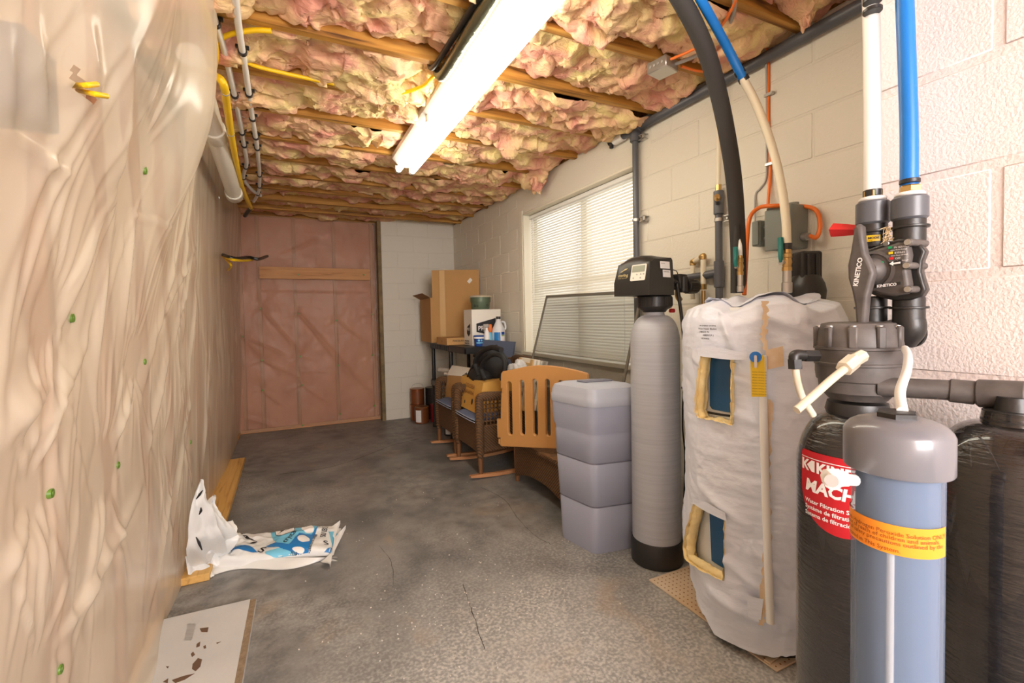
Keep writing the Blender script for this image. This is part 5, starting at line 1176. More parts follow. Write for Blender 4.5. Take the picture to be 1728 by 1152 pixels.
# valve body: a plate frame facing the room
oL, oR = P(1472, 455, D=DL), P(1534, 455, D=DR); bx = norm((oR-oL)*np.array([1, 1, 0])); bn_ = np.array([bx[1], -bx[0], 0]); bn_ = bn_ if bn_@(-CAM*0-np.array([oL[0], oL[1], 0])) > 0 else -bn_
bo = (oL+oR)/2+bn_*0.030
def bloc(px, py, off=0.0):
    d = CW+CR*(px-864)/F_PX-CU*(py-576-SHIFT)/F_PX; o = bo+bn_*off; t = ((o-CAM)@bn_)/(d@bn_); q = CAM+d*t-o; return (q@bx, q[2])
def plate(name, pxs, th, off, mat, bev=0.003, label=None, holes=(), parent=bv):
    g = G(); g.shape(flat_geo([[bloc(x, y, off) for x, y in pxs]]+[[bloc(x, y, off) for x, y in h] for h in holes], th, bev), bo+bn_*off, bx, uz, bn_); g.ang = 45; return part(name, g, mat, parent, label)
wavy = [(1470, 420), (1500, 410), (1520, 403), (1536, 402), (1556, 410), (1566, 424), (1560, 440), (1558, 458), (1563, 476), (1567, 488), (1560, 500), (1540, 506), (1515, 507), (1490, 502), (1470, 494), (1458, 470), (1460, 440)]
plate('back_plate', wavy, 0.016, -0.022, M['black_dusty'], 0.004); plate('middle_plate', [(x-3, y) for x, y in wavy], 0.012, -0.004, M['black'], 0.004)
plate('front_cover', [(1478, 422), (1500, 416), (1520, 409), (1534, 410), (1538, 430), (1534, 455), (1538, 480), (1532, 496), (1510, 500), (1488, 497), (1474, 488), (1466, 470), (1466, 440)], 0.024, 0.014, M['black_dusty'], 0.006)
for x, y in ((1537, 409), (1535, 448), (1537, 488)):
    q = bloc(x, y, 0.02); c = bo+bx*q[0]+uz*q[1]; g = G(); g.cyl(c-bn_*0.03, c+bn_*0.030, 0.0068, n=14, bev=0.001); part('bolt', g, M['black_dusty'], bv); g = G(); g.cyl(c+bn_*0.030, c+bn_*0.0325, 0.0055, n=12); part('bolt_head', g, M['steel'], bv)
for x, y in ((1482, 410), (1514, 461), (1479, 492), (1432, 435), (1433, 468)):
    q = bloc(x, y, 0.028); c = bo+bx*q[0]+uz*q[1]; g = G(); g.cyl(c-bn_*0.012, c+bn_*0.003, 0.006, n=12, bev=0.001); part('screw', g, M['steel'], bv)
q = bloc(1475, 457, 0.02); hc_ = bo+bx*q[0]+uz*q[1]+bn_*0.02
g = G(); g.lathe([(0.040, 0), (0.040, 0.010), (0.034, 0.012), (0.033, 0.006), (0.026, 0.006), (0.024, 0.022), (0.018, 0.030)], hc_-bn_*0.004, 32, bn_); part('hub', g, M['black_dusty'], bv)
lev = plate('handle', [(1446, 381), (1452, 378), (1458, 382), (1460, 405), (1464, 428), (1472, 443), (1478, 460), (1473, 478), (1467, 500), (1463, 550), (1457, 560), (1449, 554), (1446, 515), (1441, 490), (1435, 470), (1434, 448), (1439, 425), (1443, 400)], 0.020, 0.052, M['black_dusty'], 0.006)
g = G(); dirv = norm(bx*0.16+uz*1.0); q = bloc(1452, 487, 0.063); g.shape(text_geo('KINETICO', 0.0125, bold=0.0004), bo+bx*q[0]+uz*q[1]+bn_*0.0632+dirv*0.004-bx*0.0-norm(np.cross(bn_, dirv))*-0.006, -dirv*-1, norm(np.cross(bn_, dirv)), bn_); part('handle_print', g, M['print_white'], lev)
fc = [o for o in bv.children if o.name.startswith('front_cover')][0]
def fcover(name, pxs, mat, th=0.002, off=0.0272): g = G(); g.shape(flat_geo([[bloc(x, y, off) for x, y in pxs]], th), bo+bn_*off, bx, uz, bn_); return part(name, g, mat, fc)
fcover('name_plate', [(1476, 480), (1519, 475), (1519, 480), (1476, 486)], M['black'])
q = bloc(1479, 485, 0.03); g = G(); g.shape(text_geo('KINETICO', 0.0075, bold=0.0003), bo+bx*q[0]+uz*q[1]+bn_*0.029, bx*0.995+uz*0.06, uz, bn_); part('plate_print', g, M['print_white'], fc)
fcover('arrow_plate', [(1500, 442), (1521, 438), (1521, 446), (1500, 449)], M['black']); fcover('arrow', [(1501, 445), (1507, 441), (1507, 443.5), (1519, 441.5), (1519, 444.5), (1507, 446), (1507, 448)], M['print_white'], 0.002, 0.0288)
for k, (t, m_) in enumerate((('IN SERVICE', 'greenled'), ('BYPASS', 'yellow'), ('OFF', 'red'))):
    y = 419+k*9.2; fcover('status_mark', [(1499+k, y-3), (1505+k, y-4), (1505+k, y), (1499+k, y+1)], M[m_]); q = bloc(1507+k, y, 0.03); g = G(); g.shape(text_geo(t, 0.0052), bo+bx*q[0]+uz*q[1]+bn_*0.0272, bx, uz, bn_); g.shape(text_geo('water flows through', 0.0034), bo+bx*q[0]-uz*0.0042+uz*q[1]+bn_*0.0272-bx*0.006, bx, uz, bn_); part('status_print', g, M['print_white'], fc)
q = bloc(1487, 446, 0.03); g = G(); g.obox(bo+bx*q[0]+uz*q[1]+bn_*0.028, (0.006, 0.004, 0.012), np.stack([bx, bn_, uz], 1), 0.001); part('green_mark', g, M['greenled'], bv)
yl = P(1472, 405, D=DL); g = G(); cc = oncyl((P(1472, 450, D=DL)[0], P(1472, 450, D=DL)[1], 0), 0.0265, math.atan2(bn_[1], bn_[0]))
g.mapped(slice_geo(flat_geo([[(-0.018, yl[2]-0.006), (0.026, yl[2]-0.006), (0.026, yl[2]+0.007), (-0.018, yl[2]+0.007)]]), 0.005), lambda u, v, w_: cc(u, v, 0.0012)); ys = part('yellow_sticker', g, M['yellow'], bv, 'yellow sticker')
lettering([('SET B-C MODE', -0.017, yl[2]-0.001, 0.0062, dict(bold=0.0002)), ('read manual first', -0.010, yl[2]-0.005, 0.0034, {})], M['print_black'], 'sticker_print', ys, cc, 0.002)
gs_ = G()
for k in range(26):
    q = P(1497+rng.uniform(-7, 8), 392+rng.uniform(-10, 16), D=0.93); d = norm(np.array([rng.uniform(-1, 1), rng.uniform(-1, 1), rng.uniform(-1, 1)])); gs_.tube([q-d*0.008, q, q+d*0.008], 0.0007, 5, 1, smooth=False)
part('dry_straw', gs_, M['grass'], bv, kind='stuff')
# red handle on the left pipe behind
g = G(); r0, r1 = P(1444, 388, D=1.02), P(1404, 388, D=1.06); rd = norm(r1-r0); sx_, sy_, _ = frame_from(rd)
g.tube([r0, r0*0.6+r1*0.4, r1], [0.011, 0.013, 0.0155], 4, 3, smooth=False); part('red_handle', g, M['red'], bv, 'red lever handle')
# supply pipes above
sp = thing('white_supply_pipe', 'white pipe rising from the left coupling of the bypass valve', 'pipe', P(1472, 330, D=DL))
wp = [P(1472, 328, D=DL), P(1472, 200, D=DL), P(1471, 80, D=DL), P(1470, 20, D=DL), P(1469, -80, D=DL)]
g = G(); g.tube(wp, 0.0155, 18); part('pipe', g, M['whitepipe'], sp)
for y0, y1 in ((322, 333), (24, 30), (2, 14)): pipev(1472 if y0 > 100 else 1470, DL, y0, y1, 0.0172, M['black'], 'crimp_ring', parent=sp, bev=0.001)
pipev(1470, DL, -20, 3, 0.019, M['brass'], 'brass_fitting', parent=sp, n=8)
bp_ = thing('blue_supply_pipe', 'thick blue pipe rising from the right coupling of the bypass valve', 'pipe', P(1534, 320, D=DR))
g = G(); g.tube([P(1534, 322, D=DR), P(1534, 220, D=DR), P(1531, 120, D=DR), P(1528, 40, D=DR), P(1524, -70, D=DR)], 0.0150, 18); part('pipe', g, M['blue'], bp_)
pipev(1534, DR, 304, 311, 0.0168, M['black'], 'crimp_ring', parent=bp_, bev=0.001)
# clear blue canister in front
CX, CY = 0.700, 0.315; CD = 0.60
can = thing('solution_canister', 'blue translucent canister with grey cap and orange label in the right foreground', 'canister', (CX, CY, 0.30))
zc2 = lambda py: P(1512, py, D=0.56)[2]
zb = zc2(800); RC = 0.0475
g = G(); g.lathe([(RC-0.003, 0.30), (RC, 0.31), (RC, zb+0.03)], (CX, CY, 0), 48, caps=False); part('wall', g, M['canister_film'], can)
g = G(); g.lathe([(RC-0.005, 0.31), (RC-0.005, zb+0.012), (0.002, zb+0.012)], (CX, CY, 0), 40); part('solution', g, M['liquid'], can, 'cloudy blue solution inside')
zl, zt2 = zc2(806), zc2(714); Rk = 0.0555; Hc = zt2-zl
g = G(); g.lathe([(RC+0.001, zl), (Rk, zl), (Rk+0.001, zl+0.002), (Rk+0.001, zl+Hc*0.70), (Rk-0.0015, zl+Hc*0.79), (Rk-0.006, zl+Hc*0.87), (Rk-0.013, zl+Hc*0.935), (Rk-0.022, zl+Hc*0.978), (0.022, zl+Hc), (0.002, zl+Hc)], (CX, CY, 0), 56); part('cap', g, M['pvccap'], can, 'domed grey cap')
zn = zl+Hc-0.004; g = G(); g.lathe([(0.0225, zn), (0.0225, zn+0.010), (0.021, zn+0.0115), (0.004, zn+0.0115)], (CX, CY, 0), 6, a0=0.9); part('hex_nut', g, M['black'], can)
g = G(); tp = np.array([CX, CY, zn+0.011])+CR*0.007*np.array([1, 1, 0]); g.tube([tp, P(1519, 660, D=0.64), P(1530, 625, D=0.72), P(1532, 600, D=0.80), P(1527, 588, D=0.86)], 0.0062, 12); part('suction_tube', g, M['whitepipe'], can, 'white tube to the valve head')
g = G(); ta = math.atan2(-CY, -CX)-0.12; tx_, ty_ = CX+(RC-0.006)*math.cos(ta), CY+(RC-0.006)*math.sin(ta); g.tube([(tx_, ty_, zb-0.07), (tx_, ty_, 0.55), (tx_, ty_, 0.33)], 0.0042, 10); part('inner_tube', g, M['whitepipe'], can)
fc_ = math.atan2(-CY, -CX); cc2 = oncyl((CX, CY, 0), RC, fc_)
lz0 = P(1510, 940, D=0.557)[2]; lz1 = P(1510, 889, D=0.557)[2]
gl = G(); gl.mapped(slice_geo(flat_geo([[(-0.082, lz0), (0.058, lz0), (0.058, lz1), (-0.082, lz1)]]), 0.006), lambda u, v, w_: cc2(u, v, 0.0012)); ol_ = part('orange_label', gl, M['orangelabel'], can, 'orange caution label')
lh = lz1-lz0
lettering([('Use with Hydrogen Peroxide Solution ONLY!', -0.078, lz1-lh*0.34, 0.0072, {}), ('Keep out of reach of children and animals.', -0.078, lz1-lh*0.50, 0.0072, {}), ('Follow all safety precautions outlined by the', -0.078, lz1-lh*0.66, 0.0072, {}), ('label located in This System.', -0.078, lz1-lh*0.90, 0.0072, {})], pm('brown_print', sr(150, 72, 20), 0.6), 'caution_print', ol_, cc2, 0.002)
g = G(); ec = P(1432, 810, D=0.60); e2 = P(1405, 812, D=0.585); e3 = P(1396, 806, D=0.575)
g.cyl(P(1442, 810, D=0.595), P(1418, 808, D=0.585), 0.0075, n=12); g.tube([P(1425, 808, D=0.585), P(1412, 808, D=0.58), P(1404, 814, D=0.568)], 0.0098, 8); g.cyl(P(1416, 806, D=0.582), P(1395, 806, D=0.578), 0.0115, n=8, bev=0.002); part('white_elbow', g, M['white'], can, 'white elbow fitting')
g = G(); g.lathe([(0.0075, 0), (0.0075, 0.001)], P(1403, 811, D=0.566), 14, axis=norm(CAM-P(1403, 811, D=0.56))); part('elbow_mouth', g, M['greywire'], can)
g = G(); g.lathe([(0.10, 0.0), (0.10, 0.28), (0.09, 0.30)], (CX+0.02, CY-0.01, 0), 32); solo('canister_stand', g, M['black'], 'black round stand under the clear blue canister', 'stand')
# ------------------------------------------------------------------ wicker furniture and what is piled on it
def put(t, g): g.v = [(a+t.location.x, b+t.location.y, c+t.location.z) for a, b, c in g.v]; return g
def rocking_chair(loc, label, group):
    t = thing('rocking_chair', label, 'chair', loc, group)
    L_ = lambda name, g, m, par=t, lab=None: part(name, put(t, g), m, par, lab)
    for y in (-0.245, 0.245):
        for x, top, foot in ((0.0, 0.615, True), (0.44, 0.60, False)):
            g = G(); g.lathe([(0.020, 0.150), (0.030, 0.19), (0.033, 0.26), (0.033, top-0.02), (0.026, top)], (x, y, 0), 14); lg = L_('leg', g, M['wicker'])
            g = G(); g.lathe([(0.015, 0.024), (0.018, 0.10), (0.022, 0.175)], (x, y, 0), 14); L_('foot', g, M['footwood'], lg, 'dark wooden foot')
        g = G(); V = []; Fc = []; n = 18
        for k in range(n+1):
            x = -0.085+0.72*k/n; z = 0.004+0.26*max(0, abs(x-0.22)-0.02)**2*1.0; zt_ = z+0.024*(0.55+0.45*min(1, k/2.0, (n-k)/2.0))
            V += [(x, y-0.016, z), (x, y+0.016, z), (x, y+0.016, zt_), (x, y-0.016, zt_)]
        for k in range(n):
            for j in range(4): Fc.append((k*4+j, k*4+(j+1) % 4, k*4+4+(j+1) % 4, k*4+4+j))
        Fc += [(3, 2, 1, 0), (n*4, n*4+1, n*4+2, n*4+3)]
        g.add(V, Fc); L_('rocker', g, M['rocker'], t, 'pale wooden rocker')
        g = G(); g.tube([(-0.005, y, 0.595), (0.03, y, 0.618), (0.20, y, 0.612), (0.44, y, 0.60)], [0.030, 0.036, 0.034, 0.032], 12); L_('arm', g, M['wicker'])
        g = G(); g.box(0.02, 0.43, y-0.012, y+0.012, 0.20, 0.40, 0.006); L_('side_panel', g, M['wicker'])
        for k in range(5):
            g = G(); xx = 0.055+0.032*k; g.box(xx-0.006, xx+0.006, y-0.006, y+0.006, 0.40, 0.585, 0.002); L_('lattice_bar', g, M['wicker'])
        for k in range(5):
            g = G(); zz_ = 0.43+0.032*k; g.box(0.03, 0.21, y-0.005, y+0.005, zz_-0.005, zz_+0.005, 0.002); L_('lattice_bar', g, M['wicker'])
        g = G(); g.box(0.21, 0.43, y-0.008, y+0.008, 0.40, 0.59, 0.004); L_('arm_panel', g, M['wicker'])
    g = G(); g.box(-0.014, 0.014, -0.215, 0.215, 0.195, 0.405, 0.008); L_('front_apron', g, M['wicker'])
    g = G(); g.box(0.0, 0.46, -0.24, 0.24, 0.375, 0.40, 0.006); L_('seat', g, M['wicker'])
    nx_, ny_ = 14, 20; X_, Y_ = np.meshgrid(np.linspace(0, 1, nx_), np.linspace(0, 1, ny_), indexing='ij')
    e = (1-np.abs(2*X_-1)**5)*(1-np.abs(2*Y_-1)**5)
    top = np.stack([-0.03+0.47*X_, -0.215+0.43*Y_, 0.44+0.035*e], -1); bot_ = np.stack([-0.03+0.47*X_, -0.215+0.43*Y_, 0.44-0.035*e**0.5], -1)
    g = G(); g.grid(top); g.grid(bot_[::-1]); g.ang = 60; cu = L_('cushion', g, M['cushion'])
    for dz in (0.002, -0.016):
        g = G(); g.tube([(-0.031, -0.216, 0.44+dz), (-0.034, -0.1, 0.438+dz), (-0.034, 0.1, 0.438+dz), (-0.031, 0.216, 0.44+dz)], 0.0035, 8); L_('piping', g, M['piping'], cu, 'pale piping')
    g = G(); V = []
    for x, z in ((0.40, 0.40), (0.45, 0.40), (0.565, 0.83), (0.515, 0.83)): V += [(x, -0.235, z), (x, 0.235, z)]
    g.add(V, [(0, 1, 7, 6), (2, 4, 5, 3), (0, 6, 4, 2), (1, 3, 5, 7), (4, 6, 7, 5), (0, 2, 3, 1)]); L_('backrest', g, M['wicker'])
    g = G(); g.tube([(0.54, -0.25, 0.82), (0.545, -0.2, 0.845), (0.545, 0.2, 0.845), (0.54, 0.25, 0.82)], 0.034, 12); L_('back_roll', g, M['wicker'])
    return t
c1 = rocking_chair((1.275, 3.455, 0), 'brown wicker rocking chair nearer the camera holding a yellow box and black backpack', 'wicker rocking chairs')
c2_ = copy_tree(c1); c2_.location = (1.285, 4.045, 0); c2_['label'] = 'farther brown wicker rocking chair holding a cardboard box with white rolls'
ott = thing('wicker_ottoman', 'low brown wicker ottoman under the orange tan gate panel', 'ottoman', (1.68, 2.66, 0))
oy0, oy1, ox0, ox1 = 2.28, 3.06, 1.49, 1.86
for x in (ox0+0.01, ox1-0.02):
    for y in (oy0+0.02, oy1-0.02):
        g = G(); g.lathe([(0.016, 0.0), (0.022, 0.10), (0.026, 0.30)], (x, y, 0), 12); part('leg', g, M['footwood'], ott)
def arch(y0, y1, x, name):
    V = []; Fc = []; n = 20
    for k in range(n+1):
        t = k/n; y = y0+(y1-y0)*t; zb_ = 0.04+0.075*(1-abs(2*t-1)**2.2)
        V += [(x-0.012, y, zb_), (x+0.012, y, zb_), (x+0.012, y, 0.30), (x-0.012, y, 0.30)]
    for k in range(n):
        for j in range(4): Fc.append((k*4+j, k*4+(j+1) % 4, k*4+4+(j+1) % 4, k*4+4+j))
    Fc += [(3, 2, 1, 0), (n*4, n*4+1, n*4+2, n*4+3)]
    g = G().add(V, Fc); part(name, g, M['wicker'], ott)
arch(oy0+0.03, oy1-0.03, ox0, 'apron'); arch(oy0+0.03, oy1-0.03, ox1-0.03, 'apron')
for y in (oy0+0.01, oy1-0.01):
    g = G(); g.box(ox0+0.02, ox1-0.04, y-0.012, y+0.012, 0.08, 0.30, 0.004); part('end_panel', g, M['wicker'], ott)
g = G(); g.box(ox0-0.03, ox1+0.005, oy0-0.02, oy1+0.02, 0.295, 0.322, 0.010, 2); part('top', g, M['wicker'], ott)
# gate panel standing on the ottoman
go = np.array([1.325, 2.935, 0.323]); gu = norm(np.array([0.45, -0.893, 0.0])); gn = np.array([gu[1], -gu[0], 0.0]); gn = gn if gn @ go < 0 else -gn
def gq(x, y):
    d = CW+CR*(x-864)/F_PX-CU*(y-576-SHIFT)/F_PX; t = ((go-CAM)@gn)/(d@gn); q = CAM+d*t-go; return (q@gu, q[2])
gate = thing('gate_panel', 'orange tan plastic play gate panel with long rounded slots leaning by the wicker chair', 'panel', go)
ol = [(847, 630), (850, 626), (868, 622.5), (888, 618), (908, 616), (928, 616.5), (948, 619), (972, 624), (990, 629), (993, 632), (992, 762), (934, 756), (849, 752.5), (845.5, 750), (846, 738), (841, 738), (840, 706), (846.5, 706), (847.5, 662), (850, 662), (850, 655), (846.5, 655)]
ol = [gq(*p) for p in ol]
holes = []
for cx_, y0, y1 in ((862, 643, 734), (883, 640.5, 734), (904.5, 639, 735), (926, 639, 736), (948.5, 641, 738), (972, 644, 740)):
    a = gq(cx_-4.7, y0); b = gq(cx_+4.7, y1); r_ = (b[0]-a[0])/2; holes.append(rrect(a[0], b[0], b[1], a[1], r_-0.0005, 7))
g = G(); g.shape(flat_geo([ol]+holes, 0.026, 0.005, 2), go-gn*0.0, gu, (0, 0, 1), np.cross(gu, (0, 0, 1))); g.ang = 60; part('panel', g, M['gate'], gate)
for px, y0, y1 in ((849, 655, 662), (843, 740, 748)):
    a, b = gq(px, y0), gq(px, y1); g = G(); g.cyl(go+gu*a[0]+uz*a[1], go+gu*b[0]+uz*b[1], 0.008, n=12); part('hinge_pin', g, M['gate'], gate)
# boxes, backpack, rolls, canvases, carrier bag
def hexbox(fc, dv):
    a = [np.asarray(q, float) for q in fc]; b = [q+np.asarray(dv, float) for q in a]
    return G().add(a+b, [(0, 1, 2, 3), (7, 6, 5, 4), (0, 4, 5, 1), (1, 5, 6, 2), (2, 6, 7, 3), (3, 7, 4, 0)])
b1 = [P(779, 634, X=1.36), P(815.5, 646, X=1.36), P(806, 699, X=1.295), P(772, 682, X=1.295)]
yb = thing('produce_box', 'tilted yellow cardboard box with round hand holes on the nearer rocking chair', 'box', (1.5, 3.55, 0.47))
g = hexbox(b1, (0.30, 0.02, 0.02)); g.ang = 20; part('carton', g, M['card_yellow'], yb)
bu = norm(b1[1]-b1[0]); bv2 = norm(b1[0]-b1[3]); bnn = norm(np.cross(bu, bv2)); bnn = bnn if bnn[0] < 0 else -bnn
g = G()
for k, (t, du, dv) in enumerate((('GOLDEN', 0.13, -0.075), ('BANANA', 0.13, -0.125))): g.shape(text_geo(t, 0.05, sx=1.0, bold=0.0006), b1[0]+bu*du+bv2*dv+bnn*0.0015, bu, bv2, bnn)
part('carton_print', g, M['canbrown'], yb)
for du, dv, r_ in ((0.16, -0.20, 0.010), (0.32, -0.175, 0.016)):
    g = G(); g.shape(flat_geo([disc(du, dv, r_, 14, r_*1.5)], 0.002), b1[0]+bnn*0.001, bu, bv2, bnn); part('hand_hole', g, M['print_black'], yb)
pk = thing('backpack', 'black nylon backpack slumped on the yellow box', 'bag', (1.52, 3.50, 0.71))
def bpf(V):
    d = 1+0.10*fbm(V[:, 0]*1.5, V[:, 1]*1.5, V[:, 2]*1.5, 3, 3); return V*d[:, None]
cpk = P(826, 616, X=1.52); g = G(); g.ball(cpk+np.array([0.02, 0, 0]), (0.12, 0.165, 0.17), 28, 20, bpf); g.ang = 180; part('body', g, M['nylon'], pk)
g = G(); g.ball(P(812, 634, X=1.44), (0.09, 0.13, 0.09), 24, 16, bpf); g.ang = 180; part('front_pocket', g, M['nylon'], pk)
for pts, r_, nm in (([(818, 640), (812, 622), (820, 606), (836, 598), (850, 606), (852, 626), (846, 640)], 0.016, 'strap'), ([(808, 634), (802, 612), (812, 594), (830, 586), (846, 590)], 0.020, 'strap'), ([(800, 600), (820, 588), (838, 584)], 0.012, 'grab_loop'), ([(800, 616), (794, 626), (788, 642), (785, 658)], 0.014, 'strap')):
    g = G(); g.tube([P(x, y, X=1.385-0.0*k_) for k_, (x, y) in enumerate(pts)], r_, 10); part(nm, g, M['nylon'], pk)
b2 = [P(745, 640, X=1.37), P(775, 632, X=1.37), P(772, 686, X=1.345), P(746, 679, X=1.345)]
b2 = [np.array([1.37, 4.27, 0.66]), np.array([1.37, 3.86, 0.70]), np.array([1.345, 3.86, 0.45]), np.array([1.345, 4.27, 0.45])]
cb = thing('open_box', 'brown cardboard box with an open pale flap on the farther rocking chair', 'box', (1.5, 4.05, 0.45))
g = hexbox(b2, (0.34, 0, 0)); g.ang = 20; part('carton', g, M['card'], cb)
g = G(); f0, f1 = b2[0], b2[1]; g.add([f0+np.array([0, 0.02, 0.002]), f1, f1+np.array([0.10, 0.0, 0.06]), f0+np.array([0.06, 0.02, 0.09]), f0+np.array([0.002, 0.02, 0.006]), f1+np.array([0.002, 0, 0.004]), f1+np.array([0.10, 0.0, 0.064]), f0+np.array([0.06, 0.02, 0.094])], [(3, 2, 1, 0), (4, 5, 6, 7), (0, 1, 5, 4), (1, 2, 6, 5), (2, 3, 7, 6), (3, 0, 4, 7)]); part('flap', g, M['whitecard'], cb, 'pale inside of the open flap')
for k, (a, b, r_) in enumerate((((742, 624), (792, 628), 0.026), ((752, 631), (794, 634), 0.022))):
    g = G(); g.cyl(P(*a, X=1.50), P(*b, X=1.52), r_, n=16, bev=0.003); solo('foam_roll', g, M['foamwhite'], ('upper white foam roll lying across the open cardboard box', 'lower white foam roll lying across the open cardboard box')[k], 'roll', 'white foam rolls on the far chair')
for k in range(4):
    x0 = 1.66+0.028*k; g = G(); y0, y1, z0, z1 = 3.085-0.012*k, 3.33-0.014*k, 0.50, 0.885-0.006*k
    t = thing('stretched_canvas', ('front stretched canvas with wooden bar showing leaning on the chair back', 'second white canvas from the front of the leaning stack', 'third white canvas from the front of the leaning stack', 'rearmost white canvas of the leaning stack')[k], 'canvas', (x0, 3.36, z0), 'white canvases on the rocking chair')
    sh = lambda z: (z-z0)*0.22
    for nm, (a0, a1, c0_, c1_), m_ in (('face', (y0, y1, z0, z1), 'canvas'),):
        V = []
        for dx in (0.0, 0.018):
            for y, z in ((a0, c0_), (a1, c0_), (a1, c1_), (a0, c1_)): V.append((x0+dx+sh(z)-0.06, y, z))
        g.add(V, [(3, 2, 1, 0), (4, 5, 6, 7), (0, 1, 5, 4), (1, 2, 6, 5), (2, 3, 7, 6), (3, 0, 4, 7)])
    part('canvas_face', g, M['canvas'], t)
    if k == 0:
        for (a0, a1, c0_, c1_) in ((y0+0.03, y1-0.03, z1-0.07, z1-0.03), (y0+0.005, y0+0.04, z0, z1), (y1-0.04, y1-0.005, z0, z1)):
            g = G(); V = []
            for dx in (-0.012, 0.002):
                for y, z in ((a0, c0_), (a1, c0_), (a1, c1_), (a0, c1_)): V.append((x0+dx+sh(z)-0.06, y, z))
            g.add(V, [(3, 2, 1, 0), (4, 5, 6, 7), (0, 1, 5, 4), (1, 2, 6, 5), (2, 3, 7, 6), (3, 0, 4, 7)]); part('stretcher_bar', g, M['framewood'], t)
def crumple(V):
    d = 1+0.30*fbm(V[:, 0]*2.5, V[:, 1]*2.5, V[:, 2]*2.5, 8, 4)+0.1*np.abs(vnoise(V[:, 0]*7, V[:, 1]*7, V[:, 2]*7, 4)); return V*d[:, None]
g = G(); g.ball(P(874, 626, X=1.56)+np.array([0, 0, -0.02]), (0.05, 0.11, 0.09), 40, 28, crumple); g.ang = 180; solo('carrier_bag', g, M['bagplastic'], 'crumpled white plastic carrier bag between backpack and canvases', 'bag')
# slate blue board behind the backpack
g = G(); b3 = [P(812, 573, X=1.62), P(868, 577, X=1.84), P(859, 640, X=1.80), P(806, 636, X=1.58)]
g = hexbox(b3, (0.03, 0.03, 0.0)); g.ang = 20; solo('blue_board', g, M['slate'], 'slate blue board leaning in front of the black shelf', 'board')

# ------------------------------------------------------------------ black plastic shelf and what stands on it
ZS = 0.945
shelf = thing('plastic_shelf', 'black plastic shelf unit in the far corner carrying boxes and bottles', 'shelf', (1.66, 4.5, 0))
g = G(); g.box(1.43, 1.895, 3.93, 5.05, ZS-0.02, ZS, 0.004); part('top_shelf', g, M['shelfblack'], shelf)
g = G()
g.box(1.43, 1.445, 3.93, 5.05, ZS-0.062, ZS-0.012, 0.003); g.box(1.43, 1.895, 3.93, 3.945, ZS-0.062, ZS-0.012, 0.003); g.box(1.43, 1.895, 5.035, 5.05, ZS-0.062, ZS-0.012, 0.003); part('shelf_rim', g, M['shelfblack'], shelf)
for k in range(9):
    y = 4.45+0.064*k; g = G(); g.box(1.424, 1.434, y-0.006, y+0.006, ZS-0.06, ZS-0.014, 0.002); part('rim_rib', g, M['shelfblack'], shelf)
g = G(); g.box(1.43, 1.895, 4.36, 5.05, 0.47, 0.53, 0.005); part('lower_shelf', g, M['shelfblack'], shelf)
for x, y in ((1.455, 5.01), (1.455, 4.40), (1.87, 5.01), (1.87, 4.42), (1.885, 3.96)):
    g = G(); g.lathe([(0.024, 0.0), (0.024, 0.02), (0.0205, 0.03), (0.0205, 0.46), (0.027, 0.465), (0.027, 0.54), (0.0205, 0.545), (0.0205, ZS-0.07), (0.028, ZS-0.066), (0.028, ZS-0.01)], (x, y, 0), 16); part('post', g, M['shelfblack'], shelf)
bb = thing('large_box', 'large tan cardboard box with raised flap on top of the black shelf', 'box', (1.66, 5.1, ZS))
FL, FR, BLc, BRc = (1.405, 4.90), (1.895, 4.70), (1.44, 5.46), (1.90, 5.44)
zt3 = 1.435
def wallquad(p, q, z0, z1, th, lean=0.0):
    p = np.array([p[0], p[1], z0]); q = np.array([q[0], q[1], z0]); nrm_ = norm(np.cross(q-p, (0, 0, 1)))*th; u_ = np.array([0, 0, z1-z0])+norm(nrm_)*lean
    V = [p, q, q+u_, p+u_]; V += [v_-nrm_ for v_ in V]; return V, [(0, 1, 2, 3), (7, 6, 5, 4), (0, 4, 5, 1), (1, 5, 6, 2), (2, 6, 7, 3), (3, 7, 4, 0)]
for a, b in ((FL, FR), (BLc, FL), (BRc, BLc), (FR, BRc)):
    g = G().add(*wallquad(a, b, ZS+0.001, zt3, 0.006)); part('side', g, M['card'], bb)
g = G().add(*wallquad((FL[0]+0.02, FL[1]), FR, zt3, 1.735, 0.005, -0.012)); part('raised_flap', g, M['card'], bb)
g = G().add(*wallquad(BLc, FL, zt3, zt3+0.05, 0.005, 0.09)); part('side_flap', g, M['card_dark'], bb)
fu = norm(np.array([FR[0]-FL[0], FR[1]-FL[1], 0])); fn_ = np.cross(fu, uz); fn_ = fn_ if fn_[1] < 0 else -fn_; f0 = np.array([FL[0], FL[1], ZS])
g = G(); g.shape(flat_geo([rrect(0.10, 0.16, 0.0, 0.78, 0.002)], 0.001), f0+fn_*0.0015, fu, uz, fn_); part('tape', g, M['tapeclear'], bb)
g = G(); g.shape(flat_geo([[(0.40, 0.66), (0.435, 0.70), (0.46, 0.675), (0.425, 0.635)]], 0.001), f0+fn_*0.014, fu, uz, fn_); part('paper_label', g, M['whitecard'], bb, 'small tilted white label')
def carton(name, label, x0, x1, y0, y1, z0, h, m_, cat='box'):
    t = thing(name, label, cat, ((x0+x1)/2, (y0+y1)/2, z0)); g = G(); g.box(x0, x1, y0, y1, z0+0.0005, z0+h, 0.003); part('carton', g, m_, t); return t
q0 = P(754, 577, Y=4.34); q1 = P(796, 575, Y=4.34)
fb = carton('flat_box', 'flat tan cardboard box on the shelf in front of the large box', q0[0], q1[0], 4.34, 4.68, ZS, 0.072, M['card'])
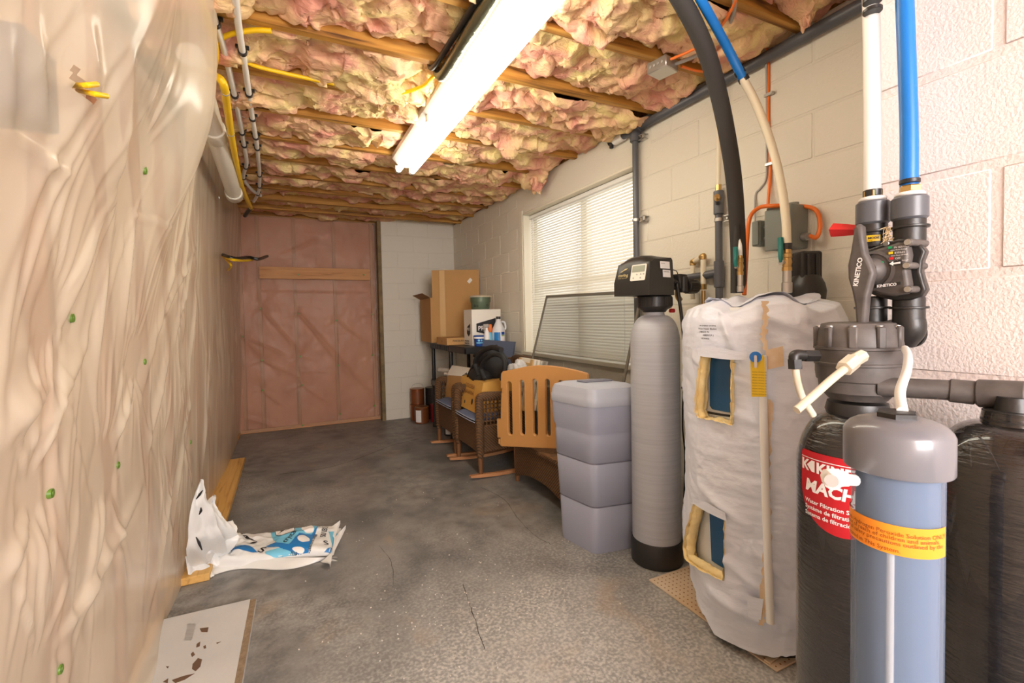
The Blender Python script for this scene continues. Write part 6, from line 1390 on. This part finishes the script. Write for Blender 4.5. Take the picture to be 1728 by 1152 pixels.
g = G(); g.shape(text_geo('PORCELAIN TILE', 0.026, sx=0.85, bold=0.0004), (q0[0]+0.06, 4.3385, ZS+0.033), (1, 0, 0), (0, 0, 1)); g.shape(text_geo('TILE', 0.022), (q0[0]-0.0015, 4.52, ZS+0.028), (0, -1, 0), (0, 0, 1)); part('carton_print', g, M['print_black'], fb)
w0 = P(797, 575, Y=4.10); w1 = P(846, 575, Y=4.10); wh = P(797, 522, Y=4.10)[2]-ZS
wb = carton('white_box', 'white printed box on the shelf under the green tin', w0[0], min(w1[0], 1.885), 4.10, 4.32, ZS, wh, M['whitecard'])
g = G()
for o_, u_, sc in (((w0[0]+0.045, 4.0985, ZS+0.11), (1, 0, 0), 1.0), ((w0[0]-0.0015, 4.235, ZS+0.10), (0, -1, 0), 0.75)):
    g.shape(([(a*sc, b*sc, 0) for a, b, c in flat_geo([[(0, 0.02), (0.09, 0.0) if sc == 1 else (0.06, -0.02), (0.20, 0.03) if sc == 1 else (0.12, 0.02), (0.20, 0.15) if sc == 1 else (0.12, 0.15), (0, 0.10)]])[0]], flat_geo([[(0, 0.02), (0.09, 0.0) if sc == 1 else (0.06, -0.02), (0.20, 0.03) if sc == 1 else (0.12, 0.02), (0.20, 0.15) if sc == 1 else (0.12, 0.15), (0, 0.10)]])[1]), o_, u_, (0, 0, 1))
for k in range(2): g.shape(text_geo('INSULATION', 0.022, sx=0.9, bold=0.0008), (w0[0]-0.0015, 4.30, ZS+0.035-0.023*k), (0, -1, 0), (0, 0, 1))
part('black_emblem', g, M['print_black'], wb)
g = G(); g.shape(text_geo('PRO', 0.06, bold=0.001), (w0[0]+0.06, 4.0970, ZS+0.145), (1, 0, 0), (0, 0, 1)); g.shape(text_geo('PRO', 0.038, bold=0.001), (w0[0]-0.003, 4.23, ZS+0.145), (0, -1, 0), (0, 0, 1)); part('emblem_print', g, M['print_white'], wb)
zb2 = ZS+wh; bw = P(811, 522, Y=4.21)
tin = thing('green_tin', 'round green tin with pale lid on top of the white box', 'tin', (bw[0], 4.21, zb2))
g = G(); g.lathe([(0.082, 0.001), (0.088, 0.008), (0.094, 0.072), (0.099, 0.074), (0.100, 0.118)], (bw[0], 4.21, zb2), 36); part('body', g, M['bowl'], tin)
g = G(); g.lathe([(0.108, 0.118), (0.112, 0.126), (0.09, 0.136), (0.02, 0.142)], (bw[0], 4.21, zb2), 36); part('lid', g, M['bowllid'], tin, 'pale lid')
g = G(); cb_ = oncyl((bw[0], 4.21, zb2), 0.092, -PI/2-0.6)
for u, v, r_ in ((-0.035, 0.035, 0.012), (-0.01, 0.033, 0.009), (0.09, 0.04, 0.012)): g.mapped(slice_geo(flat_geo([disc(u, v, r_, 12), disc(u, v, r_*0.5, 10)]), 0.008), lambda a, b, c_: cb_(a, b, 0.004))
part('dark_print', g, M['bowldark'], tin, None, 'stuff')
YJ = 4.02
def px_x(px): return P(px, 573, Y=YJ)[0]
xt = px_x(808); tub = thing('blue_tub', 'small blue plastic tub with lid on the shelf edge', 'tub', (xt, YJ, ZS))
g = G(); g.lathe([(0.038, 0.001), (0.040, 0.01), (0.046, 0.088)], (xt, YJ, ZS), 26); part('body', g, M['labeldeep'], tub)
g = G(); g.lathe([(0.047, 0.072), (0.048, 0.088)], (xt, YJ, ZS), 26, caps=False); part('white_band', g, M['print_white'], tub)
g = G(); g.lathe([(0.049, 0.088), (0.050, 0.098), (0.045, 0.102)], (xt, YJ, ZS), 26); part('lid', g, M['labeldeep'], tub)
ct = oncyl((xt, YJ, ZS), 0.044, -PI/2-0.25); g = G(); g.mapped(slice_geo(flat_geo([disc(-0.005, 0.055, 0.010, 12), disc(0.02, 0.055, 0.009, 12), rrect(-0.03, 0.04, 0.028, 0.038, 0.003)]), 0.008), lambda a, b, c_: ct(a, b, 0.003)); part('label_print', g, M['labelsky'], tub)
xs2 = px_x(821); spb = thing('spray_bottle', 'white spray bottle with green label standing beside the jug', 'bottle', (xs2, YJ-0.01, ZS))
g = G(); g.lathe([(0.026, 0.001), (0.028, 0.01), (0.028, 0.10), (0.020, 0.135), (0.012, 0.15), (0.012, 0.17)], (xs2, YJ-0.01, ZS), 22); part('body', g, M['print_white'], spb)
g = G(); g.lathe([(0.0286, 0.02), (0.0286, 0.06)], (xs2, YJ-0.01, ZS), 22, caps=False); part('label', g, M['labelgreen'], spb)
g = G(); g.box(xs2-0.035, xs2+0.022, YJ-0.024, YJ+0.004, ZS+0.17, ZS+0.205, 0.008); g.box(xs2-0.030, xs2-0.020, YJ-0.016, YJ-0.004, ZS+0.13, ZS+0.175, 0.003); part('trigger_head', g, M['greywire'], spb)
xo2 = px_x(830.5); ob = thing('orange_bottle', 'orange topped bottle between spray bottle and white jug', 'bottle', (xo2, YJ+0.05, ZS))
g = G(); g.lathe([(0.024, 0.001), (0.025, 0.09), (0.018, 0.12), (0.014, 0.125)], (xo2, YJ+0.05, ZS), 20); part('body', g, M['labelsky'], ob)
g = G(); g.lathe([(0.020, 0.125), (0.024, 0.15), (0.022, 0.19), (0.016, 0.20)], (xo2, YJ+0.05, ZS), 18); part('cap', g, M['orange'], ob, 'orange cap')
xj = px_x(843); jug = thing('white_jug', 'translucent white gallon jug with blue label at the shelf end', 'jug', (xj, YJ+0.02, ZS))
g = G(); g.lathe([(0.058, 0.001), (0.064, 0.012), (0.064, 0.135), (0.055, 0.165), (0.026, 0.225), (0.019, 0.235), (0.019, 0.25)], (xj, YJ+0.02, ZS), 30); part('body', g, M['jug'], jug)
g = G(); g.lathe([(0.022, 0.25), (0.022, 0.272), (0.018, 0.274)], (xj, YJ+0.02, ZS), 20); part('cap', g, M['black'], jug, 'black cap')
g = G(); g.tube([(xj+0.022, YJ, ZS+0.225), (xj+0.055, YJ, ZS+0.215), (xj+0.066, YJ, ZS+0.17), (xj+0.058, YJ, ZS+0.145)], 0.010, 10); part('handle', g, M['jug'], jug)
cj = oncyl((xj, YJ+0.02, ZS), 0.064, -PI/2-0.35)
for nm, u0_, u1_, v0, v1, m_ in (('label', -0.055, 0.06, 0.012, 0.132, 'print_white'), ('blue_panel', -0.05, 0.012, 0.018, 0.125, 'labelblue'), ('blue_strip', 0.022, 0.06, 0.10, 0.128, 'labeldeep'), ('green_strip', 0.022, 0.06, 0.088, 0.097, 'labelgreen')):
    g = G(); g.mapped(slice_geo(flat_geo([rrect(u0_, u1_, v0, v1, 0.003)]), 0.008), lambda a, b, c_, nm=nm: cj(a, b, 0.001 if nm == 'label' else 0.002)); part(nm, g, M[m_], jug)

# ------------------------------------------------------------------ paint cans in the corner
def can_(x, y, z, label, bm_, lm, r=0.082, h=0.188, bail=True, group='paint cans in the back corner', cat='paint can', ang=-PI/2-0.4, lw=0.09):
    t = thing('paint_can', label, cat, (x, y, z), group)
    g = G(); g.lathe([(r-0.004, 0.0005), (r, 0.004), (r, h-0.012), (r+0.003, h-0.010), (r+0.003, h)], (x, y, z), 28); part('body', g, M[bm_], t)
    g = G(); g.lathe([(r-0.002, h-0.004), (r-0.012, h+0.002), (r-0.02, h-0.003)], (x, y, z), 28); part('lid', g, M['canlid'], t)
    if lm:
        cc_ = oncyl((x, y, z), r, ang); g = G(); g.mapped(slice_geo(flat_geo([[(-lw/2, 0.02), (lw/2, 0.02), (lw/2, h-0.03), (-lw/2, h-0.03)]]), 0.015), lambda a, b, c_: cc_(a, b, 0.001)); part('label', g, M[lm], t)
    if bail:
        g = G(); g.tube([(x-r-0.002, y, z+h*0.8), (x-r*0.7, y-0.01, z+h+0.04), (x, y-0.015, z+h+0.06), (x+r*0.7, y-0.01, z+h+0.04), (x+r+0.002, y, z+h*0.8)], 0.002, 6); part('bail_handle', g, M['steel'], t)
    return t
can_(1.375, 5.47, 0.0, 'copper paint can at the bottom of the leftmost stack by the back wall', 'copper', None, bail=False)
can_(1.378, 5.47, 0.19, 'copper paint can with wire handle on top of the leftmost stack', 'copper', 'canbrown')
can_(1.376, 5.285, 0.0, 'paint can with white label in front of the leftmost stack', 'canbrown', 'print_white', bail=False, ang=-PI/2-0.75, lw=0.07)
can_(1.56, 5.46, 0.0, 'dark paint can at the bottom of the right stack', 'candark', None, bail=False)
can_(1.56, 5.46, 0.19, 'dark paint can with tin lid on top of the right stack', 'candark', 'canbrown', bail=False, ang=-1.0)
can_(1.525, 5.26, 0.0, 'slim red can beside the black shelf post', 'canred', 'print_white', r=0.048, h=0.21, bail=False, lw=0.02)
can_(1.555, 5.11, 0.0, 'silver can with pale label right behind the front shelf post', 'cansilver', 'print_white', r=0.05, h=0.17, bail=False)
can_(1.60, 4.85, 0.0, 'brown can with white label under the black shelf behind the front post', 'canbrown', 'print_white', r=0.075, h=0.19, bail=False, lw=0.06)
can_(1.50, 4.58, 0.0, 'dark can with white band on the floor under the far rocking chair', 'candark', 'print_white', r=0.075, h=0.15, bail=False, lw=0.12)
can_(1.68, 4.58, 0.0, 'second dark can with white band farther under the far rocking chair', 'candark', 'print_white', r=0.075, h=0.15, bail=False, lw=0.12)

# ------------------------------------------------------------------ loose window screen
scr = thing('window_screen', 'grey framed insect screen leaning against the window blind', 'screen', (1.66, 2.65, 0.60))
TLs, TRs = np.array([1.905, 3.26, 1.372]), np.array([1.895, 2.13, 1.350]); dn_ = np.array([-0.215, -0.04, -0.66]); BLs, BRs = TLs+dn_, TRs+dn_
sn = norm(np.cross(TRs-TLs, BLs-TLs))
def bar(a, b, w_): g = G(); d = norm(b-a); x_ = norm(np.cross(sn, d)); g.obox((a+b)/2, (np.linalg.norm(b-a)+w_, w_, 0.010), np.stack([d, x_, sn], 1), 0.002); part('frame_bar', g, M['screenframe'], scr)
for a, b in ((TLs, TRs), (TLs, BLs), (TRs, BRs), (BLs, BRs)): bar(a, b, 0.020)
g = G(); V = [TLs, TRs, BRs, BLs]; g.add(V, [(0, 1, 2, 3)]); part('mesh', g, M['screenmesh'], scr)

# ------------------------------------------------------------------ floor by the left wall: planks, torn board, salt bag
g = G(); g.box(-0.515, -0.368, 2.565, 4.62, 0.0005, 0.036, 0.003); solo('plank', g, M['plank'], 'bare pine plank lying along the foot of the plastic covered wall', 'plank')
dw = thing('drywall_sheet', 'grey drywall piece with torn paper lying on the floor at lower left', 'board', (-0.32, 1.9, 0))
c0_, c1_ = P(432, 1008, Z=0.028), P(285, 1042, Z=0.028); du_ = norm((c0_-c1_)*np.array([1, 1, 0])); dv_ = np.array([du_[1], -du_[0], 0.0]); dv_ = norm(dv_*0.75+np.array([0, -1, 0])*0.25)
Wd = 0.34; o0 = np.array([c0_[0], c0_[1], 0.0])-du_*Wd
Rd = np.stack([du_, -np.array([du_[1], -du_[0], 0.0]), np.array([0, 0, 1.0])], 1)
g = G()
def slab(x0, x1, y0, y1, z0, z1):
    V = []
    for z in (z0, z1):
        for a, b in ((x0, y0), (x1, y0), (x1, y1), (x0, y1)): V.append(o0+du_*a+dv_*b+np.array([0, 0, z]))
    return V, [(0, 3, 2, 1)[::-1], (4, 5, 6, 7)[::-1], (0, 1, 5, 4), (1, 2, 6, 5), (2, 3, 7, 6), (3, 0, 4, 7)]
g.add(*slab(0.0, Wd, 0, 0.95, 0.002, 0.024)); part('core', g, M['gypsum'], dw, 'crumbled brown core')
g = G(); g.add(*slab(0.012, Wd-0.022, -0.002, 0.95, 0.024, 0.0262)); g.add(*slab(Wd-0.006, Wd+0.001, -0.002, 0.95, 0.0, 0.020)); part('face_paper', g, M['drywall'], dw)
g = G(); g.add(*slab(0.012, 0.05, 0.24, 0.95, 0.0262, 0.027)); part('exposed_core', g, M['gypsum'], dw)
def dpt(px, py): q = P(px, py, Z=0.027)-o0; m_ = np.array([[du_[0], dv_[0]], [du_[1], dv_[1]]]); return tuple(np.linalg.solve(m_, q[:2]))
for pxs in ([(332, 1086), (338, 1082), (337, 1090), (331, 1092)], [(343, 1090), (347, 1088), (348, 1093), (344, 1094)], [(325, 1120), (334, 1110), (341, 1112), (338, 1124), (330, 1132), (324, 1128)], [(290, 1147), (310, 1140), (328, 1136), (312, 1146), (296, 1152)], [(275, 1150), (284, 1144), (283, 1152)], [(337, 1060), (352, 1058), (350, 1066), (340, 1066)], [(280, 1124), (285, 1124), (283, 1127)], [(322, 1103), (326, 1099), (329, 1104), (324, 1108)], [(365, 1084), (373, 1082), (366, 1086)]):
    g = G(); g.shape(flat_geo([[dpt(*p) for p in pxs]], 0.001), o0+np.array([0, 0, 0.0268]), du_, dv_, (0, 0, 1)); part('tear', g, M['tear'], dw)
gp = G()
for k in range(6):
    for j in range(1):
        a = dpt(316+2.3*k+1.0, 1052); b = dpt(304+2.3*k+1.0, 1102); d = np.array(b)-np.array(a); L_ = np.linalg.norm(d)
        if L_ > 0.001: gp.shape(text_geo('gypsum board panel ceiling', 0.010), o0+np.array([0, 0, 0.0272])+du_*a[0]+dv_*a[1], (du_*d[0]+dv_*d[1])/L_, np.cross((0, 0, 1), (du_*d[0]+dv_*d[1])/L_), (0, 0, 1))
part('stamped_print', gp, M['greywire'], dw)

# water softener salt bag
sbg = thing('salt_bag', 'white and blue torn salt bag lying flat on the concrete by the plastic wall', 'bag', (-0.1, 2.72, 0))
su = norm(np.array([0.541, -0.12, 0])); so = np.array([-0.385, 2.605, 0.0])+0.055*np.array([-su[1], su[0], 0]); sv = np.array([-su[1], su[0], 0]); LU, LV = 0.565, 0.30
def bagh(u, v):
    u = np.asarray(u, float); v = np.asarray(v, float); s, t = u/LU, v/LV
    e = np.clip(1-np.abs(2*s-0.95)**7, 0, 1)*np.clip(1-np.abs(2*t-1)**12, 0, 1)
    h = 0.040*e**0.4+0.004
    h = h+0.010*fbm(u*6, v*5, 2, 3, 3)*e+0.004*fbm(u*22, v*16, 5, 7, 3)*e+0.006*np.exp(-((t-0.72-0.1*np.sin(s*9))/0.05)**2)*e
    h = h+0.022*np.exp(-((s-0.06)/0.16)**2)*e*(1+0.8*fbm(u*16, v*16, 1, 9, 2))
    return np.clip(h, 0.003, 0.2)
def bagw(u, v, off=0.0):
    h = bagh(u, v)+off; q = np.multiply.outer(np.asarray(u, float), su)+np.multiply.outer(np.asarray(v, float), sv)+so
    q[..., 2] = h; return q
U_, V_ = np.meshgrid(np.linspace(0, LU, 110), np.linspace(0, LV, 70), indexing='ij')
wob = 0.008*fbm(U_*9, V_*9, 3, 13, 2)
topg = bagw(U_, V_); edge = (np.minimum(V_, LV-V_) < 1e-6) | (np.minimum(U_, LU-U_) < 1e-6)
topg[..., :2] += (wob[..., None]*sv[:2])
botg = topg.copy(); botg[..., 2] = 0.0012
g = G(); g.grid(topg); g.grid(botg[::-1]); nb = len(g.v)//2
bag_top = G(); g.ang = 180; part('body', g, M['saltbag'], sbg)
def side_strip():
    idx = [(i, 0) for i in range(110)]; V = [topg[i, j] for i, j in idx]+[botg[i, j] for i, j in idx]; n = len(idx); return V, [(k, k+1, n+k+1, n+k) for k in range(n-1)]
g = G(); g.add(*side_strip()); g.ang = 180; part('front_side', g, M['saltbag'], sbg)
def uvp(px, py, z=0.05): q = P(px, py, Z=z)-so; return (q@su, q@sv)
def c8(x, y): return uvp(370+x/8.04, 870+y/8.04)
def printed(name, pl_, mat, off, holes=()):
    g2 = slice_geo(flat_geo([pl_]+list(holes)), 0.012, 0.012); g = G()
    for a, b, c_ in g2[0]:
        a2, b2_ = min(max(a, 0.002), LU-0.002), min(max(b, 0.002), LV-0.002); q = bagw(a2, b2_, off); q[:2] += 0.008*float(fbm(a2*9, b2_*9, 3, 13, 2))*sv[:2]; g.v.append(tuple(q))
    g.f = [tuple(q) for q in g2[1]]; g.ang = 180; return part(name, g, M[mat], sbg)
printed('sky_panel', [c8(*p) for p in ((668, 105), (900, 95), (1350, 100), (1190, 475), (1000, 470), (760, 380))], 'labelsky', 0.0012)
printed('blue_panel', [c8(*p) for p in ((1345, 112), (1195, 472), (1000, 466), (620, 408), (690, 372), (945, 398), (1080, 252), (1250, 240))], 'labelblue', 0.0020)
ell = lambda cx_, cy_, rx_, ry_, n=22: [c8(cx_+rx_*math.cos(2*PI*k/n), cy_+ry_*math.sin(2*PI*k/n)) for k in range(n)]
printed('round_emblem', ell(890, 185, 135, 85), 'print_black', 0.0026); printed('round_emblem', ell(890, 185, 129, 80), 'print_white', 0.0032)
printed('leaf_mark', [c8(*p) for p in ((780, 228), (838, 200), (812, 145), (872, 160), (893, 182), (850, 208))], 'print_black', 0.0040)
for e_ in ((1197, 182, 85, 52), (1143, 322, 86, 42), (1070, 440, 82, 20)): printed('pebble_mark', ell(*e_), 'print_white', 0.0030)
printed('swoosh', [c8(*p) for p in ((20, 312), (45, 270), (120, 238), (230, 243), (360, 258), (512, 306), (450, 300), (220, 268), (100, 290), (40, 322))], 'print_black', 0.0014)
printed('dark_diamond', [c8(*p) for p in ((415, 350), (455, 320), (522, 322), (442, 382))], 'print_black', 0.0014)
printed('blue_strip', [c8(*p) for p in ((-10, 402), (90, 385), (75, 500), (-10, 512))], 'labelblue', 0.0014); printed('blue_strip', [c8(*p) for p in ((100, 420), (415, 425), (520, 496), (80, 500))], 'labelblue', 0.0014)
printed('sky_strip', [c8(*p) for p in ((620, 476), (900, 425), (1370, 485), (1362, 520), (630, 500))], 'labelsky', 0.0014)
printed('corner_panel', [c8(*p) for p in ((1535, 340), (1450, 530), (1382, 488), (1412, 430))], 'labelblue', 0.0014)
printed('corner_panel', [c8(*p) for p in ((1480, 180), (1610, 140), (1540, 330))], 'labelsky', 0.0014)
def bag_text(t, size, x, y, x2, y2, mat='print_black', shear=0.0, off=0.0030):
    a = np.array(c8(x, y)); d = np.array(c8(x2, y2))-a; d = d/np.linalg.norm(d); e_ = np.array([-d[1], d[0]]); g2 = slice_geo(text_geo(t, size, shear=shear, bold=0.0004), 0.02); g = G()
    for p_, q_, c_ in g2[0]:
        w2 = a+d*p_+e_*q_; a2, b2_ = min(max(w2[0], 0.001), LU-0.001), min(max(w2[1], 0.001), LV-0.001); q = bagw(a2, b2_, off); q[:2] += 0.008*float(fbm(a2*9, b2_*9, 3, 13, 2))*sv[:2]; g.v.append(tuple(q))
    g.f = [tuple(q) for q in g2[1]]; g.ang = 180; part('lettering', g, M[mat], sbg)
bag_text('STANDARD WATER SYSTEMS', 0.019, 850, 508, 1300, 520); bag_text('FOR LARGE', 0.017, 960, 474, 1100, 474)
bag_text('50 LBS.', 0.042, 1440, 250, 1475, 110); bag_text('crystals', 0.045, 900, 385, 1010, 280, 'print_black', 0.2); bag_text('size 22', 0.05, 330, 240, 420, 180); bag_text('S', 0.075, 505, 495, 560, 490); bag_text('S', 0.06, 1420, 355, 1480, 340)
bag_text('MINERAL WATER SOFTENER', 0.016, 1222, 470, 1375, 120); bag_text('Ultimate', 0.022, 100, 478, 240, 478, 'labeldeep'); bag_text('WATER CARE', 0.02, 915, 235, 960, 130)
# pointed seams at the right end, open torn end at the left
for a, b, c_ in ((c8(1480, 120), c8(1640, 30), c8(1560, 250)), (c8(1560, 240), c8(1715, 95), c8(1520, 500)), (c8(1380, 560), c8(1500, 610), c8(1540, 420))):
    g = G(); n_ = 6; Pn = np.zeros((n_, n_, 3))
    for i in range(n_):
        for j in range(n_):
            s_, t_ = i/(n_-1), j/(n_-1); q = (np.array(a)*(1-s_)+np.array(c_)*s_)*(1-t_)+np.array(b)*t_; w_ = su*q[0]+sv*q[1]+so; w_[2] = 0.006+0.030*t_*(1-0.6*s_)+0.02*(1-t_); Pn[i, j] = w_
    g.grid(Pn); Q = Pn.copy(); Q[..., 2] -= 0.0015; g.grid(Q[::-1]); g.ang = 180; part('seam_corner', g, M['saltbag'], sbg)
def ribbon(pts, widths_, seed, name='torn_flap', side=None):
    p = spline(pts, 8); m = len(p); ww = np.interp(np.linspace(0, 1, m), np.linspace(0, 1, len(widths_)), widths_); K = 14; Pn = np.zeros((m, K, 3)); side = norm(np.array([0.85, 0.45, 0.0])) if side is None else norm(side)
    nrm_ = norm(np.cross(side, (0, 0, 1)))
    for i in range(m):
        for j in range(K):
            t_ = j/(K-1)*2-1; r_ = float(fbm(np.float64(i*0.14+seed), np.float64(t_*2.2), seed, 5, 3)); Pn[i, j] = p[i]+side*(ww[i]*t_)*(1+0.15*r_)+nrm_*(0.012*r_+0.008*math.cos(t_*4+seed+i*0.1))
    g = G(); g.grid(Pn); Q = Pn+nrm_*0.002; g.grid(Q[::-1]); g.ang = 180; return part(name, g, M['saltbag'], sbg)
ribbon([P(352, 945, Z=0.05), P(346, 915, Y=2.52), P(341, 885, Y=2.50), P(336, 850, Y=2.48), P(338, 828, Y=2.48), P(340, 808, Y=2.48)], [0.075, 0.075, 0.055, 0.034, 0.022, 0.004], 1.3)
ribbon([P(372, 930, Z=0.06), P(368, 905, Y=2.62), P(358, 872, Y=2.60), P(355, 852, Y=2.60), P(362, 836, Y=2.60)], [0.075, 0.07, 0.04, 0.022, 0.006], 4.1)
ribbon([P(360, 945, Z=0.04), P(366, 925, Y=2.64), P(372, 900, Y=2.68), P(380, 880, Y=2.74)], [0.05, 0.075, 0.07, 0.03], 7.7)
ribbon([P(320, 935, Z=0.10), P(335, 960, Z=0.04), P(352, 973, Z=0.006)], [0.02, 0.045, 0.02], 9.4)
n_ = 46; A_, B_ = np.meshgrid(np.linspace(-1, 1, n_), np.linspace(-1, 1, n_), indexing='ij')
cr = np.abs(vnoise(A_*1.9+3, B_*1.9, 2.0, 5))*0.6+np.abs(vnoise(A_*4.3, B_*4.3+2, 1.0, 6))*0.3+np.abs(vnoise(A_*9, B_*9, 4.0, 7))*0.12
dm = np.clip(1-A_**2, 0, 1)*np.clip(1-B_**4, 0, 1); cc0 = P(372, 925, Z=0.04)
Pn = np.zeros((n_, n_, 3)); Pn[:] = cc0; Pn += np.multiply.outer(A_*0.095*(1+0.25*vnoise(B_*2.2, A_*1.5, 1.0, 3)), su)+np.multiply.outer(B_*0.145*(1+0.15*vnoise(A_*2.5, B_, 6.0, 3)), sv)
Pn[..., 2] = 0.030+0.055*dm**0.6+0.075*(0.45-cr)*np.clip(dm*1.8, 0.25, 1)
Pn[..., 2] = np.clip(Pn[..., 2], 0.006, 0.2)
g = G(); g.grid(Pn); Q = Pn.copy(); Q[..., 2] -= 0.0015; g.grid(Q[::-1]); g.ang = 180; part('crumpled_end', g, M['saltbag'], sbg)
g = G(); n_ = 24; Pn = np.zeros((n_, 10, 3))
for i in range(n_):
    for j in range(10):
        s_, t_ = i/(n_-1), j/9; a = P(330+240*s_, 945-5*s_, Z=0.02); b = P(352+205*s_, 972-28*s_-6*math.sin(s_*7), Z=0.004); q = a*(1-t_)+b*t_; q[2] = 0.028*(1-t_)**1.5*(1-0.4*s_)+0.003+0.006*abs(math.sin(s_*11))*(1-t_)*t_*4; Pn[i, j] = q
g.grid(Pn); Q = Pn.copy(); Q[..., 2] = 0.001; g.grid(Q[::-1]); g.ang = 180; part('under_fold', g, M['saltbag'], sbg)
for pts, m_ in (([(331, 842), (337, 834), (342, 827)], 'print_black'), ([(336, 868), (339, 862), (339, 856)], 'print_black'), ([(331, 906), (336, 916), (341, 928)], 'print_black')):
    g = G(); g.tube([P(x, y, Y=2.44) for x, y in pts], [0.002, 0.006, 0.002], 6); part('ink_stroke', g, M[m_], sbg)
